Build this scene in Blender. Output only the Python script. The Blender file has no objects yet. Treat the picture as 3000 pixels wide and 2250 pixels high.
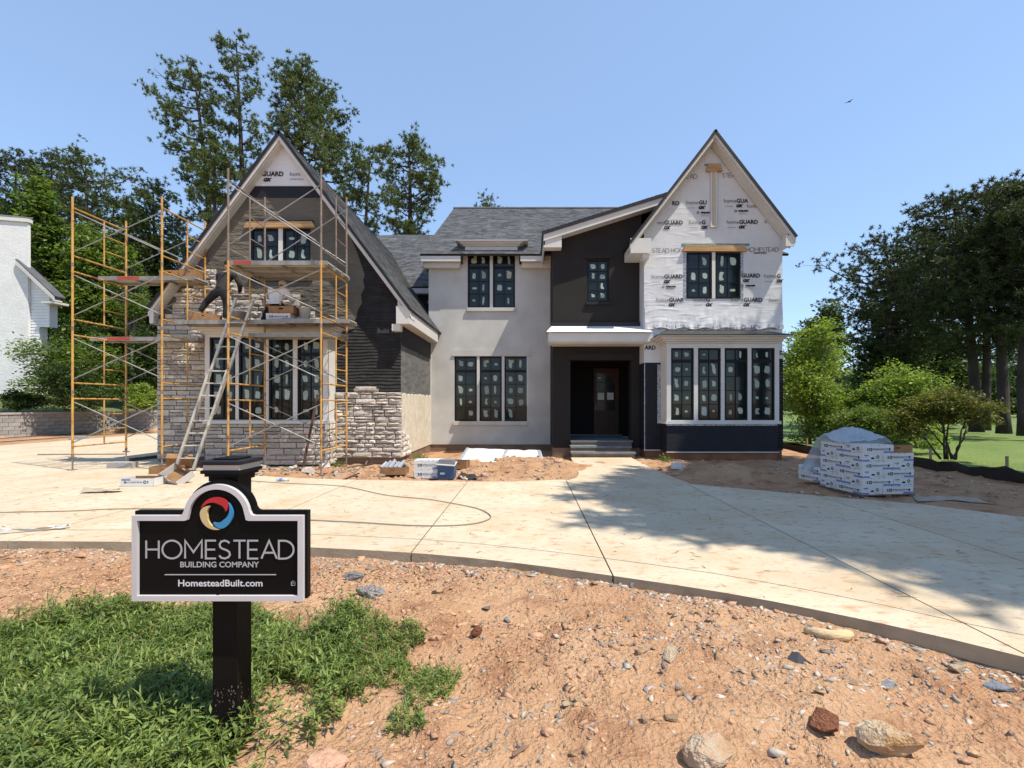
import bpy, bmesh, math, random
import numpy as np
from mathutils import Vector, Matrix, Euler
from mathutils.geometry import delaunay_2d_cdt
random.seed(7); RNG = np.random.default_rng(11)
SC = bpy.context.scene; COL = SC.collection
F, CX, CY, EYE = 1400.0, 1550.0, 1185.0, 1.57     # focal length in photo pixels, principal point, eye height

# ---------------------------------------------------------------- camera, sky, sun, exposure
cam = bpy.data.cameras.new('camera'); cam_o = bpy.data.objects.new('camera', cam); COL.objects.link(cam_o)
cam.sensor_fit = 'HORIZONTAL'; cam.sensor_width = 36.0; cam.lens = 36.0 * F / 3000.0
cam.shift_x = -(CX - 1500.0) / 3000.0; cam.shift_y = (CY - 1125.0) / 3000.0
cam.clip_start = 0.05; cam.clip_end = 3000
cam_o.location = (0, 0, EYE); cam_o.rotation_euler = (math.radians(90), 0, 0)
SC.camera = cam_o
SUN_DIR = Vector((2.9, -1.45, 6.0)).normalized()    # towards the sun
W = bpy.data.worlds.new('World'); SC.world = W; W.use_nodes = True
wn = W.node_tree.nodes; wl = W.node_tree.links
bg = wn['Background']; sky = wn.new('ShaderNodeTexSky'); sky.sky_type = 'NISHITA'; sky.sun_disc = False
sky.sun_elevation = math.asin(SUN_DIR.z); sky.sun_rotation = math.atan2(SUN_DIR.x, SUN_DIR.y)
sky.altitude = 900; sky.air_density = 1.0; sky.dust_density = 0.1; sky.ozone_density = 1.8
mixn = wn.new('ShaderNodeMix'); mixn.data_type = 'RGBA'; mixn.inputs[0].default_value = 0.5; mixn.inputs[7].default_value = (1.5, 2.2, 3.4, 1)
wl.new(sky.outputs[0], mixn.inputs[6]); wl.new(mixn.outputs[2], bg.inputs[0]); bg.inputs[1].default_value = 0.15
sl = bpy.data.lights.new('sun', 'SUN'); sl.energy = 3.6; sl.angle = math.radians(0.53); sl.color = (1.0, 0.925, 0.80)
so = bpy.data.objects.new('sun', sl); COL.objects.link(so); so.location = (30, -10, 60)
so.rotation_euler = SUN_DIR.to_track_quat('Z', 'Y').to_euler()
SC.view_settings.view_transform = 'Standard'; SC.view_settings.look = 'None'
SC.view_settings.gamma = 1.0; SC.view_settings.use_curve_mapping = False
SC.view_settings.exposure = 0.85
SC.cycles.max_bounces = 6; SC.cycles.transparent_max_bounces = 8
SC.cycles.use_adaptive_sampling = True
SC.cycles.use_denoising = True

# ---------------------------------------------------------------- helpers
def px(x, y, d):
    """the point at depth d that the photograph shows at pixel (x, y)"""
    return Vector(((x - CX) * d / F, d, EYE + (CY - y) * d / F))
def X(x, d): return (x - CX) * d / F
def Z(y, d): return EYE + (CY - y) * d / F
def onground(x, y, g=0.0):
    d = F * (EYE - g) / (y - CY); return Vector(((x - CX) * d / F, d, g))
def proj(p): return (CX + F * p[0] / p[1], CY - F * (p[2] - EYE) / p[1])
def tag(o, label=None, cat=None, group=None, kind=None):
    if label: o['label'] = label
    if cat: o['category'] = cat
    if group: o['group'] = group
    if kind: o['kind'] = kind
    return o
def link(name, mesh, parent=None):
    o = bpy.data.objects.new(name, mesh); COL.objects.link(o)
    if parent is not None: o.parent = parent
    return o
def empty(name, loc=(0, 0, 0), rz=0.0, parent=None):
    o = bpy.data.objects.new(name, None); COL.objects.link(o); o.location = loc; o.rotation_euler = (0, 0, rz)
    o.empty_display_size = 0.2
    if parent is not None: o.parent = parent
    return o
def copy_tree(o, parent=None):
    c = o.copy(); COL.objects.link(c)
    if parent is not None: c.parent = parent
    for ch in list(o.children): copy_tree(ch, c)
    return c
class MB:
    def __init__(s): s.v = []; s.f = []; s.m = []
    def add(s, vs, fs, mi=0):
        b = len(s.v); s.v.extend([tuple(p) for p in vs])
        for f in fs: s.f.append(tuple(i + b for i in f)); s.m.append(mi)
        return s
    def box(s, x0, x1, y0, y1, z0, z1, mi=0, M=None):
        vs = [Vector(p) for p in ((x0,y0,z0),(x1,y0,z0),(x1,y1,z0),(x0,y1,z0),(x0,y0,z1),(x1,y0,z1),(x1,y1,z1),(x0,y1,z1))]
        if M is not None: vs = [M @ p for p in vs]
        return s.add(vs, ((0,3,2,1),(4,5,6,7),(0,1,5,4),(1,2,6,5),(2,3,7,6),(3,0,4,7)), mi)
    def prism(s, poly, y0, y1, mi=0):
        """poly: list of (x, z), extruded from y0 (near) to y1 (far)"""
        n = len(poly); a = sum(poly[i][0]*poly[(i+1)%n][1]-poly[(i+1)%n][0]*poly[i][1] for i in range(n))
        if a < 0: poly = poly[::-1]
        vs = [(p[0], y0, p[1]) for p in poly] + [(p[0], y1, p[1]) for p in poly]
        fs = [tuple(range(n)), tuple(range(2*n-1, n-1, -1))] + [(i, i+n, (i+1)%n+n, (i+1)%n) for i in range(n)]
        return s.add(vs, fs, mi)
    def slab(s, poly, z0, z1, mi=0):
        """poly: list of (x, y), extruded from z0 to z1"""
        n = len(poly); a = sum(poly[i][0]*poly[(i+1)%n][1]-poly[(i+1)%n][0]*poly[i][1] for i in range(n))
        if a < 0: poly = poly[::-1]
        vs = [(p[0], p[1], z1) for p in poly] + [(p[0], p[1], z0) for p in poly]
        fs = [tuple(range(n)), tuple(range(2*n-1, n-1, -1))] + [(i, i+n, (i+1)%n+n, (i+1)%n) for i in range(n)]
        return s.add(vs, fs, mi)
    def tube(s, p0, p1, r0, r1=None, n=8, mi=0, caps=True):
        p0 = Vector(p0); p1 = Vector(p1); r1 = r0 if r1 is None else r1
        d = (p1 - p0).normalized(); a = d.orthogonal().normalized(); b = d.cross(a)
        vs = []
        for p, r in ((p0, r0), (p1, r1)):
            for i in range(n):
                t = 2*math.pi*i/n; vs.append(p + a*(r*math.cos(t)) + b*(r*math.sin(t)))
        fs = [(i, (i+1)%n, (i+1)%n+n, i+n) for i in range(n)]
        if caps: fs += [tuple(range(n-1, -1, -1)), tuple(range(n, 2*n))]
        return s.add(vs, fs, mi)
    def path(s, pts, rs, n=6, mi=0):
        pts = [Vector(p) for p in pts]
        if not hasattr(rs, '__len__'): rs = [rs]*len(pts)
        vs = []; fs = []; a = None
        for k, p in enumerate(pts):
            d = (pts[min(k+1, len(pts)-1)] - pts[max(k-1, 0)]).normalized()
            a = d.orthogonal().normalized() if a is None else (a - d*a.dot(d)).normalized()
            b = d.cross(a)
            for i in range(n):
                t = 2*math.pi*i/n; vs.append(p + a*(rs[k]*math.cos(t)) + b*(rs[k]*math.sin(t)))
        for k in range(len(pts)-1):
            for i in range(n): fs.append((k*n+i, k*n+(i+1)%n, (k+1)*n+(i+1)%n, (k+1)*n+i))
        fs += [tuple(range(n-1, -1, -1)), tuple(range((len(pts)-1)*n, len(pts)*n))]
        return s.add(vs, fs, mi)
    def lathe(s, c, prof, n=16, mi=0):
        vs = []; fs = []
        for r, z in prof:
            for i in range(n):
                t = 2*math.pi*i/n; vs.append((c[0]+r*math.cos(t), c[1]+r*math.sin(t), c[2]+z))
        for k in range(len(prof)-1):
            for i in range(n): fs.append((k*n+i, k*n+(i+1)%n, (k+1)*n+(i+1)%n, (k+1)*n+i))
        fs += [tuple(range(n-1, -1, -1)), tuple(range((len(prof)-1)*n, len(prof)*n))]
        return s.add(vs, fs, mi)
    def mesh(s, name, mats, smooth=False):
        me = bpy.data.meshes.new(name); me.from_pydata(s.v, [], s.f)
        for m in (mats if isinstance(mats, (list, tuple)) else [mats]): me.materials.append(m)
        if any(s.m): me.polygons.foreach_set('material_index', s.m)
        if smooth: me.polygons.foreach_set('use_smooth', [True]*len(s.f))
        me.update(); return me
    def build(s, name, mats, parent=None, smooth=False):
        return link(name, s.mesh(name, mats, smooth), parent)
def np_mesh(name, verts, faces, mat, smooth=False):
    """fast mesh from arrays; faces (n, 3) or (n, 4)"""
    me = bpy.data.meshes.new(name); verts = np.asarray(verts, np.float32); faces = np.asarray(faces, np.int32)
    k = faces.shape[1]; n = len(faces)
    me.vertices.add(len(verts)); me.vertices.foreach_set('co', verts.ravel())
    me.loops.add(n*k); me.loops.foreach_set('vertex_index', faces.ravel())
    me.polygons.add(n); me.polygons.foreach_set('loop_start', np.arange(0, n*k, k, dtype=np.int32))
    me.polygons.foreach_set('loop_total', np.full(n, k, np.int32))
    if smooth: me.polygons.foreach_set('use_smooth', np.ones(n, bool))
    me.materials.append(mat); me.update(calc_edges=True); return me
def poly_holes(outer, holes):
    """triangles of a polygon with holes, in 2-D"""
    pts = []; edges = []
    for loop in [outer] + holes:
        b = len(pts); pts += [Vector(p) for p in loop]; n = len(loop)
        edges += [(b+i, b+(i+1) % n) for i in range(n)]
    v, e, f, *_ = delaunay_2d_cdt(pts, edges, [], 0, 1e-5)
    def inside(p, poly):
        c = False; n = len(poly)
        for i in range(n):
            a = poly[i]; b = poly[(i+1) % n]
            if (a[1] > p[1]) != (b[1] > p[1]) and p[0] < (b[0]-a[0])*(p[1]-a[1])/(b[1]-a[1])+a[0]: c = not c
        return c
    out = []
    for t in f:
        c = sum((v[i] for i in t), Vector((0, 0)))/len(t)
        if inside(c, outer) and not any(inside(c, h) for h in holes): out.append(tuple(t))
    return v, out
def wall_face(mb, outer, holes, y, depth, mi=0):
    """front wall in the plane y with real openings and reveals `depth` deep"""
    v, t = poly_holes(outer, holes)
    fs = []
    for f in t:
        a, b, c = (v[f[0]], v[f[1]], v[f[2]])
        cr = (b[0]-a[0])*(c[1]-a[1])-(b[1]-a[1])*(c[0]-a[0])
        fs.append(f if cr > 0 else f[::-1])
    mb.add([(p[0], y, p[1]) for p in v], fs, mi)
    for h in holes:
        n = len(h)
        for i in range(n):
            a = h[i]; b = h[(i+1) % n]
            mb.add([(a[0], y, a[1]), (b[0], y, b[1]), (b[0], y+depth, b[1]), (a[0], y+depth, a[1])], [(0, 1, 2, 3)], mi)
def rect(x0, x1, z0, z1): return [(x0, z0), (x1, z0), (x1, z1), (x0, z1)]
def in_poly(xs, ys, poly):
    xs = np.asarray(xs); ys = np.asarray(ys); c = np.zeros(xs.shape, bool); n = len(poly)
    for i in range(n):
        (ax, ay), (bx, by) = poly[i], poly[(i+1) % n]
        if ay == by: continue
        k = ((ay > ys) != (by > ys)) & (xs < (bx-ax)*(ys-ay)/(by-ay)+ax)
        c ^= k
    return c
def vnoise(x, y, seed=0):
    """smooth value noise on arrays, 0..1"""
    x = np.asarray(x, float); y = np.asarray(y, float)
    xi = np.floor(x).astype(np.int64); yi = np.floor(y).astype(np.int64); fx = x-xi; fy = y-yi
    fx = fx*fx*(3-2*fx); fy = fy*fy*(3-2*fy)
    def h(a, b):
        n = (a*374761393 + b*668265263 + seed*1274126177) & 0xffffffff
        n = ((n ^ (n >> 13))*1274126177) & 0xffffffff
        return ((n ^ (n >> 16)) & 0xffff)/65535.0
    return (h(xi, yi)*(1-fx)+h(xi+1, yi)*fx)*(1-fy)+(h(xi, yi+1)*(1-fx)+h(xi+1, yi+1)*fx)*fy

# ---------------------------------------------------------------- materials
MATS = {}
def mat(name, col, rough=0.7, var=0.12, vscale=4.0, bump=0.0, bscale=40.0, metal=0.0, island=0.0, objrand=0.0,
        spec=0.4, col2=None, stretch=(1, 1, 1), bdist=0.02, detail=5.0, bstretch=None, hue=0.0):
    if name in MATS: return MATS[name]
    m = bpy.data.materials.new(name); m.use_nodes = True; nt = m.node_tree; N = nt.nodes; L = nt.links
    b = N['Principled BSDF']; b.inputs['Roughness'].default_value = rough; b.inputs['Metallic'].default_value = metal
    b.inputs['Specular IOR Level'].default_value = spec
    tc = N.new('ShaderNodeTexCoord'); mp = N.new('ShaderNodeMapping'); mp.inputs['Scale'].default_value = stretch
    L.new(tc.outputs['Object'], mp.inputs[0])
    no = N.new('ShaderNodeTexNoise'); no.inputs['Scale'].default_value = vscale; no.inputs['Detail'].default_value = detail
    L.new(mp.outputs[0], no.inputs['Vector'])
    mx = N.new('ShaderNodeMix'); mx.data_type = 'RGBA'
    lo = [c*(1-var) for c in col]; hi = [c*(1+var) for c in col]
    if col2: lo, hi = list(col), list(col2)
    mx.inputs[6].default_value = (*lo, 1); mx.inputs[7].default_value = (*hi, 1)
    cr = N.new('ShaderNodeMapRange'); cr.inputs[1].default_value = 0.3; cr.inputs[2].default_value = 0.7
    L.new(no.outputs[0], cr.inputs[0]); L.new(cr.outputs[0], mx.inputs[0])
    out = mx.outputs[2]
    for amt, src in ((island, 'i'), (objrand, 'o')):
        if amt:
            if src == 'i': r = N.new('ShaderNodeNewGeometry').outputs['Random Per Island']
            else: r = N.new('ShaderNodeObjectInfo').outputs['Random']
            mr = N.new('ShaderNodeMapRange'); mr.inputs[3].default_value = 1-amt; mr.inputs[4].default_value = 1+amt
            L.new(r, mr.inputs[0])
            hs = N.new('ShaderNodeHueSaturation'); L.new(out, hs.inputs['Color']); L.new(mr.outputs[0], hs.inputs['Value'])
            if hue:
                m2 = N.new('ShaderNodeMath'); m2.operation = 'MULTIPLY'; m2.inputs[1].default_value = 7.31; L.new(r, m2.inputs[0])
                m3 = N.new('ShaderNodeMath'); m3.operation = 'FRACT'; L.new(m2.outputs[0], m3.inputs[0])
                m4 = N.new('ShaderNodeMapRange'); m4.inputs[3].default_value = 0.5-hue; m4.inputs[4].default_value = 0.5+hue
                L.new(m3.outputs[0], m4.inputs[0]); L.new(m4.outputs[0], hs.inputs['Hue'])
            out = hs.outputs[0]
    L.new(out, b.inputs['Base Color'])
    if bump:
        bn = N.new('ShaderNodeTexNoise'); bn.inputs['Scale'].default_value = bscale; bn.inputs['Detail'].default_value = 6
        mp2 = mp
        if bstretch:
            mp2 = N.new('ShaderNodeMapping'); mp2.inputs['Scale'].default_value = bstretch; L.new(tc.outputs['Object'], mp2.inputs[0])
        L.new(mp2.outputs[0], bn.inputs['Vector'])
        bp = N.new('ShaderNodeBump'); bp.inputs['Strength'].default_value = bump; bp.inputs['Distance'].default_value = bdist
        L.new(bn.outputs[0], bp.inputs['Height']); L.new(bp.outputs[0], b.inputs['Normal'])
    MATS[name] = m; return m
def nodes_of(m): return m.node_tree.nodes, m.node_tree.links, m.node_tree.nodes['Principled BSDF']
def leafmat(name, col, col2, trans=0.35, isl=0.35, rough=0.5, vscale=0.6, hue=0.02):
    m = mat(name, col, rough=rough, col2=col2, vscale=vscale, island=isl, hue=hue, spec=0.3)
    N, L, b = nodes_of(m)
    t = N.new('ShaderNodeBsdfTranslucent'); ms = N.new('ShaderNodeMixShader'); ms.inputs[0].default_value = trans
    src = b.inputs['Base Color'].links[0].from_socket
    g = N.new('ShaderNodeMix'); g.data_type = 'RGBA'; g.blend_type = 'MULTIPLY'; g.inputs[0].default_value = 1.0
    g.inputs[7].default_value = (1.5, 1.6, 0.6, 1); L.new(src, g.inputs[6]); L.new(g.outputs[2], t.inputs[0])
    o = N['Material Output']; L.new(b.outputs[0], ms.inputs[1]); L.new(t.outputs[0], ms.inputs[2]); L.new(ms.outputs[0], o.inputs[0])
    return m
def ridges(m, strength, dist, scale, stretch=(0.35, 0.35, 1.0), distortion=6.0, dscale=1.2, extra=None):
    """horizontal wavy ridges (trowelled scratch coat, wrinkled paper) as fine relief"""
    N, L, b = nodes_of(m)
    tc = N.new('ShaderNodeTexCoord'); mp = N.new('ShaderNodeMapping'); mp.inputs['Scale'].default_value = stretch
    L.new(tc.outputs['Object'], mp.inputs[0])
    w = N.new('ShaderNodeTexWave'); w.wave_type = 'BANDS'; w.bands_direction = 'Z'; w.inputs['Scale'].default_value = scale
    w.inputs['Distortion'].default_value = distortion; w.inputs['Detail'].default_value = 4; w.inputs['Detail Scale'].default_value = dscale
    L.new(mp.outputs[0], w.inputs['Vector'])
    n = N.new('ShaderNodeTexNoise'); n.inputs['Scale'].default_value = 30; n.inputs['Detail'].default_value = 6
    L.new(tc.outputs['Object'], n.inputs['Vector'])
    a = N.new('ShaderNodeMath'); a.operation = 'MULTIPLY_ADD'; a.inputs[1].default_value = 0.5
    L.new(n.outputs[0], a.inputs[0]); L.new(w.outputs[0], a.inputs[2])
    bp = N.new('ShaderNodeBump'); bp.inputs['Strength'].default_value = strength; bp.inputs['Distance'].default_value = dist
    L.new(a.outputs[0], bp.inputs['Height']); L.new(bp.outputs[0], b.inputs['Normal'])
    return m
M_white = mat('white_trim_paint', (0.60, 0.58, 0.54), 0.55, 0.05, 2.0, bump=0.08, bscale=25)
M_stucco = mat('pale_grey_stucco', (0.51, 0.50, 0.465), 0.9, 0.13, 1.3, bump=0.35, bscale=55, bdist=0.012)
M_brown = mat('dark_brown_stucco', (0.017, 0.0138, 0.0125), 0.85, 0.14, 1.5, bump=0.3, bscale=60, bdist=0.01)
M_scratch = mat('scratch_coat', (0.125, 0.110, 0.088), 0.95, 0.18, 1.2, bump=1.0, bscale=3.8, bdist=0.11, bstretch=(0.75, 1, 2.6))
M_felt = ridges(mat('black_felt_paper', (0.029, 0.029, 0.031), 0.7, 0.3, 3.0, spec=0.25), 1.0, 0.055, 3.6, (0.25, 0.25, 1.0), 5.0, 1.4)
M_felt2 = mat('dark_blue_felt_paper', (0.0075, 0.0085, 0.014), 0.7, 0.25, 4.0, bump=0.5, bscale=14, bdist=0.02, bstretch=(0.4, 0.4, 1.5))
M_lath = mat('grey_mesh_lath', (0.13, 0.13, 0.125), 0.8, 0.35, 9.0, bump=0.6, bscale=70, stretch=(1, 0.3, 1.2))
M_cream = mat('cream_scratch_coat', (0.60, 0.54, 0.43), 0.95, 0.13, 5.0, bump=0.7, bscale=18, bdist=0.02, bstretch=(1, 1, 0.6))
M_found = mat('parged_foundation', (0.20, 0.13, 0.085), 0.9, 0.25, 2.5, bump=0.4, bscale=20)
M_black = mat('black_window_frame', (0.007, 0.007, 0.008), 0.5, 0.1, 3.0, spec=0.2)
M_roofedge = mat('black_drip_edge', (0.010, 0.010, 0.012), 0.5, 0.2, 3.0)
M_shingle = mat('grey_asphalt_shingles', (0.118, 0.121, 0.127), 0.95, 0.18, 1.3, bump=0.5, bscale=130, island=0.38, bdist=0.006)
M_shbase = mat('roof_deck_grey', (0.085, 0.088, 0.095), 0.95, 0.2, 2.0)
M_wood = mat('raw_lumber', (0.46, 0.27, 0.12), 0.75, 0.3, 3.0, bump=0.3, bscale=30, stretch=(0.5, 3, 9))
M_stone = mat('pale_cut_stone', (0.58, 0.515, 0.44), 0.95, 0.22, 9.0, bump=0.9, bscale=14, objrand=0.20, bdist=0.035, hue=0.008)
M_stone_s = mat('pale_cut_stone_small', (0.58, 0.515, 0.44), 0.95, 0.22, 9.0, bump=0.9, bscale=14, island=0.20, bdist=0.035, hue=0.008)
M_mortar = mat('dark_mortar_joint', (0.05, 0.043, 0.037), 0.95, 0.2, 6.0, bump=0.3)
M_blue_stone = mat('bluestone_tread', (0.165, 0.175, 0.18), 0.7, 0.2, 5.0, bump=0.3, bscale=30)
M_ink = mat('black_ink', (0.012, 0.012, 0.014), 0.6, 0.2, 6.0)
M_greyink = mat('grey_ink', (0.075, 0.075, 0.08), 0.6, 0.2, 6.0)
M_patch = mat('peeling_protective_film', (0.33, 0.385, 0.33), 0.6, 0.3, 9.0, bump=0.2, bscale=30, objrand=.22)
M_sticker = mat('yellow_sticker', (0.45, 0.38, 0.12), 0.5, 0.1)
M_foil = mat('silver_flashing_tape', (0.35, 0.36, 0.38), 0.35, 0.5, 14.0, metal=0.5, bump=0.4)
M_green_tape = mat('green_flashing_tape', (0.12, 0.26, 0.24), 0.6, 0.25, 9.0, bump=0.3)
# glass
M_glass = mat('window_glass', (0.009, 0.015, 0.015), 0.06, 0.25, 2.5, spec=0.36)
# house wrap: crinkled white sheet
M_wrap = mat('white_house_wrap', (0.60, 0.60, 0.605), 0.45, 0.07, 1.0, spec=0.45)
def _wrap():
    N, L, b = nodes_of(M_wrap)
    tc = N.new('ShaderNodeTexCoord')
    prev = None
    for st, sc, amt in (((1, 1, 0.45), 2.2, 1.0), ((0.35, 1, 1.6), 4.0, 0.8), ((1.2, 1, 1), 14.0, 0.12)):
        mp = N.new('ShaderNodeMapping'); mp.inputs['Scale'].default_value = st; mp.inputs['Rotation'].default_value = (0, 0.5*sc, 0)
        L.new(tc.outputs['Object'], mp.inputs[0])
        n = N.new('ShaderNodeTexNoise'); n.noise_type = 'RIDGED_MULTIFRACTAL'; n.inputs['Scale'].default_value = sc; n.inputs['Detail'].default_value = 3
        n.inputs['Distortion'].default_value = 0.6
        L.new(mp.outputs[0], n.inputs['Vector'])
        a = N.new('ShaderNodeMath'); a.operation = 'MULTIPLY_ADD'; a.inputs[1].default_value = amt; a.inputs[2].default_value = 0
        L.new(n.outputs[0], a.inputs[0])
        if prev: L.new(prev.outputs[0], a.inputs[2])
        prev = a
    bp = N.new('ShaderNodeBump'); bp.inputs['Strength'].default_value = 0.6; bp.inputs['Distance'].default_value = 0.04
    L.new(prev.outputs[0], bp.inputs['Height']); L.new(bp.outputs[0], b.inputs['Normal'])
_wrap()
# ================================================================= ground
def sstep(a, b, x): t = np.clip((np.asarray(x, float)-a)/(b-a), 0, 1); return t*t*(3-2*t)
NEAR = [(-60, 5.62), (-12, 5.62), (-6.1, 5.50), (-4.2, 5.44), (-2.46, 5.26), (-0.8, 4.95), (0.79, 4.37), (2.03, 3.76), (3.08, 2.97), (3.9, 2.05), (4.6, 0.8), (5.0, -0.6), (5.2, -4)]
_nx = np.array([p[0] for p in NEAR]); _ny = np.array([p[1] for p in NEAR])
def smooth_interp(xq, xs, ys):
    # cosine-free Catmull-Rom through the control points
    xq = np.asarray(xq, float); i = np.clip(np.searchsorted(xs, xq)-1, 0, len(xs)-2)
    h = xs[i+1]-xs[i]; t = np.clip((xq-xs[i])/h, 0, 1)
    m = np.gradient(ys, xs); 
    return (2*t**3-3*t**2+1)*ys[i]+(t**3-2*t**2+t)*h*m[i]+(-2*t**3+3*t**2)*ys[i+1]+(t**3-t**2)*h*m[i+1]
def y_near(x): return smooth_interp(x, _nx, _ny)
FAR = [(-10.6, 13.6), (-9.4, 12.8), (-8.4, 12.0), (-7.2, 11.2), (-5.9, 10.5), (-4.9, 10.2), (-3.95, 10.0), (-2.46, 9.86), (-1.39, 9.73), (-0.35, 9.73), (0.71, 9.99), (1.0, 9.9), (3.09, 9.5), (4.58, 8.49), (6.2, 7.5), (7.2, 6.3), (8.3, 4.4), (9.4, 2.0), (9.9, -2), (10, -4)]
_fx = np.array([p[0] for p in FAR]); _fy = np.array([p[1] for p in FAR])
def y_far(x): return np.interp(x, _fx, _fy)
def terrain(x, y):
    x = np.asarray(x, float); y = np.asarray(y, float)
    h = np.full(np.broadcast(x, y).shape, -0.085)
    # dirt in front of the drive: trampled, rising a little to the right foreground
    front = sstep(0.3, -0.25, y-np.where(x < 5.2, y_near(np.clip(x, -59, 5.19)), -4))
    lump = (vnoise(x*1.3, y*1.3, 1)-.5)*0.085+(vnoise(x*4, y*4, 2)-.5)*0.045+(vnoise(x*13, y*13, 3)-.5)*0.026+np.maximum(0, vnoise(x*23, y*23, 6)-.5)*0.075*vnoise(x*1.9, y*1.9, 9)+(vnoise(x*34, y*34, 7)-.5)*0.009
    h = h+front*(lump-0.012)
    # churned dirt between the drive and the house, and right of it
    back = sstep(8.5, 10.5, y)*sstep(-8.5, -6.5, x)*sstep(24, 16, y)
    right = sstep(2.8, 4.0, x)*sstep(4, 6.5, y)*sstep(26, 18, y)
    m = np.maximum(back, right)
    h = h+m*((vnoise(x*0.9, y*0.9, 4)-.45)*0.13+(vnoise(x*2.6, y*2.6, 5)-.5)*0.09+(vnoise(x*8, y*8, 8)-.5)*0.05)
    for cx, cy, rx, ry, a in ((-0.4, 13.2, 2.6, 0.9, 0.13), (0.55, 11.7, 0.9, 0.8, 0.10), (-5.4, 11.3, 1.6, 0.8, 0.10), (4.6, 11.0, 1.0, 0.8, 0.22), (4.2, 12.6, 1.5, 0.9, 0.08), (-3.2, 11.8, 1.2, 0.8, 0.06), (7.6, 9.0, 1.6, 1.0, 0.08)):
        h = h+a*np.exp(-((x-cx)/rx)**2-((y-cy)/ry)**2)
    # keep below the slab: the drive and the walk cover this
    # left: raised yard behind the retaining wall
    xw = np.interp(y, [-50, 8, 23.9, 31, 50, 200], [-33, -30.5, -26.4, -23.9, -19, -10])
    h = h+1.12*sstep(0.15, 0.45, xw-x)+sstep(1.5, 10, xw-x)*1.25
    h = h+sstep(36, 60, y)*sstep(-3, -14, x)*1.2
    h = h-0.25*sstep(10.6, 14, x)*sstep(60, 30, y)
    return h
def _lines(segs):
    out = []
    for a, b, s in segs: out += list(np.arange(a, b-1e-6, s))
    return np.array(out+[segs[-1][1]])
M_dirt = mat('red_clay_dirt', (0.400, 0.215, 0.113), 0.95, col2=(0.495, 0.315, 0.185), vscale=0.9, bump=1.0, bscale=30, bdist=0.05, detail=8, spec=0.15)
def _dirt():
    N, L, b = nodes_of(M_dirt)
    src = b.inputs['Base Color'].links[0].from_socket
    tc = N.new('ShaderNodeTexCoord')
    # darker damp red patches
    n = N.new('ShaderNodeTexNoise'); n.inputs['Scale'].default_value = 2.3; n.inputs['Detail'].default_value = 7; n.inputs['Roughness'].default_value = 0.65
    L.new(tc.outputs['Object'], n.inputs['Vector'])
    r = N.new('ShaderNodeValToRGB'); r.color_ramp.elements[0].position = 0.50; r.color_ramp.elements[1].position = 0.68
    L.new(n.outputs[0], r.inputs[0])
    mx = N.new('ShaderNodeMix'); mx.data_type = 'RGBA'; mx.inputs[7].default_value = (0.22, 0.088, 0.045, 1)
    f = N.new('ShaderNodeMath'); f.operation = 'MULTIPLY'; f.inputs[1].default_value = 0.75; L.new(r.outputs[0], f.inputs[0])
    L.new(f.outputs[0], mx.inputs[0]); L.new(src, mx.inputs[6])
    # pale dust speckle
    n2 = N.new('ShaderNodeTexNoise'); n2.inputs['Scale'].default_value = 60; n2.inputs['Detail'].default_value = 3
    L.new(tc.outputs['Object'], n2.inputs['Vector'])
    r2 = N.new('ShaderNodeValToRGB'); r2.color_ramp.elements[0].position = 0.55; r2.color_ramp.elements[1].position = 0.72
    L.new(n2.outputs[0], r2.inputs[0])
    m2 = N.new('ShaderNodeMix'); m2.data_type = 'RGBA'; m2.inputs[7].default_value = (0.60, 0.44, 0.30, 1)
    f2 = N.new('ShaderNodeMath'); f2.operation = 'MULTIPLY'; f2.inputs[1].default_value = 0.5; L.new(r2.outputs[0], f2.inputs[0])
    L.new(f2.outputs[0], m2.inputs[0]); L.new(mx.outputs[2], m2.inputs[6])
    # drying cracks, present in patches
    v = N.new('ShaderNodeTexVoronoi'); v.feature = 'DISTANCE_TO_EDGE'; v.inputs['Scale'].default_value = 13
    wn_ = N.new('ShaderNodeTexNoise'); wn_.inputs['Scale'].default_value = 7; wn_.inputs['Detail'].default_value = 3
    L.new(tc.outputs['Object'], wn_.inputs['Vector'])
    ad = N.new('ShaderNodeMix'); ad.data_type = 'RGBA'; ad.blend_type = 'ADD'; ad.inputs[0].default_value = 0.12
    L.new(tc.outputs['Object'], ad.inputs[6]); L.new(wn_.outputs[1], ad.inputs[7]); L.new(ad.outputs[2], v.inputs['Vector'])
    mr = N.new('ShaderNodeMapRange'); mr.inputs[1].default_value = 0.0; mr.inputs[2].default_value = 0.045; mr.clamp = True
    L.new(v.outputs['Distance'], mr.inputs[0])
    pn = N.new('ShaderNodeTexNoise'); pn.inputs['Scale'].default_value = 1.1; L.new(tc.outputs['Object'], pn.inputs['Vector'])
    pr = N.new('ShaderNodeMapRange'); pr.inputs[1].default_value = 0.50; pr.inputs[2].default_value = 0.64; L.new(pn.outputs[0], pr.inputs[0])
    inv = N.new('ShaderNodeMath'); inv.operation = 'SUBTRACT'; inv.inputs[0].default_value = 1; L.new(mr.outputs[0], inv.inputs[1])
    cm = N.new('ShaderNodeMath'); cm.operation = 'MULTIPLY'; L.new(inv.outputs[0], cm.inputs[0]); L.new(pr.outputs[0], cm.inputs[1])
    m3 = N.new('ShaderNodeMix'); m3.data_type = 'RGBA'; m3.inputs[7].default_value = (0.20, 0.095, 0.05, 1)
    f3 = N.new('ShaderNodeMath'); f3.operation = 'MULTIPLY'; f3.inputs[1].default_value = 0.25; L.new(cm.outputs[0], f3.inputs[0])
    L.new(f3.outputs[0], m3.inputs[0]); L.new(m2.outputs[2], m3.inputs[6]); L.new(m3.outputs[2], b.inputs['Base Color'])
    bp0 = b.inputs['Normal'].links[0].from_node
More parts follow.
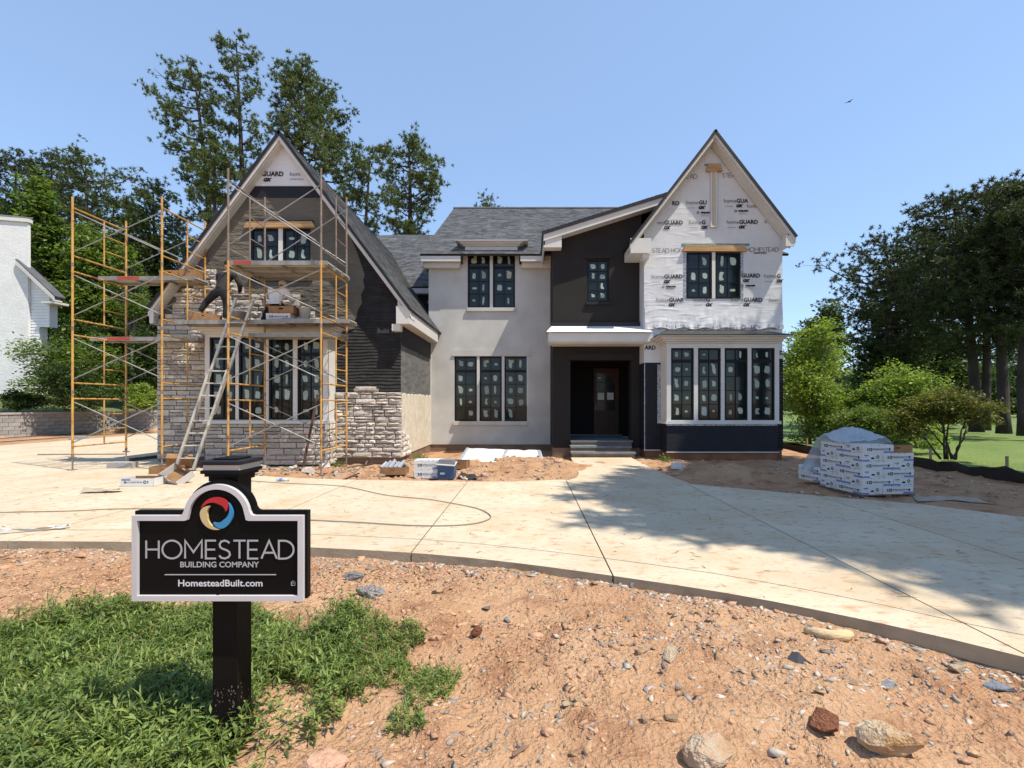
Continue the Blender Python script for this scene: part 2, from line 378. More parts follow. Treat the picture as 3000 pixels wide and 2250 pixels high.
    bp = N.new('ShaderNodeBump'); bp.inputs['Strength'].default_value = 0.5; bp.inputs['Distance'].default_value = -0.012
    L.new(cm.outputs[0], bp.inputs['Height']); L.new(bp0.outputs[0], bp.inputs['Normal']); L.new(bp.outputs[0], b.inputs['Normal'])
_dirt()
def sheet(name, xs, ys, hfun, m, smooth=True):
    gx, gy = np.meshgrid(xs, ys); h = hfun(gx, gy)
    v = np.stack([gx, gy, h], -1).reshape(-1, 3); nx = len(xs); ny = len(ys)
    i = np.arange(nx-1)[None, :]+np.arange(ny-1)[:, None]*nx
    f = np.stack([i, i+1, i+1+nx, i+nx], -1).reshape(-1, 4)
    return link(name, np_mesh(name, v, f, m, smooth))
g_o = sheet('ground', _lines([(-1200, -200, 250), (-200, -60, 20), (-60, -34, 2), (-34, -10, 0.6), (-10, -5, 0.15), (-5, 4.4, 0.03), (4.4, 11, 0.12), (11, 60, 2), (60, 200, 20), (200, 1200, 250)]),
            _lines([(-300, -20, 40), (-20, 1.2, 1.0), (1.2, 5.8, 0.03), (5.8, 8.4, 0.25), (8.4, 15, 0.1), (15, 45, 0.8), (45, 120, 8), (120, 400, 40), (400, 1800, 350)]), terrain, M_dirt)
tag(g_o, kind='structure')

# ----------------------------------------------------------------- concrete drive, one panel between every pair of joints
M_conc = mat('pale_concrete', (0.53, 0.45, 0.33), 0.88, 0.07, 0.8, bump=0.25, bscale=90, objrand=0.035, bdist=0.006, spec=0.25)
def _conc():
    N, L, b = nodes_of(M_conc); src = b.inputs['Base Color'].links[0].from_socket
    tc = N.new('ShaderNodeTexCoord')
    prev = src
    for sc, lo, hi, col, amt, st in ((1.1, 0.46, 0.74, (0.46, 0.32, 0.18), 0.75, (1, 1, 1)), (9.0, 0.55, 0.68, (0.36, 0.20, 0.10), 0.75, (0.6, 1.3, 1)), (38, 0.585, 0.70, (0.22, 0.15, 0.10), 0.75, (0.5, 1.2, 1)), (5.0, 0.60, 0.8, (0.36, 0.33, 0.28), 0.6, (0.35, 1.6, 1)), (2.6, 0.60, 0.74, (0.44, 0.23, 0.11), 0.6, (1, 1, 1))):
        mp = N.new('ShaderNodeMapping'); mp.inputs['Scale'].default_value = st; L.new(tc.outputs['Object'], mp.inputs[0])
        n = N.new('ShaderNodeTexNoise'); n.inputs['Scale'].default_value = sc; n.inputs['Detail'].default_value = 6; n.inputs['Roughness'].default_value = 0.6
        L.new(mp.outputs[0], n.inputs['Vector'])
        mr = N.new('ShaderNodeMapRange'); mr.inputs[1].default_value = lo; mr.inputs[2].default_value = hi; mr.inputs[4].default_value = amt
        L.new(n.outputs[0], mr.inputs[0])
        mx = N.new('ShaderNodeMix'); mx.data_type = 'RGBA'; mx.inputs[7].default_value = (*col, 1)
        L.new(mr.outputs[0], mx.inputs[0]); L.new(prev, mx.inputs[6]); prev = mx.outputs[2]
    L.new(prev, b.inputs['Base Color'])
_conc()
M_edge = mat('concrete_edge_grey', (0.34, 0.265, 0.18), 0.9, 0.16, 5, bump=0.4, bscale=40, bdist=0.012)
drive = empty('driveway'); tag(drive, kind='structure')
JX = [-40, -25, -22.6, -20.2, -17.8, -15.4, -13, -10.6, -8.4, -6.0, -3.6, -1.25, 0.77, 3.12, 4.95, 6.8, 9.9]
GAP = 0.007
def strip_panel(x0, x1, lo, hi, n):
    xs = np.linspace(x0+GAP, x1-GAP, n); mb = MB(); vs = []; fs = []
    for x in xs: vs += [(x, float(lo(x)), 0), (x, float(hi(x)), 0), (x, float(lo(x)), -0.11), (x, float(hi(x)), -0.11)]
    for i in range(n-1):
        a = i*4; b = a+4
        fs += [(a, b, b+1, a+1)]
    mb.add(vs, fs)
    e = [(i*4, i*4+2, i*4+6, i*4+4) for i in range(n-1)]+[(i*4+1, i*4+5, i*4+7, i*4+3) for i in range(n-1)]
    e += [(0, 1, 3, 2), ((n-1)*4, (n-1)*4+2, (n-1)*4+3, (n-1)*4+1)]
    mb.f += e; mb.m += [1]*len(e)
    return mb.build('concrete_panel', [M_conc, M_edge], drive)
BAND = 0.5
yn = lambda x: y_near(np.clip(x, -59.9, 5.19)) if x < 5.19 else -4.0
yband = lambda x: min(yn(x)+BAND, yf(x)-0.05) if x < 3.12 else min(yn(x)+BAND+0.25*max(0, x-3.1), yf(x)-.05)
def yf(x): return 27.0 if x <= -10.6 else float(y_far(x))
for a, b in zip(JX[:-1], JX[1:]):
    n = max(6, int((b-a)/0.25))
    if b <= 5.0:
        strip_panel(a, b, yn, lambda x: yband(x)-GAP, n)
        if b <= -10.5:
            top = 16.0 if b <= -20.1 else 27.0
            cuts = [None, 10.2, 16.0, 21.5, 27.0]
            for c0, c1 in zip(cuts[:-1], cuts[1:]):
                if c1 > top: break
                strip_panel(a, b, (lambda x, c=c0: yband(x)+GAP) if c0 is None else (lambda x, c=c0: c+GAP), lambda x, c=c1: c-GAP, n)
        else:
            strip_panel(a, b, lambda x: yband(x)+GAP, lambda x: yf(x), n)
    else:
        strip_panel(a, b, lambda x: -4.0 if x > 5.19 else yn(x), lambda x: yf(x), n)
# the walk up to the steps
wl_ = [(0.80, 9.93), (1.02, 10.25), (1.13, 10.8), (1.16, 11.6), (1.2, 12.8), (1.24, 14.15), (3.02, 14.15), (3.01, 13.2), (3.04, 11.6), (3.10, 10.4), (3.20, 9.5), (3.09, 9.52), (1.0, 9.92)]
MB().slab(wl_, -0.11, 0.0).build('concrete_panel', [M_conc], drive)
# a dark thread of soil shows in the joints
jb = MB()
for x in JX[1:-1]:
    if x < 5: jb.box(x-0.03, x+0.03, float(yn(x))+0.02, yf(x)-.02, -0.05, -0.018)
jxs = np.linspace(-24.5, 3.1, 90)
for a, b in zip(jxs[:-1], jxs[1:]):
    ya, yb = yband(a), yband(b)
    jb.add([(a, ya-.03, -.018), (b, yb-.03, -.018), (b, yb+.03, -.018), (a, ya+.03, -.018)], [(0, 1, 2, 3)])
jb.build('joint_filler', mat('dark_joint_soil', (0.06, 0.045, 0.035), 0.95, 0.2), drive)

# ----------------------------------------------------------------- lawns
M_lawn = leafmat('mown_lawn', (0.10, 0.155, 0.030), (0.165, 0.215, 0.05), trans=0.0, isl=0.0, rough=0.8, vscale=0.35)
def _lawn():
    N, L, b = nodes_of(M_lawn); src = b.inputs['Base Color'].links[0].from_socket
    tc = N.new('ShaderNodeTexCoord'); n = N.new('ShaderNodeTexNoise'); n.inputs['Scale'].default_value = 12; n.inputs['Detail'].default_value = 6
    L.new(tc.outputs['Object'], n.inputs['Vector'])
    bp = N.new('ShaderNodeBump'); bp.inputs['Strength'].default_value = 0.9; bp.inputs['Distance'].default_value = 0.08
    L.new(n.outputs[0], bp.inputs['Height']); L.new(bp.outputs[0], b.inputs['Normal'])
_lawn()
lw = sheet('lawn', _lines([(10.5, 30, 1), (30, 120, 6), (120, 400, 40)]), _lines([(2, 40, 1.0), (40, 160, 8), (160, 900, 80)]),
           lambda x, y: terrain(x, y)+0.10+0.05*(vnoise(x*.2, y*.2, 21)-.5)+sstep(60, 200, y)*2.0, M_lawn); tag(lw, kind='structure')
lw2 = sheet('lawn', _lines([(-300, -80, 40), (-80, -40, 4), (-40, -20.6, 0.6)]), _lines([(10, 33, 0.7), (33, 200, 12), (200, 900, 100)]),
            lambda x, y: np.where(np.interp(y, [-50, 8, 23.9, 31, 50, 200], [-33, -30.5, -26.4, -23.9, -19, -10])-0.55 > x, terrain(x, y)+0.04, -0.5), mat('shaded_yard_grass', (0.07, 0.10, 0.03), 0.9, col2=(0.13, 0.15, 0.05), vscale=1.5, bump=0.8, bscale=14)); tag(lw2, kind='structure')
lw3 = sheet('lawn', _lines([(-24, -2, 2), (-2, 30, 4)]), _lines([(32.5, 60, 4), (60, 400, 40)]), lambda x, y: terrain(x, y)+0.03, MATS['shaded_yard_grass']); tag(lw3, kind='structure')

# ----------------------------------------------------------------- loose stones: gravel, clods, and single rocks
def rock_points(seed, n=14, squash=(1, 1, 0.7), rough=0.25):
    r = np.random.default_rng(seed); p = r.normal(size=(n, 3)); p /= np.linalg.norm(p, axis=1)[:, None]
    p *= 1-rough*r.random((n, 1)); return p*np.array(squash)
def hull(pts):
    bm = bmesh.new(); [bm.verts.new(p) for p in pts]
    r = bmesh.ops.convex_hull(bm, input=bm.verts)
    bmesh.ops.delete(bm, geom=[v for v in bm.verts if not v.link_faces], context='VERTS')
    bmesh.ops.triangulate(bm, faces=bm.faces); bm.verts.index_update(); bm.verts.ensure_lookup_table()
    v = np.array([x.co[:] for x in bm.verts]); f = np.array([[l.index for l in x.verts] for x in bm.faces]); bm.free(); return v, f
PEB = [hull(rock_points(40+i, 8, (1, .6+.25*(i % 2), .4+.14*(i % 3)), .35)) for i in range(8)]
def scatter_rocks(pos, size, seed):
    r = np.random.default_rng(seed); V = []; Fc = []; b = 0
    for k, (p, s) in enumerate(zip(pos, size)):
        v, f = PEB[k % 8]; a = r.random()*6.283; t = (r.random()-.5)*.7
        c, s_ = math.cos(a), math.sin(a); R = np.array([[c, -s_, 0], [s_, c, 0], [0, 0, 1]])@np.array([[1, 0, 0], [0, math.cos(t), -math.sin(t)], [0, math.sin(t), math.cos(t)]])
        V.append((v*s)@R.T+p); Fc.append(f+b); b += len(v)
    return np.concatenate(V), np.concatenate(Fc)
M_gravel = mat('crushed_grey_stone', (0.36, 0.305, 0.25), 0.9, 0.25, 6, bump=0.4, bscale=30, island=0.45, hue=0.02)
M_clod = mat('dry_clay_clods', (0.42, 0.25, 0.145), 0.95, 0.2, 6, bump=0.5, bscale=30, island=0.22, hue=0.012)
rg = np.random.default_rng(5)
def front_points(n, dens):
    pts = []
    while len(pts) < n:
        x = rg.uniform(-7.5, 4.3, 4000); y = rg.uniform(1.35, 5.55, 4000)
        d = y_near(x)-y; k = (d > 0.02)&(rg.random(4000) < dens(x, y, d))
        q = CX+F*x/y; k &= (q > -150)&(q < 3200)
        pts += list(zip(x[k], y[k]))
    a = np.array(pts[:n]); return a
gp = front_points(4800, lambda x, y, d: np.clip(np.exp(-d/0.16)*1.0+.30*np.exp(-d/.55)*sstep(.35, .65, vnoise(x*1.9+3, y*1.9, 37))*np.where(x > .8, 1.3, .8)+(0.16+.35*sstep(-1.4, -2.6, x))*sstep(.50, .75, vnoise(x*1.6+9, y*1.6, 31))**1.5+0.004+0.5*np.exp(-((x-.6)/.5)**2-((y-3.35)/.16)**2)+.4*np.exp(-((x-1.25)/.45)**2-((y-3.2)/.25)**2)+.5*np.exp(-((x-2.2)/.5)**2-((y-2.9)/.25)**2), 0, 1))
gs = rg.gamma(2.2, 0.0075, len(gp))+0.007
gs *= np.where(y_near(gp[:, 0])-gp[:, 1] < .22, 1.35, 1)
gz = terrain(gp[:, 0], gp[:, 1])
v, f = scatter_rocks(np.column_stack([gp, gz-gs*.15]), gs, 1)
tag(link('gravel', np_mesh('gravel', v, f, M_gravel)), kind='stuff')
cp = front_points(13000, lambda x, y, d: np.clip(0.75*sstep(3.0, 0.3, d)*sstep(.30, .6, vnoise(x*1.2, y*1.2, 33))+.055+.5*sstep(-1.5, -3, x), 0, 1))
cs = rg.gamma(1.5, 0.0095, len(cp))+0.005
cz = terrain(cp[:, 0], cp[:, 1])
v, f = scatter_rocks(np.column_stack([cp, cz-cs*.02]), cs, 2)
tag(link('clay_clods', np_mesh('clay_clods', v, f, M_clod)), kind='stuff')
# rubble against the house and on the dirt by the walk
rp = []
for _ in range(2600):
    x = rg.uniform(-8.4, 1.0); y = rg.uniform(10.1, 14); 
    if y < float(y_far(x))+.05 or (x < -3.6 and y > 12.4) : continue
    if x > -3 and rg.random() > .45: continue
    rp.append((x, y))
for _ in range(2200):
    x = rg.uniform(3.2, 9.8); y = rg.uniform(5, 13.5)
    if y < float(y_far(x))+.06 or rg.random() > .25+.75*math.exp(-((y-float(y_far(x)))/.35)**2): continue
    rp.append((x, y))
rp = np.array(rp); rs_ = rg.gamma(2.0, .016, len(rp))+.01
v, f = scatter_rocks(np.column_stack([rp, terrain(rp[:, 0], rp[:, 1])+rs_*.2]), rs_, 3)
k = len(v)
tag(link('rubble', np_mesh('rubble', v, f, mat('builders_rubble', (0.40, 0.29, 0.21), 0.95, 0.25, 5, bump=0.4, bscale=30, island=0.4, hue=0.02))), kind='stuff')

def rock(label, x, y, size, m, seed, rz=0.0, tilt=(0, 0), squash=(1, .8, .6), sink=.25, cat='rock', n=26, sub=2, amp=.05, name='rock', pts=None):
    """single stone: faceted hull, subdivided and roughened"""
    v, fc = hull(pts if pts is not None else rock_points(seed, n, squash, .22))
    bm = bmesh.new(); vs = [bm.verts.new(p) for p in v]
    for t in fc: bm.faces.new([vs[i] for i in t])
    bmesh.ops.subdivide_edges(bm, edges=bm.edges, cuts=sub, use_grid_fill=True)
    bm.normal_update()
    for q in bm.verts:
        c = q.co*4.1+Vector((seed, 0, 0)); 
        d = (vnoise(np.array([c.x+c.z]), np.array([c.y-c.z]), seed)[0]-.5)*amp*2+(vnoise(np.array([c.x*3]), np.array([c.y*3+c.z*3]), seed+1)[0]-.5)*amp
        q.co += q.normal*float(d)
    me = bpy.data.meshes.new(name); bm.to_mesh(me); bm.free(); me.materials.append(m)
    o = link(name, me); zmin = min(p[2] for p in v)
    o.scale = (size,)*3; o.rotation_euler = (tilt[0], tilt[1], rz)
    o.location = (x, y, float(terrain(x, y))-zmin*size*(1-sink))
    return tag(o, label, cat)
M_rk_pale = mat('pale_quartz_rock', (0.50, 0.41, 0.31), 0.9, col2=(0.46, 0.27, 0.14), vscale=2.2, bump=0.8, bscale=7, bdist=0.06)
M_rk_tan = mat('tan_stone', (0.50, 0.40, 0.26), 0.9, col2=(0.36, 0.27, 0.18), vscale=3, bump=0.6, bscale=9, bdist=0.05)
M_rk_red = mat('red_clay_lump', (0.33, 0.13, 0.065), 0.95, 0.3, 5, bump=0.9, bscale=9, bdist=0.09)
M_rk_grey = mat('grey_concrete_rubble', (0.33, 0.30, 0.285), 0.95, 0.3, 4, bump=0.9, bscale=9, bdist=0.08)
M_rk_blue = mat('blue_grey_stone', (0.19, 0.21, 0.235), 0.85, 0.25, 5, bump=0.6, bscale=10)
M_rk_ochre = mat('ochre_faced_stone', (0.52, 0.44, 0.32), 0.9, col2=(0.40, 0.20, 0.06), vscale=1.6, bump=0.7, bscale=8, bdist=0.05)
def R(label, pxl, pyl, size, m, seed, **k):
    g = onground(pxl, pyl, -0.085); return rock(label, g.x, g.y, size, m, seed, **k)
R('large pale quartz rock with orange staining cut by the bottom edge of the view', 2075, 2250, .142, M_rk_pale, 3, rz=.5, squash=(1.05, .75, .5))
R('slab of ochre stone with an orange broken face, bottom right', 2590, 2210, .155, M_rk_ochre, 8, rz=-.55, squash=(1.1, .55, .55))
R('round lump of dark red clay right of the large pale rock', 2412, 2148, .088, M_rk_red, 12, squash=(1, .85, .72))
R('leaning tan wedge of stone in the middle of the bare clay', 1962, 1955, .085, M_rk_tan, 21, rz=.9, tilt=(.1, -.5), squash=(1.1, .55, .6), n=12, amp=.03)
R('small brown pointed stone left of the leaning tan wedge', 1872, 1935, .042, mat('brown_stone', (.27, .18, .11), .9, .3, 5, bump=.5), 5, n=9, rz=.3, squash=(1, .7, .75), amp=.03)
R('crumbly red brown clay lump near the edge of the weeds', 1395, 1860, .055, M_rk_red, 30, squash=(1, .8, .75))
R('grey lump of broken concrete nearest the weeds', 1085, 1745, .16, M_rk_grey, 33, squash=(1.1, .7, .42), amp=.09, cat='rubble')
R('smaller grey lump of concrete behind the larger one', 1040, 1700, .105, M_rk_grey, 36, squash=(1, .7, .55), amp=.09, cat='rubble')
R('brick red stone lying above the weeds at left', 236, 1775, .045, mat('brick_red_stone', (.50, .20, .11), .9, .2, 4, bump=.5), 38, n=10, rz=.7, tilt=(.3, -.4), squash=(1.2, .6, .5), amp=.03)
R('broad pinkish stone at the bottom edge right of the sign post', 955, 2235, .10, mat('pinkish_stone', (.52, .30, .20), .95, .2, 4, bump=.7, bscale=10), 41, squash=(1.2, .9, .45))
R('small tan stone standing on end, left one of a close pair', 1657, 2075, .034, M_rk_tan, 44, n=11, squash=(.9, .7, .9), amp=.03)
R('small tan stone standing on end, right one of a close pair', 1690, 2062, .030, M_rk_tan, 47, n=11, squash=(.8, .6, .9), amp=.03)
R('small tan stone lying flat left of the standing pair', 1603, 2078, .031, M_rk_tan, 49, n=11, squash=(1.1, .7, .6), amp=.03)
R('blue grey stone in the clay below the drive edge', 1487, 1805, .036, M_rk_blue, 51, n=12, squash=(1, .8, .8), amp=.03)
R('flat grey stone left of the blue grey one', 1425, 1780, .046, M_rk_grey, 53, n=12, squash=(1.2, .8, .45), amp=.03)
R('dark blue stone among the gravel at the right', 2595, 1990, .050, M_rk_blue, 55, n=12, squash=(1.3, .8, .5), amp=.03)
R('pale chip of stone below the curved piece of wood', 2500, 2008, .036, M_rk_pale, 57, n=10, squash=(1.1, .6, .5), amp=.03)
R('pale rounded stone by the bottom rocks', 1885, 2130, .040, M_rk_pale, 59, n=12, squash=(.8, .8, .75), amp=.03)
R('brown stone just above the bottom pale rock', 1962, 2125, .042, mat('brown_stone', (.27, .18, .11)), 61, n=12, squash=(1.2, .7, .6), amp=.03)
R('grey stone at the foot of the drive edge, centre', 1815, 1708, .045, M_rk_grey, 63, n=12, squash=(1, .8, .7), amp=.03)
R('grey stone beside the drive edge right of centre', 1855, 1725, .038, M_rk_blue, 65, n=12, squash=(.9, .8, .8), amp=.03)
R('long blue grey stone against the drive edge at far right', 2930, 2003, .075, M_rk_blue, 67, n=12, rz=-.4, squash=(1.3, .6, .5), amp=.03)
R('tan stone against the drive edge at far right', 2800, 1945, .06, M_rk_tan, 69, n=12, squash=(1.1, .7, .6), amp=.03)
# curved piece of driftwood
g = onground(2435, 1868, -0.085); w = MB()
w.path([g+Vector((-.15, .07, .02)), g+Vector((-.09, .005, .03)), g+Vector((-.01, -.03, .03)), g+Vector((.08, -.03, .03)), g+Vector((.14, .005, .025))], [.022, .036, .036, .042, .026], 8)
tag(w.build('wood_scrap', mat('weathered_driftwood', (.58, .43, .24), .85, .2, 6, bump=.5, bscale=20, stretch=(1, 4, 4)), None, True), 'curved piece of pale wood lying among the gravel', 'wood scrap')
g = onground(2340, 1945, -0.085); w = MB()
w.add([g+Vector(p) for p in ((-.06, .02, .03), (-.01, .06, .05), (.05, .03, .02), (.03, -.03, .045), (-.03, -.04, .0), (.09, -.03, .0), (.0, .0, .075))], [(0, 4, 6), (4, 3, 6), (3, 2, 6), (2, 1, 6), (1, 0, 6), (3, 5, 2)])
tag(w.build('plastic_scrap', mat('torn_black_plastic', (.06, .06, .065), .5, .2)), 'torn scrap of black plastic crumpled on the clay', 'plastic scrap')
g = onground(1735, 2140, -.085); w = MB(); w.path([g+Vector((-.04, -.02, .01)), g+Vector((0, .01, .025)), g+Vector((.05, .04, .02))], [.008, .01, .003], 5)
tag(w.build('twig', mat('dead_twig', (.20, .12, .08), .9, .2)), 'short dark twig on bare clay near the bottom', 'twig')
g = onground(1520, 2205, -.085); w = MB(); w.path([g+Vector((-.03, -.03, .01)), g+Vector((.02, .0, .02)), g+Vector((.05, .03, .015))], [.009, .01, .004], 5); w.path([g, g+Vector((-.02, .02, .06)), g+Vector((-.03, .05, .1))], [.003, .002, .001], 4)
tag(w.build('twig', MATS['dead_twig']), 'forked twig at the bottom edge below the pair of standing stones', 'twig')

# pine straw and twigs blown over the drive
rs_tw = np.random.default_rng(23); mb = MB()
for k in range(520):
    x = rs_tw.uniform(-9, 7); y = rs_tw.uniform(3.2, 10.5)
    if not (float(y_near(min(x, 5.1)))+.05 < y < float(y_far(x))-.05): continue
    a = rs_tw.random()*6.283; L_ = rs_tw.gamma(2, .028)+.02; w_ = .0016+.0028*rs_tw.random(); d = Vector((math.cos(a), math.sin(a), 0)); s_ = Vector((-d.y, d.x, 0))*w_; c = Vector((x, y, .003)); b_ = Vector((-d.y, d.x, 0))*L_*.2*(rs_tw.random()-.5)
    mb.add([c-d*L_*.5-s_, c+b_-s_, c+d*L_*.5, c+b_+s_+Vector((0, 0, .004)), c-d*L_*.5+s_], [(0, 1, 3, 4), (1, 2, 3)])
tag(mb.build('pine_straw', mat('pine_straw', (.17, .095, .05), .9, .3, 5, island=.5)), kind='stuff')
# ================================================================= the house under construction
house = empty('house', (0, 0, 0))
tag(house, 'two gabled house under construction with grey stucco centre, half laid stone and printed white wrap', 'house')
def part(mb, name, m, parent=house, label=None, smooth=False, kind=None):
    o = mb.build(name, m, parent, smooth)
    if label: o['label'] = label
    if kind: o['kind'] = kind
    return o
_meshcache = {}
PATCH = []
for k in range(26):
    r = np.random.default_rng(900+k); n = 11; mb = MB()
    a = np.linspace(0, 2*np.pi, n, endpoint=False)+r.uniform(-.2, .2, n)
    w_, h_ = r.uniform(.20, .33), r.uniform(.26, .40)
    if k % 9 == 4: w_ *= .5
    if k % 9 == 7: h_ *= .35
    p = np.stack([np.sign(np.cos(a))*np.abs(np.cos(a))**.55*w_*r.uniform(.8, 1.1, n), np.sign(np.sin(a))*np.abs(np.sin(a))**.55*h_*r.uniform(.8, 1.1, n)], -1)
    if k % 3 == 0: p[3:5, 0] -= .10; p[3:5, 1] += .08
    if k % 5 == 2: p[0] *= .3; p[1] *= .35
    mb.add([(q[0], 0, q[1]) for q in p]+[(q[0], .004, q[1]) for q in p], [tuple(range(n))]+[(i+n, (i+1) % n+n, (i+1) % n, i) for i in range(n)])
    PATCH.append(mb.mesh('film_patch', M_patch))
def shared_box(name, sx, sy, sz, m):
    key = (name, round(sx, 4), round(sy, 4), round(sz, 4))
    if key not in _meshcache: _meshcache[key] = MB().box(-sx/2, sx/2, -sy/2, sy/2, -sz/2, sz/2).mesh(name, m)
    return _meshcache[key]
wcount = 0
def window(x0, x1, z0, z1, y, rows, transom=0.0, cols=2, label=None, skip=()):
    """black casement: frame ring, panes, muntins and scraps of film still stuck to the glass; the front of the frame is at y"""
    global wcount
    wcount += 1; fw = 0.052; bar = 0.020; rr = random.Random(100+wcount)
    mb = MB()
    wall_face(mb, rect(x0, x1, z0, z1), [rect(x0+fw, x1-fw, z0+fw, z1-fw)], y, 0.05)
    for a, b, c, d in ((x0, x0, z0, z1), (x1, x1, z0, z1)): mb.add([(a, y, c), (a, y, d), (a, y+.06, d), (a, y+.06, c)], [(0, 1, 2, 3)])
    for c in (z0, z1): mb.add([(x0, y, c), (x1, y, c), (x1, y+.06, c), (x0, y+.06, c)], [(0, 1, 2, 3)])
    zr = [(z0+fw, z1-fw, rows)]
    if transom:
        zt = z1-(z1-z0)*transom
        mb.box(x0+fw, x1-fw, y+.004, y+.05, zt-.045, zt+.045)
        zr = [(z0+fw, zt-.045, rows), (zt+.045, z1-fw, 1)]
    wdw = part(mb, 'window', M_black, house, label)
    xi0, xi1 = x0+fw, x1-fw; cw = (xi1-xi0)/cols
    ci = 0
    for za, zb, nr in zr:
        rh = (zb-za)/nr
        for i in range(1, cols):
            o = link('muntin', shared_box('muntin', bar, .024, zb-za, M_black), wdw); o.location = (xi0+i*cw, y+.028, (za+zb)/2)
        for j in range(1, nr):
            o = link('muntin', shared_box('muntin', xi1-xi0, .022, bar, M_black), wdw); o.location = ((xi0+xi1)/2, y+.0285, za+j*rh)
        for i in range(cols):
            for j in range(nr):
                cx, cz = xi0+(i+.5)*cw, za+(j+.5)*rh
                o = link('pane', shared_box('pane', cw-.002, .006, rh-.002, M_glass), wdw); o.location = (cx, y+.040, cz)
                o.rotation_euler = (rr.uniform(-.006, .006), 0, rr.uniform(-.006, .006))
                ci += 1
                if rr.random() < .90:
                    o = link('film_patch', rr.choice(PATCH), wdw); o.location = (cx+rr.uniform(-.03, .03)*cw*2, y+.033, cz+rr.uniform(-.05, .03)*rh)
                    o.scale = (cw*rr.uniform(.70, 1.0), 1, rh*rr.uniform(.62, .98)); o.rotation_euler = (0, rr.uniform(-.12, .12), 0)
    if wcount in (8, 9, 10, 11, 12):
        o = link('yellow_sticker', shared_box('yellow_sticker', .10, .003, .10, M_sticker), wdw); o.location = (xi0+cw*.62 if wcount < 11 else xi0+cw*1.5, y+.030, z1-fw-.12 if wcount < 11 else z1-(z1-z0)*.42)
    return wdw
def roof_plane(name, e0, e1, r1, r0, thick=0.07, expo=0.145, courses=True, label=None):
    """shingled slope: e0-e1 along the eave, r0-r1 along the ridge; every tab is geometry"""
    e0, e1, r0, r1 = (Vector(p) for p in (e0, e1, r0, r1))
    nrm = (e1-e0).cross(r0-e0).normalized()
    if nrm.z < 0: nrm = -nrm
    mb = MB(); q = [e0, e1, r1, r0]
    vs = q+[p-nrm*thick for p in q]
    mb.add(vs, [(0, 1, 2, 3), (7, 6, 5, 4)]); mb.add(vs, [(0, 4, 5, 1), (1, 5, 6, 2), (2, 6, 7, 3), (3, 7, 4, 0)], 1)
    rf = part(mb, name, [M_shbase, M_roofedge], house, label)
    if courses:
        nrow = max(3, int((r0-e0).length/expo)); V = []; Fc = []; rr = np.random.default_rng(nrow+len(e0))
        for k in range(nrow):
            ta, tb = k/nrow, min(1.0, (k+1.25)/nrow)
            a0, a1 = e0.lerp(r0, ta), e1.lerp(r1, ta); b0, b1 = e0.lerp(r0, tb), e1.lerp(r1, tb)
            L_ = (a1-a0).length; 
            if L_ < .1: continue
            s = -rr.random()*.3; 
            while s < L_:
                w_ = rr.uniform(.12, .34); u0, u1 = max(0, s)/L_, min(L_, s+w_-.004)/L_; s += w_
                if u1 <= u0: continue
                h = .010+.008*rr.random(); dz = rr.uniform(-.010, .010)/nrow
                p = [a0.lerp(a1, u0), a0.lerp(a1, u1), b0.lerp(b1, u1), b0.lerp(b1, u0)]
                o = len(V); V += [p[0]+nrm*h, p[1]+nrm*h, p[2]+nrm*.003, p[3]+nrm*.003, p[0]+nrm*.001, p[1]+nrm*.001]
                Fc += [(o, o+1, o+2, o+3), (o+4, o+5, o+1, o)]
        o = link('shingle_courses', np_mesh('shingle_courses', np.array([v[:] for v in V]), np.array(Fc), M_shingle), rf); o['kind'] = 'stuff'
    return rf
def quadbox(mb, p, q, w, d, mi=0, up=Vector((0, 0, 1))):
    """board from p to q (centre line of the front top edge): w downward, d backward (+y)"""
    p = Vector(p); q = Vector(q); dn = Vector((0, 0, -w)); bk = Vector((0, d, 0))
    vs = [p, q, q+dn, p+dn, p+bk, q+bk, q+bk+dn, p+bk+dn]
    return mb.add(vs, [(0, 3, 2, 1), (4, 5, 6, 7), (0, 1, 5, 4), (3, 7, 6, 2), (0, 4, 7, 3), (1, 2, 6, 5)], mi)
# ------------------------------------------------------------------ left gabled wing (left wing)
LY = 13.05; LAX, LAZ = -6.67, 8.87; LSL = 1.345
LX0, LX1 = X(463, LY), X(1174.5, LY)
def lz(x): return LAZ-0.17-abs(x-LAX)*LSL      # underside of the rake
win_l = rect(X(735.5, LY), X(910.5, LY), Z(818, LY), Z(670, LY))
bay0, bay1, BY = X(600, 12.55), X(960, 12.55), 12.55
mb = MB()
outer = [(LX0, .15), (LX1, .15), (LX1, lz(LX1)), (LAX, lz(LAX)), (LX0, lz(LX0))]
wall_face(mb, outer, [win_l, rect(bay0+.1, bay1-.1, .5, 3.4)], LY, .12)
for xs in (LX0, LX1): mb.add([(xs, LY, .15), (xs, LY, lz(LX1)), (xs, 17.0 if xs == LX1 else 22, lz(LX1)), (xs, 17.0 if xs == LX1 else 22, .15)], [(0, 1, 2, 3)], 1 if xs == LX1 else 0)
part(mb, 'felt_wall', [M_felt, M_lath], label='left wing wall wrapped in wrinkled black felt paper and mesh')
mb = MB(); mb.box(LX0, LX1-.004, LY+.02, 17.0, -.3, .15)
part(mb, 'foundation', M_found)
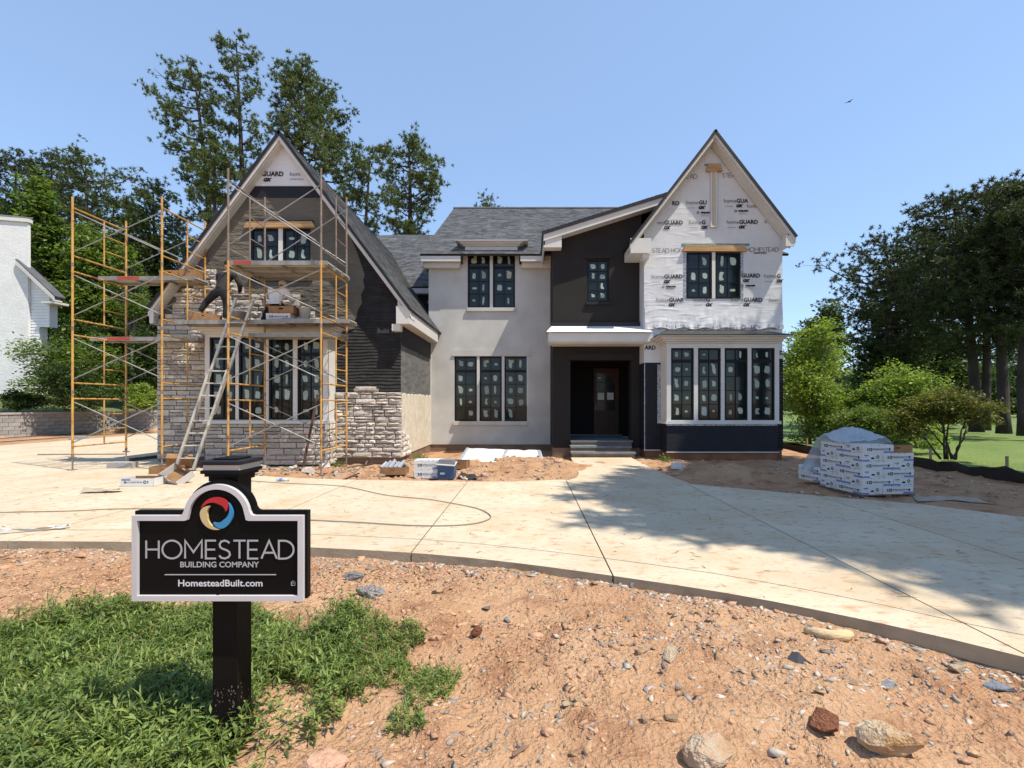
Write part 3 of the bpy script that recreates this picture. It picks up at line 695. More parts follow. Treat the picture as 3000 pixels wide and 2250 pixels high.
# brown scratch coat with a ragged edge against the felt
def pl(pts, d): return [(X(a, d), Z(b, d)) for a, b in pts]
edge = [(1050, 748), (1062, 785), (1069, 806), (1064, 822), (1069, 842), (1058, 863), (1061, 888), (1049, 907), (1045, 930), (1036, 948), (1040, 962), (1000, 975)]
sc_poly = [(LX0+.02, 2.2)]+[(LX0+.02, lz(LX0+.02)-.02), (X(640, LY), lz(X(640, LY))-.02), (X(724, LY), Z(580, LY)), (X(935, LY), Z(578, LY)), (X(1016, LY), lz(X(1016, LY))-.02)]+pl(edge, LY)+[(X(960, LY), Z(1000, LY)), (X(960, LY), 2.2)]
mb = MB(); wall_face(mb, sc_poly, [[(a, b) for a, b in win_l]], LY-.016, .016)
n = len(sc_poly)
for i in range(n):
    a, b = sc_poly[i], sc_poly[(i+1) % n]; mb.add([(a[0], LY-.016, a[1]), (b[0], LY-.016, b[1]), (b[0], LY, b[1]), (a[0], LY, a[1])], [(0, 1, 2, 3)])
part(mb, 'scratch_coat', M_scratch, label='rough brown scratch coat on the left gable')
# gable: white wrap triangle above a black felt band
gx = lambda y_: (Z(547, LY) if y_ == 0 else 0)
gt = LAZ-.45
mb = MB(); zb = Z(547, LY); hw = (LAZ-.17-zb)/LSL
mb.prism([(LAX-hw, zb), (LAX+hw, zb), (LAX, LAZ-.17)], LY-.055, LY+.01)
part(mb, 'gable_wrap', M_wrap, label='white printed wrap in the left gable peak')
mb = MB(); mb.box(LAX-hw-.1, LAX+hw+.1, LY-.03, LY-.001, Z(580, LY), zb-.004)
part(mb, 'felt_band', M_felt2)
# rake boards, soffits, frieze
RY = 12.75
def rake(ax, az, sl, ex, y, side, w=.30, th=.34):
    """white rake board and its soffit along one slope; ex = x of the eave end"""
    mb = MB(); ez = az-abs(ex-ax)*sl
    quadbox(mb, (ax, y, az-.085), (ex, y, ez-.085), w, .04)
    quadbox(mb, (ax, y+.05, az-.085-w*.92), (ex, y+.05, ez-.085-w*.92), .05, th)
    quadbox(mb, (ax, y+th*.80, az-.085-w-.02), (ex, y+th*.80, ez-.085-w-.02), .05, .06)
    return mb
for s in (-1, 1):
    ex = LAX+s*3.51 if s > 0 else LAX-3.5
    part(rake(LAX, LAZ, LSL, ex, RY, s, .155, .42), 'rake_board', M_white)
# eave returns
mb = MB(); exr, ezr = LAX+3.51, LAZ-3.51*LSL
mb.prism([(LX1-.02, ezr-.42), (exr-.01, ezr-.42), (exr-.01, ezr-.06), (LX1-.02, ezr+.2)], RY+.05, 16.6)
part(mb, 'eave_soffit', M_white)
mb = MB(); mb.box(LX1-.05, exr-.03, RY+.01, RY+.05, ezr-.42, ezr+.05); mb.box(LX1-.18, LX1+.05, RY+.06, LY-.02, ezr-.60, ezr-.42); part(mb, 'eave_return', M_white)
mb = MB(); exl = LAX-3.5; mb.box(exl+.03, LX0+.1, RY+.01, RY+.05, ezr-.40, ezr+.05); mb.prism([(exl+.02, ezr-.42), (LX0+.02, ezr-.42), (LX0+.02, ezr+.2), (exl+.02, ezr-.06)], RY+.05, 20)
part(mb, 'eave_return', M_white)
mb = MB(); mb.box(LX1-.01, LX1+.02, LY+.05, 16.95, ezr-.95, ezr-.42)
part(mb, 'felt_flap', M_felt2)
roof_plane('roof', (LAX+3.55, RY-.04, LAZ-3.55*LSL), (LAX+3.55, 19.0, LAZ-3.55*LSL), (LAX, 23.4, LAZ), (LAX, RY-.04, LAZ), label='steep right slope of the left gable roof')
roof_plane('roof', (LAX-3.55, RY-.04, LAZ-3.55*LSL), (LAX-3.55, 22.0, LAZ-3.55*LSL), (LAX, 23.4, LAZ), (LAX, RY-.04, LAZ), courses=False, label='steep left slope of the left gable roof')
# upper window with its timber head
mid = (win_l[0][0]+win_l[1][0])/2
wz0, wz1 = Z(818, LY), Z(670, LY)
window(win_l[0][0], mid-.06, wz0, wz1, LY-.015, 3); window(mid+.06, win_l[1][0], wz0, wz1, LY-.015, 3)
mb = MB(); mb.box(mid-.06, mid+.06, LY-.02, LY+.1, wz0, wz1); part(mb, 'mullion', M_white)
mb = MB(); a0, a1 = X(720, LY), X(927, LY); mb.prism([(a0, Z(672, LY)+.02), (a0+.08, Z(652, LY)), (a1-.08, Z(652, LY)), (a1, Z(672, LY)+.02)], LY-.10, LY-.017)
part(mb, 'window_head', M_wood, label='rough timber head over the left gable window')
mb = MB(); mb.box(a0+.06, a1-.06, LY-.11, LY-.017, Z(652, LY)+.002, Z(652, LY)+.03); part(mb, 'head_flashing', M_roofedge)
mb = MB(); mb.box(a0+.1, a1-.1, LY-.05, LY-.017, wz0-.06, wz0-.002); part(mb, 'window_sill', M_black)
# ------------------------------------------------------------------ bay window of the left wing
BZ0, BZ1 = Z(1233, BY), Z(990, BY)
lw_ = [(613.6, 689.5), (699, 775), (787, 858), (871, 946)]
holes = [rect(X(a, BY), X(b, BY), Z(1230, BY), Z(988, BY)) for a, b in lw_]
mb = MB(); wall_face(mb, rect(bay0, bay1, BZ0, BZ1+.1), holes, BY, .12)
mb.box(bay1-.10, bay1, BY+.001, LY, BZ0, BZ1+.1); mb.box(bay0, bay0+.10, BY+.001, LY, BZ0, BZ1+.1); mb.box(bay0+.1, bay1-.1, LY-.05, LY+.2, BZ0-.4, BZ1)
part(mb, 'bay_front', M_white, label='white panelled front of the left bay window')
for h in holes: window(h[0][0], h[1][0], h[0][1], h[2][1], BY+.02, 4, .205)
mb = MB(); mb.box(bay0-.03, bay1+.03, BY-.05, LY-.02, BZ0-.075, BZ0-.002); part(mb, 'bay_sill', M_white)
def cornice(x0, x1, y, zb, zt, wally, name, steps=((0.04, .30), (.12, .55), (.20, .8), (.27, 1.0)), ends=(1, 1)):
    mb = MB(); zp = zb
    for off, t in steps:
        z1 = zb+(zt-zb)*t; mb.box(x0-off*ends[0], x1+off*ends[1], y-off, wally, zp, z1-.003); zp = z1
    return part(mb, name, M_white)
cornice(bay0, bay1, BY, BZ1+.102, Z(955, BY), LY-.02, 'bay_cornice')
mb = MB(); zt = Z(955, BY)+.004
mb.add([(bay0-.3, BY-.3, zt), (bay1+.3, BY-.3, zt), (bay1+.05, LY-.02, zt+.22), (bay0-.05, LY-.02, zt+.22), (bay0-.3, LY-.02, zt), (bay1+.3, LY-.02, zt)], [(0, 1, 2, 3), (0, 3, 4), (1, 5, 2)])
part(mb, 'bay_roof', M_roofedge)
# stone backing under the bay
mb = MB(); mb.box(bay0+.02, bay1-.02, BY+.05, LY+.05, -.15, BZ0-.08); part(mb, 'bay_base', M_mortar)
# ------------------------------------------------------------------ right side wall coats (x = LX1)
mb = MB(); r = np.random.default_rng(3); ys = np.linspace(LY+.02, 16.98, 26); zt_ = Z(1155, LY)+.02+.06*(r.random(26)-.5)
vs = [(LX1+.018, y_, .16) for y_ in ys]+[(LX1+.018, y_, z_) for y_, z_ in zip(ys, zt_)]
mb.add(vs, [(i, i+1, i+27, i+26) for i in range(25)]); mb.add([(LX1+.018, y_, z_) for y_, z_ in zip(ys, zt_)]+[(LX1, y_, z_+.01) for y_, z_ in zip(ys, zt_)], [(i, i+1, i+27, i+26) for i in range(25)])
part(mb, 'cream_coat', M_cream, label='cream scratch coat on the side wall of the left wing')
mb = MB(); mb.box(LX1-.02, LX1+.03, 16.93, 16.985, .15, 4.0); part(mb, 'corner_bead', M_white)
# ------------------------------------------------------------------ stone veneer
STONES = []
def stone_mesh(seed):
    r = np.random.default_rng(seed); nx, nz = 5, 4; V = []; Fc = []
    for j in range(nz):
        for i in range(nx):
            edge_ = i in (0, nx-1) or j in (0, nz-1)
            u, w_ = i/(nx-1)-.5, j/(nz-1)-.5
            ins = .03
            V.append((u*(1-ins)+(0 if edge_ else r.uniform(-.06, .06)), -.25-(.0 if edge_ else r.uniform(.05, .75)) + (r.uniform(-.2, .1) if edge_ else 0), w_*(1-ins*2)+(0 if edge_ else r.uniform(-.08, .08))))
    V = [(v[0]+(r.uniform(-.012, .012)), v[1], v[2]+r.uniform(-.02, .02)) for v in V]
    b = len(V); V += [(-.5, 1, -.5), (.5, 1, -.5), (.5, 1, .5), (-.5, 1, .5)]
    for j in range(nz-1):
        for i in range(nx-1):
            a = j*nx+i
            Fc.append((a, a+1, a+nx+1, a+nx) if r.random() < .5 else (a, a+1, a+nx+1, a+nx))
    bot = list(range(nx)); top = [(nz-1)*nx+i for i in range(nx)]; lf = [j*nx for j in range(nz)]; rt = [j*nx+nx-1 for j in range(nz)]
    Fc += [tuple(bot[::-1]+[b, b+1]), tuple(top+[b+2, b+3]), tuple(lf+[b+3, b]), tuple(rt[::-1]+[b+1, b+2])]
    me = bpy.data.meshes.new('stone'); me.from_pydata(V, [], Fc); me.materials.append(M_stone); me.update(); return me
STM = [stone_mesh(300+i) for i in range(22)]
LAID = []      # (area, centre, size(x, depth, z), frame)  frame: 'f' front facing, 'r' right facing
def lay(x0, x1, z0, z1, keep, y, frame, seed, big=1.0):
    r = random.Random(seed); z = z0
    while z < z1-.03:
        h = r.choice((.105, .13, .155, .18))*big; h = min(h, z1-z) if z1-z > .06 else z1-z
        x = x0
        while x < x1-.02:
            w_ = r.uniform(.20, .56)*big
            if x1-x-w_ < .12: w_ = x1-x
            rows = [(z, h)]
            if h > .14 and r.random() < .38: t = r.uniform(.4, .6); rows = [(z, h*t), (z+h*t, h*(1-t))]
            for za, hh in rows:
                if keep(x+w_/2, za+hh/2): LAID.append((w_*hh, (x+w_/2, y, za+hh/2), (w_-.012, .055, hh-.012), frame))
            x += w_
        z += h
# top of the laid stone on the gable: steps down to the right
prof = [(463, 850), (505, 805), (560, 798), (625, 797), (660, 805), (668, 838), (718, 842), (719, 852), (758, 855), (790, 868), (818, 875), (850, 868), (868, 870), (870, 882), (885, 884), (886, 893), (900, 895), (902, 905), (918, 908), (920, 918), (931, 920), (932, 946), (945, 948)]
pxs = [X(a, LY) for a, b in prof]; pzs = [Z(b, LY) for a, b in prof]
topz = lambda x: np.interp(x, pxs, pzs)
# left pier, full height, up to the stepped top
lay(LX0+.01, bay0-.005, .12, 5.6, lambda x, z: z < topz(x) and z < lz(x)-.35, LY-.035, 'f', 1)
lay(bay0-.005, X(940, LY), Z(955, BY)+.2, 5.6, lambda x, z: z < topz(x) and z < lz(x)-.35, LY-.035, 'f', 2)
# under the bay
lay(bay0, bay1, -.02, BZ0-.08, lambda x, z: True, BY+.02, 'f', 3)
# bay right return and right of the bay
for k in range(7):
    z = -.02+k*.155
    LAID.append((.62*.15, (bay1+.015, (BY+LY)/2-.16, z+.07), (.30, .055, .145), 'r')); LAID.append((.3*.15, (bay1+.015, (BY+LY)/2+.15, z+.07), (.28, .055, .145), 'r'))
rtop = [(989, 1150), (1035, 1150), (1036, 1133), (1110, 1133), (1111, 1150), (1180, 1152)]
rxs = [X(a, LY) for a, b in rtop]; rzs = [Z(b, LY) for a, b in rtop]
lay(bay1+.01, LX1+.03, .12, Z(1135, LY), lambda x, z: z < np.interp(x, rxs, rzs)+.02, LY-.035, 'f', 5)
LAID.append((.4*.15, (X(1073, LY), LY-.035, Z(1142, LY)+.02), (.56, .055, .145), 'f'))
# a stepped start of stone on the side wall
for k in range(5):
    n_ = (4, 4, 3, 3, 2)[k] if k < 5 else 1
    for j in range(n_): LAID.append((.02, (LX1+.04, LY+.10+j*.22+(k % 2)*.06, .20+k*.14), (.205, .05, .13), 'r'))
for q in ((LX0+.005, bay0-.004, LY-.02, LY-.0005, .12, 2.2), (bay1+.02, LX1, LY-.02, LY-.0005, .15, Z(1152, LY))): part(MB().box(*q), 'mortar_bed', M_mortar)
LAID.sort(key=lambda s: -s[0]); rs2 = random.Random(77)
small = []
for i, (ar, c, sz, fr) in enumerate(LAID):
    me = rs2.choice(STM); dpt = rs2.uniform(.75, 1.5)
    M = Matrix.Translation(c) @ (Matrix.Rotation(math.pi/2, 4, 'Z') if fr == 'r' else Matrix.Identity(4)) @ Matrix.Diagonal((sz[0]*(1 if rs2.random() < .5 else -1) if False else sz[0], sz[1]*dpt, sz[2], 1))
    if i < 300:
        o = link('stone', me, house); o.matrix_local = M
    else:
        small.append((me, M))
if small:
    V = []; Fc = []
    for me, M in small:
        b = len(V); V += [(M @ v.co)[:] for v in me.vertices]; Fc += [tuple(q+b for q in p.vertices) for p in me.polygons]
    me = bpy.data.meshes.new('small_stones'); me.from_pydata(V, [], Fc); me.materials.append(M_stone_s); me.update()
    tag(link('stone_fill', me, house), kind='stuff')
# ------------------------------------------------------------------ middle: pale stucco block (y = 17)
MY = 17.0; mx0, mx1 = X(1256, MY), X(1614, MY)+.02
tri = [rect(X(a, MY), X(b, MY), Z(1234, MY), Z(1044, MY)) for a, b in ((1331, 1397), (1405, 1470), (1478, 1544))]
upw = [rect(X(a, MY), X(b, MY), Z(902, MY), Z(738, MY)) for a, b in ((1370, 1435), (1444, 1509))]
d0, d1 = X(1357, MY), X(1521, MY)
outer = [(mx0, .15), (mx1, .15), (mx1, 6.55), (d1, 6.55), (d1, 7.02), (d0, 7.02), (d0, 6.55), (mx0, 6.55)]
mb = MB(); wall_face(mb, outer, tri+upw, MY, .13)
mb.add([(mx0, MY, .15), (mx0, MY, 6.9), (mx0, 31, 6.9), (mx0, 31, .15)], [(0, 1, 2, 3)])
mb.add([(mx0, MY, 6.4), (mx0, 24, 11.2), (mx0, 31, 6.4)], [(0, 1, 2)])
for xs in (d0, d1): mb.add([(xs, MY, 6.5), (xs, MY, 7.02), (xs, MY+1.2, 7.02), (xs, MY+1.2, 6.5)], [(0, 1, 2, 3)])
part(mb, 'stucco_wall', M_stucco, label='pale grey stucco wall of the middle block')
mb = MB(); mb.box(mx0+.01, mx1, MY+.03, 17.4, -.4, .15); part(mb, 'foundation', M_found)
for g_ in (tri, upw):
    for h in g_: window(h[0][0]+.004, h[1][0]-.004, h[0][1]+.004, h[2][1]-.004, MY+.045, 4 if g_ is tri else 3, .225 if g_ is tri else .27)
mb = MB(); a0, a1 = X(1322, MY), X(1557, MY); mb.prism([(a0, tri[0][2][1]+.012), (a0+.09, Z(1025, MY)), (a1-.09, Z(1025, MY)), (a1, tri[0][2][1]+.012)], MY-.035, MY-.002); part(mb, 'window_head', M_stucco)
mb = MB(); mb.box(X(1328, MY), X(1545, MY), MY-.075, MY+.04, Z(1245, MY), Z(1235, MY)+.01); part(mb, 'window_sill', M_stucco)
mb = MB(); mb.box(X(1368, MY), X(1511, MY), MY-.075, MY+.04, Z(912, MY), Z(902, MY)); part(mb, 'window_sill', M_stucco)
for h in tri[:2]: mb = MB(); mb.box(h[1][0]+.002, h[1][0]+.094, MY-.004, MY+.1, h[0][1], h[2][1]); part(mb, 'mullion', M_white)
mb = MB(); mb.box(upw[0][1][0]+.002, upw[1][0][0]-.002, MY-.004, MY+.1, upw[0][0][1], upw[0][2][1]); part(mb, 'mullion', M_white)
cornice(X(1366, 16.9), X(1512, 16.9), MY, 6.99, 7.34, 18.2, 'dormer_cornice', ((.05, .55), (.12, .7), (.19, .85), (.26, 1)))
mb = MB(); mb.add([(d0-.28, MY-.29, 7.345), (d1+.32, MY-.29, 7.345), (d1+.32, 18.4, 7.42), (d0-.28, 18.4, 7.42)], [(0, 1, 2, 3)]); mb.box(d0-.275, d1+.315, MY-.285, MY-.26, 7.31, 7.344); part(mb, 'dormer_roof', M_white)
for k, (a, b) in enumerate(((-3.76, d0-.04), (d1+.05, .95))):
    mb = MB(); mb.box(a, b, 16.60, 16.64, 6.55, 6.75); mb.prism([(a+.04, 6.56), (b-.03, 6.56), (b-.03, 6.60), (a+.04, 6.60)], 16.64, 17.3); mb.box(a+.05, b-.05, 16.80, MY-.003, 6.38, 6.555)
    if k == 0: mb.box(a+.01, a+.05, 16.64, 31, 6.4, 6.62)
    part(mb, 'eave_box', M_white)
SL = 0.62
roof_plane('roof', (-3.78, 16.56, 6.79), (9.0, 16.56, 6.79), (7.5, 24, 11.4), (-3.78, 24, 11.4), label='grey shingled main roof behind the dormer')
mb = MB(); mb.add([(-3.78, 24, 11.4), (7.5, 24, 11.4), (9, 31.5, 6.75), (-3.78, 31.5, 6.75)], [(0, 1, 2, 3)]); part(mb, 'roof', M_shbase, label='rear slope of the main roof')
mb = MB(); mb.path([(-3.8, 24, 11.42), (7.5, 24, 11.42)], .07, 6); part(mb, 'ridge_cap', M_shingle)
# recessed link behind the left wing
roof_plane('roof', (-8.5, 19.0, 6.25), (-3.5, 19.0, 6.25), (-3.5, 26.8, 11.08), (-8.5, 26.8, 11.08), label='shingled roof of the recessed link')
mb = MB(); mb.box(-8.4, mx0, 19.35, 19.5, .1, 6.2); part(mb, 'link_wall', M_felt)
mb = MB(); mb.box(-5.2, mx0-.005, 19.02, 19.06, 6.0, 6.2); mb.box(-5.2, mx0-.005, 19.06, 19.36, 5.98, 6.02); part(mb, 'link_fascia', M_white)
window(X(1224, 19.3), X(1250, 19.3), Z(905, 19.3), Z(868, 19.3), 19.32, 2, cols=1)
# ------------------------------------------------------------------ dark brown entrance block (y = 15.1)
EY_ = 15.1; ex0, ex1 = X(1620, EY_), 3.55
so_ = rect(X(1671, EY_), X(1849, EY_), .44, Z(1055, EY_))
bw = rect(X(1720, EY_), X(1784, EY_), Z(884, EY_), Z(760, EY_))
def shedz(x): return 6.885+.313*(x-.42)
outer = [(ex0, .2), (X(1671, EY_), .2), (X(1671, EY_), .44), (X(1671, EY_), Z(1055, EY_)), (X(1849, EY_), Z(1055, EY_)), (X(1849, EY_), .2), (ex1, .2), (ex1, shedz(ex1)-.08), (ex0, shedz(ex0)-.08)]
mb = MB(); wall_face(mb, outer, [bw], EY_, .14)
mb.add([(ex0, EY_, .2), (ex0, EY_, shedz(ex0)-.08), (ex0, 17.1, shedz(ex0)-.08), (ex0, 17.1, .2)], [(0, 1, 2, 3)])
part(mb, 'brown_wall', M_brown, label='dark brown stucco wall round the front entrance')
mb = MB(); mb.box(ex0-.01, ex1, EY_+.02, 15.6, -.4, .2); part(mb, 'foundation', M_found)
ox0, ox1, oz1 = so_[0][0], so_[1][0], so_[2][1]
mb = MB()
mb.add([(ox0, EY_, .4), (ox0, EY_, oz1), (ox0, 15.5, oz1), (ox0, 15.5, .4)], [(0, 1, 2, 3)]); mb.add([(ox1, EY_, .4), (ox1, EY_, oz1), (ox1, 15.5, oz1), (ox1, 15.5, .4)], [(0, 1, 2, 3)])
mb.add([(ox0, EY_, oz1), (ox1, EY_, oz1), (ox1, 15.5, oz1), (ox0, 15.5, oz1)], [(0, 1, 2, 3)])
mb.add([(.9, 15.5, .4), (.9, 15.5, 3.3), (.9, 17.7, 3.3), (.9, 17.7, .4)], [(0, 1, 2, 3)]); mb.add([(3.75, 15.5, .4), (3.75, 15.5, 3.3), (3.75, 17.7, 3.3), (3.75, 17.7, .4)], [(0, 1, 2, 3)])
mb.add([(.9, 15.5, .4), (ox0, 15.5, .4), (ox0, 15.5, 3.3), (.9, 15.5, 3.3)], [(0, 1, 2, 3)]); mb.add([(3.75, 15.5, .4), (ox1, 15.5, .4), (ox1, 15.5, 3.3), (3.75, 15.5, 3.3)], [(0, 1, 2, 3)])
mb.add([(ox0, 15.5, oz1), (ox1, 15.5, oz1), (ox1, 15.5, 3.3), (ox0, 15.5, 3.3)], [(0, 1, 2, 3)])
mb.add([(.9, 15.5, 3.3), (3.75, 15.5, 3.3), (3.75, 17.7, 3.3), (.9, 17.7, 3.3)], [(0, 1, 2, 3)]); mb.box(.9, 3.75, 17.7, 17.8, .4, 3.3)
part(mb, 'porch_recess', mat('shaded_brown_panel', (.008, .0065, .006), .9, .1))  # porch shade put into the colour: darker copy of the brown stucco
mb = MB(); mb.prism([(X(1662, EY_), oz1+.004), (X(1672, EY_), Z(1036, EY_)), (X(1854, EY_), Z(1036, EY_)), (X(1864, EY_), oz1+.004)], EY_-.05, EY_-.002); part(mb, 'entrance_head', M_brown)
window(bw[0][0]+.003, bw[1][0]-.003, bw[0][1]+.003, bw[2][1]-.003, EY_+.03, 4)
mb = MB(); a0, a1 = X(1708, EY_), X(1794, EY_); mb.prism([(a0, Z(757, EY_)), (a0+.07, Z(740, EY_)), (a1-.07, Z(740, EY_)), (a1, Z(757, EY_))], EY_-.05, EY_-.002); part(mb, 'window_head', M_brown)
mb = MB(); mb.box(X(1716, EY_), X(1788, EY_), EY_-.06, EY_+.03, Z(893, EY_), Z(885, EY_)); part(mb, 'window_sill', M_brown)
# front door with an arched, divided light
M_door = mat('stained_wood_door', (.050, .022, .010), .6, .3, 3, bump=.2, bscale=20, stretch=(4, 1, .6))
dx0, dx1, DY = X(1739, 17.66), X(1812, 17.66), 17.6
door = part(MB().box(dx0, dx1, DY, DY+.06, .45, 2.9), 'door', M_door, label='arched front door of stained wood')
gx0, gx1 = X(1748, DY), X(1802, DY); gz0 = Z(1203, DY); gz1 = Z(1092, DY)
arch = [(gx0, gz0), (gx1, gz0)]+[(gx0+(gx1-gx0)*math.sin(t), gz1-.55+.55*math.cos(t)) for t in np.linspace(math.pi/2, 0.05, 8)]+[(gx0, gz1)]
MB().prism(arch, DY-.008, DY-.001).build('door_glass', mat('door_glass', (.025, .027, .027), .15, .2, spec=.2), door)
for k in range(1, 4): MB().box(gx0, gx1, DY-.02, DY-.009, gz0+k*.345-.012, gz0+k*.345+.012).build('glazing_bar', M_door, door)
MB().box((gx0+gx1)/2-.012, (gx0+gx1)/2+.012, DY-.0215, DY-.009, gz0, gz1-.1).build('glazing_bar', M_door, door)
M_paper = mat('white_paper', (.62, .62, .6), .8, .05)
for a in (gx0+.03, (gx0+gx1)/2+.04): MB().box(a, a+.24, DY-.03, DY-.023, gz0+.40, gz0+.66).build('paper_notice', M_paper, door)
MB().box(gx0+.06, gx0+.15, DY-.03, DY-.023, gz1-.22, gz1-.17).build('paper_notice', M_paper, door)
for a in (dx0+.10, (dx0+dx1)/2+.03): MB().box(a, a+.30, DY-.015, DY-.001, .60, 1.18).build('door_panel', M_door, door)
hm = MB(); hm.tube((dx0+.055, DY-.06, 1.42), (dx0+.055, DY, 1.42), .02); hm.tube((dx0+.055, DY-.06, 1.36), (dx0+.055, DY-.06, 1.56), .012); hm.build('door_handle', M_foil, door)
# steps: three bluestone treads on grey risers
for k, (y0, zt, a, b) in enumerate(((14.98, .44, ox0-.002, ox1+.03), (14.55, .30, 1.27, 3.13), (14.16, .155, 1.25, 3.17))):
    mb = MB(); mb.box(a, b, y0, 17.69 if k == 0 else y0+.46, zt-.055, zt); part(mb, 'step_tread', M_blue_stone)
    mb = MB(); mb.box(a+.03, b-.03, y0+.035, y0+.48, -.1 if k == 2 else zt-.20, zt-.057); part(mb, 'step_riser', M_found)
mb = MB(); mb.box(dx0-.9, dx1+.1, 17.45, 17.69, .44, .47); part(mb, 'threshold', M_blue_stone)
# shed roof over the entrance block
mb = MB(); yA = 14.66
P_ = lambda x, y: (x, y, shedz(x))
roof_plane('roof', P_(.40, yA), P_(.40, 18.6), P_(5.4, 19.5), P_(5.4, yA), .09, label='low sloped roof over the brown entrance block')
mb = MB(); quadbox(mb, (.45, 14.70, shedz(.45)-.09), (5.3, 14.70, shedz(5.3)-.09), .20, .04); quadbox(mb, (.47, 14.745, shedz(.47)-.25), (5.3, 14.745, shedz(5.3)-.25), .03, .36)
mb.prism([(.45, 6.42), (ex0+.25, 6.42), (ex0+.25, shedz(1.0)-.28), (.45, shedz(.45)-.28)], 14.74, 15.08); mb.box(.45, .49, 14.74, 17, 6.5, shedz(.45)-.1)
part(mb, 'shed_rake', M_white)
# porch canopy
mb = MB(); mb.box(.58, 3.63, 14.30, 14.34, 3.46, 3.72); mb.box(.60, 3.61, 14.34, 15.09, 3.425, 3.46); mb.box(.585, .625, 14.34, 15.09, 3.461, 3.72); mb.box(3.585, 3.625, 14.34, 14.49, 3.461, 3.72); mb.box(.72, 3.5, 14.40, 15.09, 3.40, 3.419)
part(mb, 'canopy_fascia', M_white)
mb = MB(); mb.add([(.52, 14.22, 3.74), (3.68, 14.22, 3.74), (3.52, 15.095, 4.06), (.72, 15.095, 4.06), (.52, 14.22, 3.725), (3.68, 14.22, 3.725), (.52, 15.09, 3.725)], [(0, 1, 2, 3), (4, 5, 1, 0), (0, 3, 6, 4)])
part(mb, 'canopy_roof', mat('white_roof_underlay', (.72, .72, .71), .5, .06, 3, bump=.15, bscale=12), label='white underlay on the porch canopy')
mb = MB(); mb.box(.70, 3.50, 15.0, 15.098, 4.03, 4.15); part(mb, 'canopy_flashing', M_roofedge)
# ------------------------------------------------------------------ right gabled wing (y = 14.5)
GY = 14.5; gx0_, gx1_ = X(1887, GY), X(2292, GY); GAX, GAZ = 5.5, 9.68; GSL = 1.30
def gz(x): return GAZ-.17-abs(x-GAX)*GSL
rw = rect(X(2011, GY), X(2169, GY), Z(875, GY), Z(739, GY))
zc = 2.83
mb = MB(); wall_face(mb, [(gx0_, zc), (gx1_, zc), (gx1_, gz(gx1_)), (GAX, gz(GAX)), (gx0_, gz(gx0_))], [rw], GY, .12)
for xs in (gx0_, gx1_): mb.add([(xs, GY, zc), (xs, GY, gz(xs)), (xs, 15.3 if xs == gx0_ else 30, gz(xs)), (xs, 15.3 if xs == gx0_ else 30, zc)], [(0, 1, 2, 3)])
part(mb, 'wrap_wall', M_wrap, label='right gable wall covered in crinkled white house wrap')
mb = MB(); mb.box(gx0_, gx1_, GY-.006, 15.4, .19, zc+.01); mb.box(gx1_-.3, gx1_+.002, 15.4, 30, .19, zc); part(mb, 'felt_base', M_felt2, label='dark blue felt on the base of the right wing')
mb = MB(); mb.box(7.27, gx1_+.012, GY-.022, GY-.007, .19, Z(1051, GY)); part(mb, 'felt_strip', M_felt)
mb = MB(); mb.box(gx0_+.02, gx1_-.004, GY+.02, 29, -.4, .19); part(mb, 'foundation', mat('red_parged_foundation', (.23, .095, .045), .9, .25, 2.5, bump=.4, bscale=20))
GRY = 14.1
for s in (-1, 1):
    exx = GAX-2.52 if s < 0 else GAX+2.38
    part(rake(GAX, GAZ, GSL, exx, GRY, s, .145, .38), 'rake_board', M_white)
ezr2, ezl2 = GAZ-2.38*GSL, GAZ-2.52*GSL
mb = MB(); mb.prism([(gx1_-.02, ezr2-.33), (GAX+2.26, ezr2-.30), (GAX+2.36, ezr2-.06), (gx1_-.02, ezr2+.1)], GRY+.05, 30); part(mb, 'eave_soffit', M_white)
mb = MB(); mb.box(gx1_-.1, GAX+2.33, GRY+.01, GRY+.05, ezr2-.34, ezr2-.02); part(mb, 'eave_return', M_white)
mb = MB(); mb.box(GAX-2.50, gx0_+.12, GRY+.01, GRY+.05, ezl2-.36, ezl2+.08); mb.box(GAX-2.49, gx0_-.005, GRY+.05, 15.08, ezl2-.36, ezl2-.02)
mb.box(gx0_-.12, gx0_+.08, GRY+.06, GY-.005, ezl2-.50, ezl2-.362)
part(mb, 'eave_return', M_white)
roof_plane('roof', (GAX+2.42, GRY-.04, GAZ-2.42*GSL), (GAX+2.42, 30, GAZ-2.42*GSL), (GAX, 24, GAZ), (GAX, GRY-.04, GAZ), courses=False, label='steep right slope of the right gable roof')
roof_plane('roof', (GAX-2.56, GRY-.04, GAZ-2.56*GSL), (GAX-2.56, 15.06, GAZ-2.56*GSL), (GAX, 15.06, GAZ), (GAX, GRY-.04, GAZ), courses=False, label='front piece of the left slope of the right gable roof')
roof_plane('roof', (GAX-1.5, 15.07, GAZ-1.5*GSL), (GAX-1.5, 22, GAZ-1.5*GSL), (GAX, 24, GAZ), (GAX, 15.07, GAZ), courses=False, label='rear piece of the left slope of the right gable roof')
m2 = (rw[0][0]+rw[1][0])/2
window(rw[0][0]+.003, m2-.05, rw[0][1]+.003, rw[2][1]-.003, GY-.02, 3); window(m2+.05, rw[1][0]-.003, rw[0][1]+.003, rw[2][1]-.003, GY-.02, 3)
mb = MB(); mb.box(m2-.05, m2+.05, GY-.024, GY+.1, rw[0][1], rw[2][1]); part(mb, 'mullion', M_white)
mb = MB()
for a in (rw[0][0]-.09, rw[1][0]+.004): mb.box(a, a+.085, GY-.008, GY-.002, rw[0][1]-.02, rw[2][1]-.004)
part(mb, 'flashing_tape', M_foil)
def beam(a, b, zt, zb, y, cut=.06, th=.09): return MB().prism([(a, zb), (a+cut, zt), (b-cut, zt), (b, zb)], y-th, y-.004)
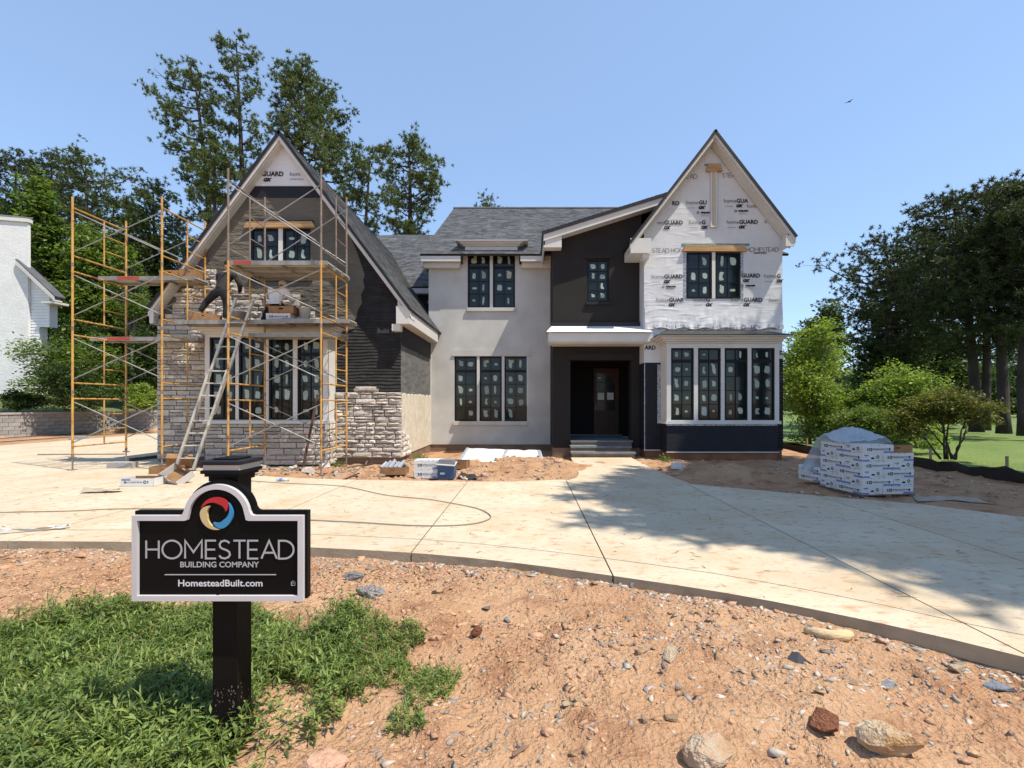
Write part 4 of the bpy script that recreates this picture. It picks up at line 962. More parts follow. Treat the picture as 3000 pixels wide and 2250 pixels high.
part(beam(X(1999, GY), X(2184, GY), Z(721, GY), Z(738, GY), GY), 'window_head', M_wood, label='rough timber head over the right gable window')
part(MB().box(X(1999, GY)-.02, X(2184, GY)+.12, GY-.012, GY-.003, Z(721, GY)+.004, Z(721, GY)+.075), 'flashing_tape', M_green_tape)
# gable vent with slats
vx0, vx1, vz0, vz1 = X(2079, GY), X(2099, GY), Z(668, GY), Z(504, GY)
mb = MB(); wall_face(mb, rect(vx0, vx1, vz0, vz1), [rect(vx0+.045, vx1-.045, vz0+.05, vz1-.03)], GY-.07, .065); mb.box(vx0, vx0+.004, GY-.07, GY, vz0, vz1); mb.box(vx1-.004, vx1, GY-.07, GY, vz0, vz1); mb.box(vx0, vx1, GY-.07, GY, vz0, vz0+.004); mb.box(vx0+.03, vx1-.03, GY-.008, GY-.002, vz0+.03, vz1-.02, 1)
vent = part(mb, 'gable_vent', [M_white, M_black])
sm = MB().box(-.058, .058, -.006, .006, -.02, .02).mesh('vent_slat', M_white)
ns = 34
for k in range(ns):
    o = link('vent_slat', sm, vent); o.location = ((vx0+vx1)/2, GY-.045, vz0+.08+(vz1-vz0-.14)*k/(ns-1)); o.rotation_euler = (.7, 0, 0)
part(beam(X(2066, GY), X(2113, GY), Z(487, GY), Z(505, GY), GY, .06, .12), 'vent_head', M_wood, label='timber block over the gable vent')
part(MB().box(X(2064, GY), X(2112, GY), GY-.012, GY-.003, Z(487, GY)+.004, Z(480, GY)), 'flashing_tape', M_green_tape)
# bay of the right wing
RBY = 13.85; b0, b1 = 3.99, 7.25
hol = [rect(X(a, RBY), X(b, RBY), Z(1231, RBY), Z(1019.4, RBY)) for a, b in ((1966, 2033), (2045, 2112), (2123, 2190.6), (2201.5, 2270))]
rz0, rz1 = Z(1233, RBY), Z(1006, RBY)
mb = MB(); wall_face(mb, rect(b0, b1, rz0, rz1), hol, RBY, .12); mb.box(b0, b0+.1, RBY+.001, GY-.007, rz0, rz1); mb.box(b1-.1, b1, RBY+.001, GY-.007, rz0, rz1)
part(mb, 'bay_front', M_white, label='white front of the right bay window')
for h in hol: window(h[0][0], h[1][0], h[0][1], h[2][1], RBY+.02, 4, .18)
mb = MB(); mb.box(b0-.04, b1+.04, RBY-.05, GY-.008, rz0-.09, rz0-.003); part(mb, 'bay_sill', M_white)
mb = MB(); mb.box(b0+.01, b1-.02, RBY+.02, GY-.008, .19, rz0-.092); part(mb, 'felt_base', M_felt2)
mb = MB(); mb.box(b0+.03, b1-.04, RBY+.04, GY, -.4, .189); part(mb, 'foundation', MATS['red_parged_foundation'])
mb = MB(); mb.box(b0-.005, b1+.0, RBY-.01, RBY+.02, .175, .20); mb.box(gx0_-.01, b0-.006, GY-.03, GY-.007, .175, .20); part(mb, 'weep_screed', M_white)
mb = MB(); mb.box(b0-.10, b0-.005, GY-.016, GY-.008, rz0-.1, zc-.05); mb.box(b0, b1-.05, RBY-.003, RBY+.019, rz0-.14, rz0-.093); mb.box(gx0_+.0, gx0_+.025, GY-.016, GY-.008, .2, zc); part(mb, 'flashing_tape', M_foil)
cornice(b0, b1, RBY, rz1+.003, 3.55, GY-.008, 'bay_cornice', ((.04, .25), (.12, .5), (.20, .78), (.30, 1)), (1, .55))
mb = MB(); zt = 3.556
mb.add([(b0-.34, RBY-.34, zt), (b1+.20, RBY-.34, zt), (b1-.25, GY-.008, 3.83), (b0+.15, GY-.008, 3.83), (b0-.34, GY-.008, zt), (b1+.2, GY-.008, zt), (b0-.34, RBY-.34, zt-.02), (b1+.2, RBY-.34, zt-.02)], [(0, 1, 2, 3), (0, 3, 4), (1, 5, 2), (6, 7, 1, 0)])
part(mb, 'bay_roof', M_roofedge, label='low black roof of the right bay')
# loose bottom edge of the wrap hanging over the bay roof, crumpled in folds
nx, nz_ = 90, 8; V = []; rr = np.random.default_rng(8)
for j in range(nz_):
    t = j/(nz_-1)
    for i in range(nx):
        u = i/(nx-1); x = gx0_+.02+u*(gx1_-gx0_-.02)
        z_ = 4.55-t*(.68+.03*math.sin(u*40))
        f_ = (vnoise(np.array([x*6+t*3.5]), np.array([t*1.3]), 12)[0]-.5)*.10+(vnoise(np.array([x*15-t*5]), np.array([t*2]), 13)[0]-.5)*.05
        V.append((x, GY-.010-.02*t-abs(f_)*t*1.2, z_))
Fc = [(j*nx+i, j*nx+i+1, (j+1)*nx+i+1, (j+1)*nx+i) for j in range(nz_-1) for i in range(nx-1)]
o = link('wrap_flap', np_mesh('wrap_flap', V, [f[::-1] for f in Fc], M_wrap, True), house); o['label'] = 'crumpled lower edge of the white wrap over the bay'
# ================================================================= neighbours, walls, trees
# ----------------------------------------------------------------- retaining wall of grey blocks along the left
A_, B_, C_ = Vector((-28.6, 17.0, 0)), Vector((-26.25, 23.9, 0)), Vector((-22.4, 36.0, 0))
rw_o = empty('retaining_wall', (-26.25, 23.9, 0)); tag(rw_o, 'long low retaining wall of grey blocks with a flat cap behind the drive', 'retaining wall')
M_block = mat('grey_wall_block', (0.30, 0.285, 0.265), 0.95, 0.18, 6, bump=0.6, bscale=22, objrand=0.14)
M_block_s = mat('grey_wall_block_fill', (0.30, 0.285, 0.265), 0.95, 0.18, 6, bump=0.6, bscale=22, island=0.14)
M_cap = mat('wall_cap', (0.36, 0.34, 0.315), 0.9, 0.12, 5, bump=0.4, bscale=20)
blk = MB(); blk.box(-.222, .222, -.03, .25, -.094, .094); blk_me = blk.mesh('block', M_block); blk_me2 = M_block_s
blocks = []; caps = []
def run(p, q, rows, top):
    d = (q-p); L_ = d.length; u = d/L_; ang = math.atan2(u.y, u.x); n = int(L_/.46)
    for r_ in range(rows):
        off = .23 if r_ % 2 else 0
        for i in range(n):
            c = p+u*(i*.46+off+.2); blocks.append((c, top-.095-.2*(rows-1-r_)-.0, ang, c.y))
    for i in range(int(L_/.92)): caps.append((p+u*(i*.92+.46), top+.05, ang))
pm = A_.lerp(B_, .93)
run(A_, pm, 5, .88); run(pm, C_, 6, 1.06)
vis = [b for b in blocks if 18 < b[3] < 34]; vis.sort(key=lambda b: b[3]); rest = vis[300:]+[b for b in blocks if not 18 < b[3] < 34]
rr = random.Random(4)
for c, z, a, _ in vis[:300]:
    o = link('block', blk_me, rw_o); o.location = (c.x+26.25, c.y-23.9, z); o.rotation_euler = (0, 0, a+rr.uniform(-.02, .02)); 
mb = MB()
for c, z, a, _ in rest: mb.box(-.222, .222, -.03, .25, -.094, .094, 0, Matrix.Translation((c.x+26.25, c.y-23.9, z)) @ Matrix.Rotation(a, 4, 'Z'))
tag(mb.build('block_fill', M_block_s, rw_o), kind='stuff')
cm = MB().box(-.455, .455, -.07, .30, -.05, .05).mesh('cap_stone', M_cap)
for c, z, a in caps:
    o = link('cap_stone', cm, rw_o); o.location = (c.x+26.25, c.y-23.9, z); o.rotation_euler = (0, 0, a)
# loose pale block on the dirt in front of the wall
g = onground(232, 1290, -.08)
tag(MB().box(g.x-.35, g.x+.35, g.y-.15, g.y+.15, -.1, .12).build('concrete_block', M_cap), 'single grey block lying on the dirt before the retaining wall', 'concrete block')

# ----------------------------------------------------------------- neighbour's white house
nb = empty('neighbour_house', (-36, 34, 2.4)); tag(nb, 'white painted brick house with a sided gable at the left edge', 'house')
M_wbrick = mat('white_painted_brick', (0.70, 0.70, 0.68), 0.8, 0.06, 2.0, bump=0.0)
def _wb():
    N, L, b = nodes_of(M_wbrick); tc = N.new('ShaderNodeTexCoord'); br = N.new('ShaderNodeTexBrick')
    br.inputs['Scale'].default_value = 1.0; br.inputs['Brick Width'].default_value = .23; br.inputs['Row Height'].default_value = .078; br.inputs['Mortar Size'].default_value = .008
    mp = N.new('ShaderNodeMapping'); mp.inputs['Rotation'].default_value = (math.radians(90), 0, 0); L.new(tc.outputs['Object'], mp.inputs[0]); L.new(mp.outputs[0], br.inputs['Vector'])
    n = N.new('ShaderNodeTexNoise'); n.inputs['Scale'].default_value = 9; L.new(tc.outputs['Object'], n.inputs[0])
    a = N.new('ShaderNodeMath'); a.operation = 'SUBTRACT'; L.new(n.outputs[0], a.inputs[0]); L.new(br.outputs['Fac'], a.inputs[1])
    bp = N.new('ShaderNodeBump'); bp.inputs['Strength'].default_value = .6; bp.inputs['Distance'].default_value = .03; L.new(a.outputs[0], bp.inputs['Height']); L.new(bp.outputs[0], b.inputs['Normal'])
_wb()
M_siding = mat('white_lap_siding', (0.72, 0.72, 0.71), 0.6, 0.04, 3)
def npart(mb, name, m, label=None):
    o = mb.build(name, m, nb); o.location = (36, -34, -2.4)
    if label: o['label'] = label
    return o
ny = 30.0
mb = MB()   # tall brick block, its front turned slightly, top falling to the right in view
mb.add([(-42, 27.4, 1.5), (X(82, ny), ny, 1.5), (X(82, ny), ny, Z(652, ny)), (-42, 27.4, Z(652, ny)), (-42, ny+.4, Z(652, ny)), (X(82, ny), ny+.16, Z(652, ny)), (X(82, ny), ny+.16, 1.5)], [(0, 1, 2, 3), (3, 2, 5, 4), (1, 6, 5, 2)])
npart(mb, 'brick_wall', M_wbrick, 'tall white painted brick wall')
mb = MB(); mb.box(-42, X(82, ny)+.10, 27.2, ny+.2, Z(652, ny), Z(652, ny)+.16, 0, None); mb.v[-8:] = [(v[0], v[1]+( -2.6*(X(82, ny)-v[0])/(42+X(82, ny))*.0), v[2]) for v in mb.v[-8:]]
mb = MB(); p0, p1 = Vector((-42, 27.3, Z(652, ny))), Vector((X(82, ny)+.08, ny-.08, Z(652, ny))); mb.add([p0, p1, p1+Vector((0, .3, 0)), p0+Vector((0, .3, 0)), p0+Vector((0, 0, .22)), p1+Vector((0, 0, .22)), p1+Vector((0, .3, .22)), p0+Vector((0, .3, .22))], [(0, 1, 5, 4), (4, 5, 6, 7), (1, 2, 6, 5)])
npart(mb, 'coping', M_white)
mb = MB(); mb.add([(-42, 28, Z(650, ny)+.22), (X(70, ny), ny+.4, Z(650, ny)+.22), (X(70, ny), ny+.6, Z(650, ny)+.5), (-42, 29.5, Z(650, ny)+1.2)], [(0, 1, 2, 3)]); npart(mb, 'roof', M_shbase)
sy = 30.2; sx0, sx1 = X(70, sy), X(146, sy)
gp_ = [(sx0, 2.2), (X(116, sy), 2.2), (X(116, sy), Z(957, sy)), (sx1, Z(957, sy)), (sx1, Z(862, sy)), (sx0, Z(768, sy)-.3)]
mb = MB(); mb.prism(gp_, sy, sy+.5); npart(mb, 'gable_wall', M_siding)
k = 0; z = 2.3; sid = MB().box(-.5, .5, -.035, 0, -.10, .10)
while z < Z(768, sy)-.4:
    zr = Z(862, sy); xr = sx1 if z < zr else sx1-(z-zr)*(sx1-sx0)/(Z(768, sy)-.3-zr)
    if z < Z(957, sy): xr = X(116, sy)
    mb = MB(); mb.add([(sx0, sy-.03, z-.09), (xr, sy-.03, z-.09), (xr, sy-.004, z+.09), (sx0, sy-.004, z+.09), (sx0, sy-.004, z-.09), (xr, sy-.004, z-.09)], [(0, 1, 2, 3), (4, 5, 1, 0)])
    npart(mb, 'siding_board', M_siding); z += .185
mb = MB(); a = Vector((sx0, sy-.5, Z(768, sy))); b = Vector((X(158, sy-.5), sy-.5, Z(868, sy-.5)))
quadbox(mb, a, b, .28, .06); quadbox(mb, a+Vector((0, .06, -.22)), b+Vector((-.02, .06, -.22)), .06, .5); mb.box(sx1-.1, b.x-.04, sy-.45, sy+.5, b.z-.42, b.z-.28)
npart(mb, 'rake_board', M_white)
mb = MB(); quadbox(mb, a+Vector((0, 0, .07)), b+Vector((.05, 0, .06)), .07, .7); npart(mb, 'roof', M_shbase)
mb = MB(); mb.add([(X(116, 36), 36, Z(955, 36)), (X(300, 38), 38, Z(985, 38)), (X(300, 42), 42, Z(970, 38)+.6), (X(116, 40), 40, Z(948, 36)+.6)], [(0, 1, 2, 3)]); npart(mb, 'roof', M_shbase, 'low dark garage roof behind the dogwood')
mb = MB(); mb.box(X(118, 36.3), X(190, 36.3), 36.3, 42, 2.0, Z(962, 36)); npart(mb, 'garage_wall', M_siding)
mb = MB(); mb.box(X(2, 29.4), X(18, 29.4), 28.55, 28.7, 2.1, Z(1110, 29)); npart(mb, 'shutter', mat('dark_grey_shutter', (.12, .13, .14), .6))

# ----------------------------------------------------------------- distant house on the right
dh = empty('distant_house', (85, 90, 1)); tag(dh, 'far house with brick and pale walls glimpsed between trunks at the right', 'house')
def dpart(mb, n_, m, l=None):
    o = mb.build(n_, m, dh); o.location = (-85, -90, -1); return o
q = 90.0
dpart(MB().box(X(2900, q), X(2945, q), q, q+9, 0, Z(1128, q)), 'brick_wall', mat('far_red_brick', (.24, .13, .10), .9))
dpart(MB().box(X(2945, q), X(3100, q), q+.5, q+9, 0, Z(1140, q)), 'pale_wall', mat('far_pale_wall', (.42, .40, .37), .9))
dpart(MB().prism([(X(2880, q), Z(1130, q)), (X(2960, q), Z(1088, q)), (X(3110, q), Z(1088, q)), (X(3120, q), Z(1138, q))], q-.6, q+10), 'roof', M_shbase)
for k, xx in enumerate((2957, 2985)): dpart(MB().box(X(xx, q), X(xx+12, q), q+.42, q+.52, Z(1180, q), Z(1152, q)), 'window', M_black)

# ----------------------------------------------------------------- trees
M_bark = mat('pine_bark', (0.050, 0.038, 0.032), 0.95, 0.4, 3, bump=0.9, bscale=8, bdist=.06, stretch=(1, 1, .3))
M_bark2 = mat('grey_bark', (0.17, 0.155, 0.135), 0.95, 0.3, 3, bump=0.6, bscale=8)
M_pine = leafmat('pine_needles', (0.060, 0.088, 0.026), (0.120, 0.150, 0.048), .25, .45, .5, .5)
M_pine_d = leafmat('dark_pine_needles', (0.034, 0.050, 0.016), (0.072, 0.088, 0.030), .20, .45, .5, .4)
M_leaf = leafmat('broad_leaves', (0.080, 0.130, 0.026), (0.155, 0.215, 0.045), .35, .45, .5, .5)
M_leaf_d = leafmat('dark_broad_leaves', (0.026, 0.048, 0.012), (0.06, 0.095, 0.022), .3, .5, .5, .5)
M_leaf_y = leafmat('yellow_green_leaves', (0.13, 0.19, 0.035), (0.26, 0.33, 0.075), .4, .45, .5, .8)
M_leaf_r = leafmat('bronze_green_leaves', (0.075, 0.085, 0.02), (0.16, 0.15, 0.035), .35, .45, .5, .8)
def needles(C, n_each, length, width, rng, up=.35, spread=1.0, sz=None):
    """tufts of thin triangles round every centre"""
    N_ = len(C); c = np.repeat(C, n_each, 0); s = np.repeat(np.ones(N_) if sz is None else sz, n_each)[:, None]
    d = rng.normal(size=(len(c), 3))*spread; d[:, 2] += up; d /= np.linalg.norm(d, axis=1)[:, None]
    t = np.cross(d, rng.normal(size=d.shape)); t /= np.linalg.norm(t, axis=1)[:, None]
    L_ = length*(.6+.6*rng.random((len(c), 1)))*s; o = c+d*L_*.08*rng.random((len(c), 1))
    V = np.stack([o-t*width*s*.5, o+t*width*s*.5, o+d*L_], 1).reshape(-1, 3)
    return V, np.arange(len(V)).reshape(-1, 3)
def leaves(P, size, rng, flat=.5, aspect=.55):
    """diamond leaves at the points P, tilted at random, mostly face up"""
    n = len(P); nrm = rng.normal(size=(n, 3))*flat; nrm[:, 2] += 1; nrm /= np.linalg.norm(nrm, axis=1)[:, None]
    a = np.cross(nrm, rng.normal(size=(n, 3))); a /= np.linalg.norm(a, axis=1)[:, None]; b = np.cross(nrm, a)
    s = size*(.55+.9*rng.random((n, 1)))
    V = np.stack([P-a*s*.5, P+b*s*aspect*.5, P+a*s*.5+nrm*-.1*s, P-b*s*aspect*.5], 1).reshape(-1, 3)
    return V, np.arange(len(V)).reshape(-1, 4)
def tree_root(name, label, cat, base, group=None):
    return tag(empty(name, base), label, cat, group)
def pine(label, pxt, pyt, depth, crown, base_z=0.0, tr=.26, seed=1, m=None, bend=0.0, dens=1.0, limbs=34, group='pine trees', tuft=(20, .245, .052), px_base=None, name='pine_tree', bias=None):
    """tall pine whose top shows at pixel (pxt, pyt); crown: list of (height fraction, radius in metres)"""
    rng = np.random.default_rng(seed); top = px(pxt, pyt, depth)
    bx = X(px_base, depth) if px_base is not None else top.x-bend
    base = Vector((bx, depth, base_z)); H = top.z-base_z
    root = tree_root(name, label, 'pine tree', base, group)
    hs = np.linspace(0, 1, 14)
    def trunk_pt(t): return Vector(((top.x-bx)*(t**1.6)+.12*math.sin(t*5+seed), .15*math.sin(t*4+seed*2), H*t))
    tm = MB(); tm.path([trunk_pt(t) for t in hs], [tr*(1.25 if i == 0 else 1)*(1-t)**.75+.03 for i, t in enumerate(hs)], 9)
    lm = MB(); C = []; S = []
    ch = [c[0] for c in crown]; cr = [c[1] for c in crown]
    golden = 2.399
    for k in range(limbs):
        t = ch[0]+(ch[-1]-ch[0])*((k+rng.random()*.8)/limbs); r = float(np.interp(t, ch, cr))*(.62+.5*rng.random())
        az = k*golden+rng.normal()*.35
        if bias is not None: r *= 1+bias[1]*math.cos(az-bias[0])
        r = max(.4, r); p0 = trunk_pt(t); rise = min(r*(.12+.38*rng.random()+.5*max(0, t-.85)*3), max(.15, (1.0-t)*H*.8+.25))
        pts = []
        for j in range(5):
            u = j/4; pts.append(p0+Vector((math.cos(az)*r*u, math.sin(az)*r*u, rise*u**1.5-.06*r*math.sin(u*3.1)))+Vector(rng.normal(size=3)*.10*u*r*.35))
        lr = min(tr*.36, .02+.020*r)
        lm.path(pts, [lr*(1-.8*j/4) for j in range(5)], 5)
        nt = max(3, int((3+r*5.0)*dens))
        for q_ in range(nt):
            u = .38+.64*rng.random()**.75; i = min(3, int(u*4)); f_ = u*4-i; p = pts[i].lerp(pts[min(4, i+1)], min(f_, 1))
            o = Vector(rng.normal(size=3)*np.array([.26, .26, .17])*(.45+.5*r)*.85)
            c = p+o
            for _e in range(4): C.append((c+Vector(rng.normal(size=3)*np.array([.20, .20, .13])))[:]); S.append(.7+.5*rng.random())
            if q_ % 3 == 0: lm.path([p, p.lerp(c, .5)+Vector((0, 0, -.04)), c], [.022, .016, .008], 3)
    for q_ in range(int(10*dens)):   # leader
        c = trunk_pt(1-.05*rng.random())+Vector(rng.normal(size=3)*.35); C.append(c[:]); S.append(.9)
    V, Fc = needles(np.array(C)+rng.normal(size=(len(C), 3))*.02, tuft[0], tuft[1], tuft[2], rng, .55, 1.0, np.array(S))
    link('crown', np_mesh('crown', V, Fc, m or M_pine), root)
    tm.build('trunk', M_bark, root, True); lm.build('limbs', M_bark, root, True)['kind'] = 'stuff'
    return root
def broad(label, base, H, blobs, n, size, m, seed, tr=.12, stems=1, name='tree', cat='tree', group=None, trunk_top=.75, flat=.6, bark=None, sub=26, clump=.22, aspect=.55):
    """broadleaf: leaves clustered on twigs inside a set of blobs (dx, dy, z, rx, ry, rz)"""
    rng = np.random.default_rng(seed); base = Vector(base); root = tree_root(name, label, cat, base, group)
    tm = MB(); vol = np.array([b[3]*b[4]*b[5] for b in blobs]); vol = vol**.7; vol /= vol.sum(); P = []
    for s_ in range(stems):
        off = Vector((0, 0, 0)) if stems == 1 else Vector((rng.normal()*.12, rng.normal()*.12, 0))
        b = blobs[s_ % len(blobs)]; e = Vector((b[0]*.6, b[1]*.6, max(.3, b[2]*trunk_top)))
        tm.path([off, off.lerp(e, .35)+Vector(rng.normal(size=3)*.05*H*.2), off.lerp(e, .7)+Vector(rng.normal(size=3)*.05*H*.2), e], [tr, tr*.8, tr*.55, tr*.25], 7)
    for b, w in zip(blobs, vol):
        k = max(3, int(n*w/sub)); 
        d = rng.normal(size=(k, 3)); d /= np.linalg.norm(d, axis=1)[:, None]; rad = rng.random((k, 1))**.38
        cen = np.array(b[:3])+d*rad*np.array(b[3:6])*(.82+.36*rng.random((k, 1)))
        cen = cen[cen[:, 2] > .02]
        for c in cen[::6]: tm.path([Vector((b[0]*.5, b[1]*.5, max(.2, b[2]*.6))), Vector(c)*.6+Vector(b[:3])*.4+Vector(rng.normal(size=3)*.08), Vector(c)], [tr*.22, tr*.14, .006], 4)
        sp = clump*(b[3]*b[4]*b[5])**(1/3)
        P.append((np.repeat(cen, sub, 0)+rng.normal(size=(len(cen)*sub, 3))*np.array([sp, sp, sp*.5])))
    P = np.concatenate(P); P = P[P[:, 2] > .03]
    V, Fc = leaves(P, size, rng, flat, aspect)
    link('crown', np_mesh('crown', V, Fc, m), root); tm.build('trunk', bark or M_bark2, root, True)
    return root
# --- tall pines behind the left wing
pine('tallest thin pine rising behind the peak of the left gable, left one of two', 565, 205, 36, [(.50, .8), (.62, 1.7), (.8, 2.4), (.93, 2.1), (1, 1.1)], 2, .30, 11, px_base=642, limbs=44, dens=1.05, bias=(math.pi, .35))
pine('tall thin pine whose top is highest of all, close against the first', 695, 112, 37, [(.45, .7), (.6, 1.3), (.8, 1.9), (.94, 1.6), (1, .8)], 2, .30, 12, px_base=712, limbs=40, dens=1.0)
pine('small dark pine with a low round tuft in front of the two tallest', 640, 450, 31, [(.78, .8), (.88, 1.45), (.96, 1.2), (1, .5)], 2, .20, 13, px_base=632, limbs=16)
pine('dense broad pine directly behind the peak of the left gable', 868, 205, 33, [(.42, 1.4), (.55, 2.8), (.70, 3.3), (.85, 2.6), (.95, 1.7), (1, .9)], 2, .34, 14, px_base=925, limbs=66, dens=1.25, bias=(0, .25))
pine('short sparse pine between the left gable and the main roof', 1078, 462, 34, [(.52, 1.2), (.66, 1.4), (.82, 1.6), (.95, 1.4), (1, .8)], 2, .22, 15, px_base=1058, limbs=24, dens=.75)
pine('open rounded pine just left of the main roof', 1195, 420, 32, [(.52, 1.0), (.68, 1.5), (.82, 2.2), (.93, 2.0), (1, 1.1)], 2, .28, 16, px_base=1204, limbs=38, dens=1.0)
pine('wispy pine top showing just over the main roof ridge', 1425, 575, 44, [(.84, .5), (.92, .9), (1, .4)], 2, .18, 17, px_base=1395, limbs=9, dens=.7)
pine('tiny pine tip showing over the main roof ridge further right', 1470, 608, 46, [(.93, .4), (1, .3)], 2, .15, 18, px_base=1478, limbs=5, dens=.6)
# --- left background wood
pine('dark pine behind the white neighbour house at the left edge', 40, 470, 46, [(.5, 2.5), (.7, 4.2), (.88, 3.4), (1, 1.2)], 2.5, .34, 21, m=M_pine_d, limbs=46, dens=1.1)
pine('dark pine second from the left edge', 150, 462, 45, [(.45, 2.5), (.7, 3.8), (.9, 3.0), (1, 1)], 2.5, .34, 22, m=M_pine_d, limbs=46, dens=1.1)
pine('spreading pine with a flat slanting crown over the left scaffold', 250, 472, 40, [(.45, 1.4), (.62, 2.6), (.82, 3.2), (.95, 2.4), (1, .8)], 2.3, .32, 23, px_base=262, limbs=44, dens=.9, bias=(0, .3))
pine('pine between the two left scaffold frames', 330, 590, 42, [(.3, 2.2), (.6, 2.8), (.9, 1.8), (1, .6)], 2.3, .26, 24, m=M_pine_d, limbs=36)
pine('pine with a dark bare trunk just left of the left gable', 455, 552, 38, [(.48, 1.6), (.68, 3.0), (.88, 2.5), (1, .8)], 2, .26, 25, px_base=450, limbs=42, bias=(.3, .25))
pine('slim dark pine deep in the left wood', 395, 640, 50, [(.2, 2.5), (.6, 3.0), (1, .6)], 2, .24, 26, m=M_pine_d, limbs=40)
def wood(label, x0, y0, x1, y1, depth, m, n, size, seed, base=2.2, name='tree', cat='tree', nb_=7, group='broadleaf trees in the left background', tr=.14, flat=.6):
    """broadleaf tree filling the pixel box (x0, y0)-(x1, y1) at the depth"""
    rng = random.Random(seed); cx = X((x0+x1)/2, depth); hw = (x1-x0)/2*depth/F; zt = Z(y0, depth)-base; zb = max(.2, Z(y1, depth)-base); blobs = []
    for k in range(nb_):
        t = k/(nb_-1); z = zb+(zt-zb)*(.12+.74*t); wv = hw*(.55+.45*math.sin(math.pi*min(.98, .18+.70*t)))*rng.uniform(.75, 1.05)
        blobs.append((rng.uniform(-.42, .42)*hw, rng.uniform(-.4, .4)*hw, z, wv*.72, wv*.72, (zt-zb)*.17+.15))
    return broad(label, (cx, depth, base), zt, blobs, n, size, m, seed, tr, 1, name, cat, group, flat=flat)
wood('light green broadleaf tree rising over the white neighbour house', 55, 540, 205, 960, 37, M_leaf, 12000, .30, 41)
wood('light green broadleaf tree behind the left scaffold, upper', 190, 670, 415, 1010, 35, M_leaf, 14000, .28, 42)
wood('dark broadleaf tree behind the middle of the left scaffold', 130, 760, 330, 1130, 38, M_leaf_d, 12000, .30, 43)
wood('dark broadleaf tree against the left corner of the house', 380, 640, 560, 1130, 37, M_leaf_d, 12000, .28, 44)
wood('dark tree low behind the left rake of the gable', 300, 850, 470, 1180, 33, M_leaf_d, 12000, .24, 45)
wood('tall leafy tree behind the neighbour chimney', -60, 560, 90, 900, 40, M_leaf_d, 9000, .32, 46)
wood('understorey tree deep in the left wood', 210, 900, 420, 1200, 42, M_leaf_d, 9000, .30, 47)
wood('pale leafed young tree with a thin white stem behind the scaffold', 330, 720, 440, 960, 31, M_leaf, 5000, .20, 48)
wood('spreading dogwood before the white neighbour house', 30, 985, 345, 1170, 26.5, M_leaf, 13000, .16, 51, 1.9, nb_=9, flat=.35)
wood('dark rounded evergreen shrub above the retaining wall', 140, 1075, 335, 1212, 25.5, M_leaf_d, 12000, .12, 52, 1.2, 'shrub', 'shrub', 6, 'shrubs above the retaining wall', .06)
wood('bright green shrub above the retaining wall beside the house corner', 335, 1130, 465, 1215, 27.5, M_leaf_y, 7000, .12, 53, 1.2, 'shrub', 'shrub', 5, 'shrubs above the retaining wall', .05)
wood('dark shrub hard against the left house corner', 360, 960, 470, 1180, 29, M_leaf_d, 9000, .14, 54, 1.2, 'shrub', 'shrub', 6, 'shrubs above the retaining wall', .06)
wood('low dark shrub at the left edge above the wall', -30, 1150, 130, 1235, 26, M_leaf_d, 5000, .12, 55, 1.2, 'shrub', 'shrub', 4, 'shrubs above the retaining wall', .05)
wood('dark hedge like tree closing the gap behind the garage roof', 150, 960, 420, 1180, 34, M_leaf_d, 12000, .22, 56, 2, nb_=6)
# --- right grove
R_G = 'pine trees of the right grove'
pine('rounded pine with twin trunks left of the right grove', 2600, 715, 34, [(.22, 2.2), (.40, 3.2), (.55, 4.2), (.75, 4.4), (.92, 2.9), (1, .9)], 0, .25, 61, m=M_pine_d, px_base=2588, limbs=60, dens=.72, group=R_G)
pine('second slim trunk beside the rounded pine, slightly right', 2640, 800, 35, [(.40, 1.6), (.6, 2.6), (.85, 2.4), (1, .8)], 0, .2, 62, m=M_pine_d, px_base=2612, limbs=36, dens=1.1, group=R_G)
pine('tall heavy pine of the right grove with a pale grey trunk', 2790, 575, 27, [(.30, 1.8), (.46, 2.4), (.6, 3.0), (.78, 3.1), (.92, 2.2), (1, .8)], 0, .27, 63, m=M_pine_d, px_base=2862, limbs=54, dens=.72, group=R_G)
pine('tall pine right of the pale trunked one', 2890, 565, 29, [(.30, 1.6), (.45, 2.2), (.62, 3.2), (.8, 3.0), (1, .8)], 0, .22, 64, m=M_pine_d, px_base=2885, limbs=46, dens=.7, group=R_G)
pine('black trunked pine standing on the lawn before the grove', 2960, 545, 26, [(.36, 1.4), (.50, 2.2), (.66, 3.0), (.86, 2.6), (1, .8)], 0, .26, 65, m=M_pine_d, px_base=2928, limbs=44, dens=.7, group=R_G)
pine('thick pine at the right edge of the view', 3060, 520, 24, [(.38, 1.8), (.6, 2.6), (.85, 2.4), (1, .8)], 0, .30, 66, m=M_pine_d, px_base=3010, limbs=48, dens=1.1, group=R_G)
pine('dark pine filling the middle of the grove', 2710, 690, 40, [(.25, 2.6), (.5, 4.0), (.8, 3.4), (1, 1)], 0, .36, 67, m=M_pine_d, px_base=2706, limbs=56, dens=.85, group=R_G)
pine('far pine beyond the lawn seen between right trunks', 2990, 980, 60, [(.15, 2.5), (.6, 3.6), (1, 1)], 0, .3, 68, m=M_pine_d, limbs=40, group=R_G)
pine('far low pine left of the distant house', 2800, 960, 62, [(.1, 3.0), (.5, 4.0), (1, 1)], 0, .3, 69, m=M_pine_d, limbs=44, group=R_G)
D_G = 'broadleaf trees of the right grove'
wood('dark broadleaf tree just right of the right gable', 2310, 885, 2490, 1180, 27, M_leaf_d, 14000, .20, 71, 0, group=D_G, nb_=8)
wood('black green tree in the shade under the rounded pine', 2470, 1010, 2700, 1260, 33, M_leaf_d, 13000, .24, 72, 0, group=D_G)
wood('black green tree in the shade in the middle of the grove', 2640, 960, 2860, 1240, 36, M_leaf_d, 13000, .26, 73, 0, group=D_G)
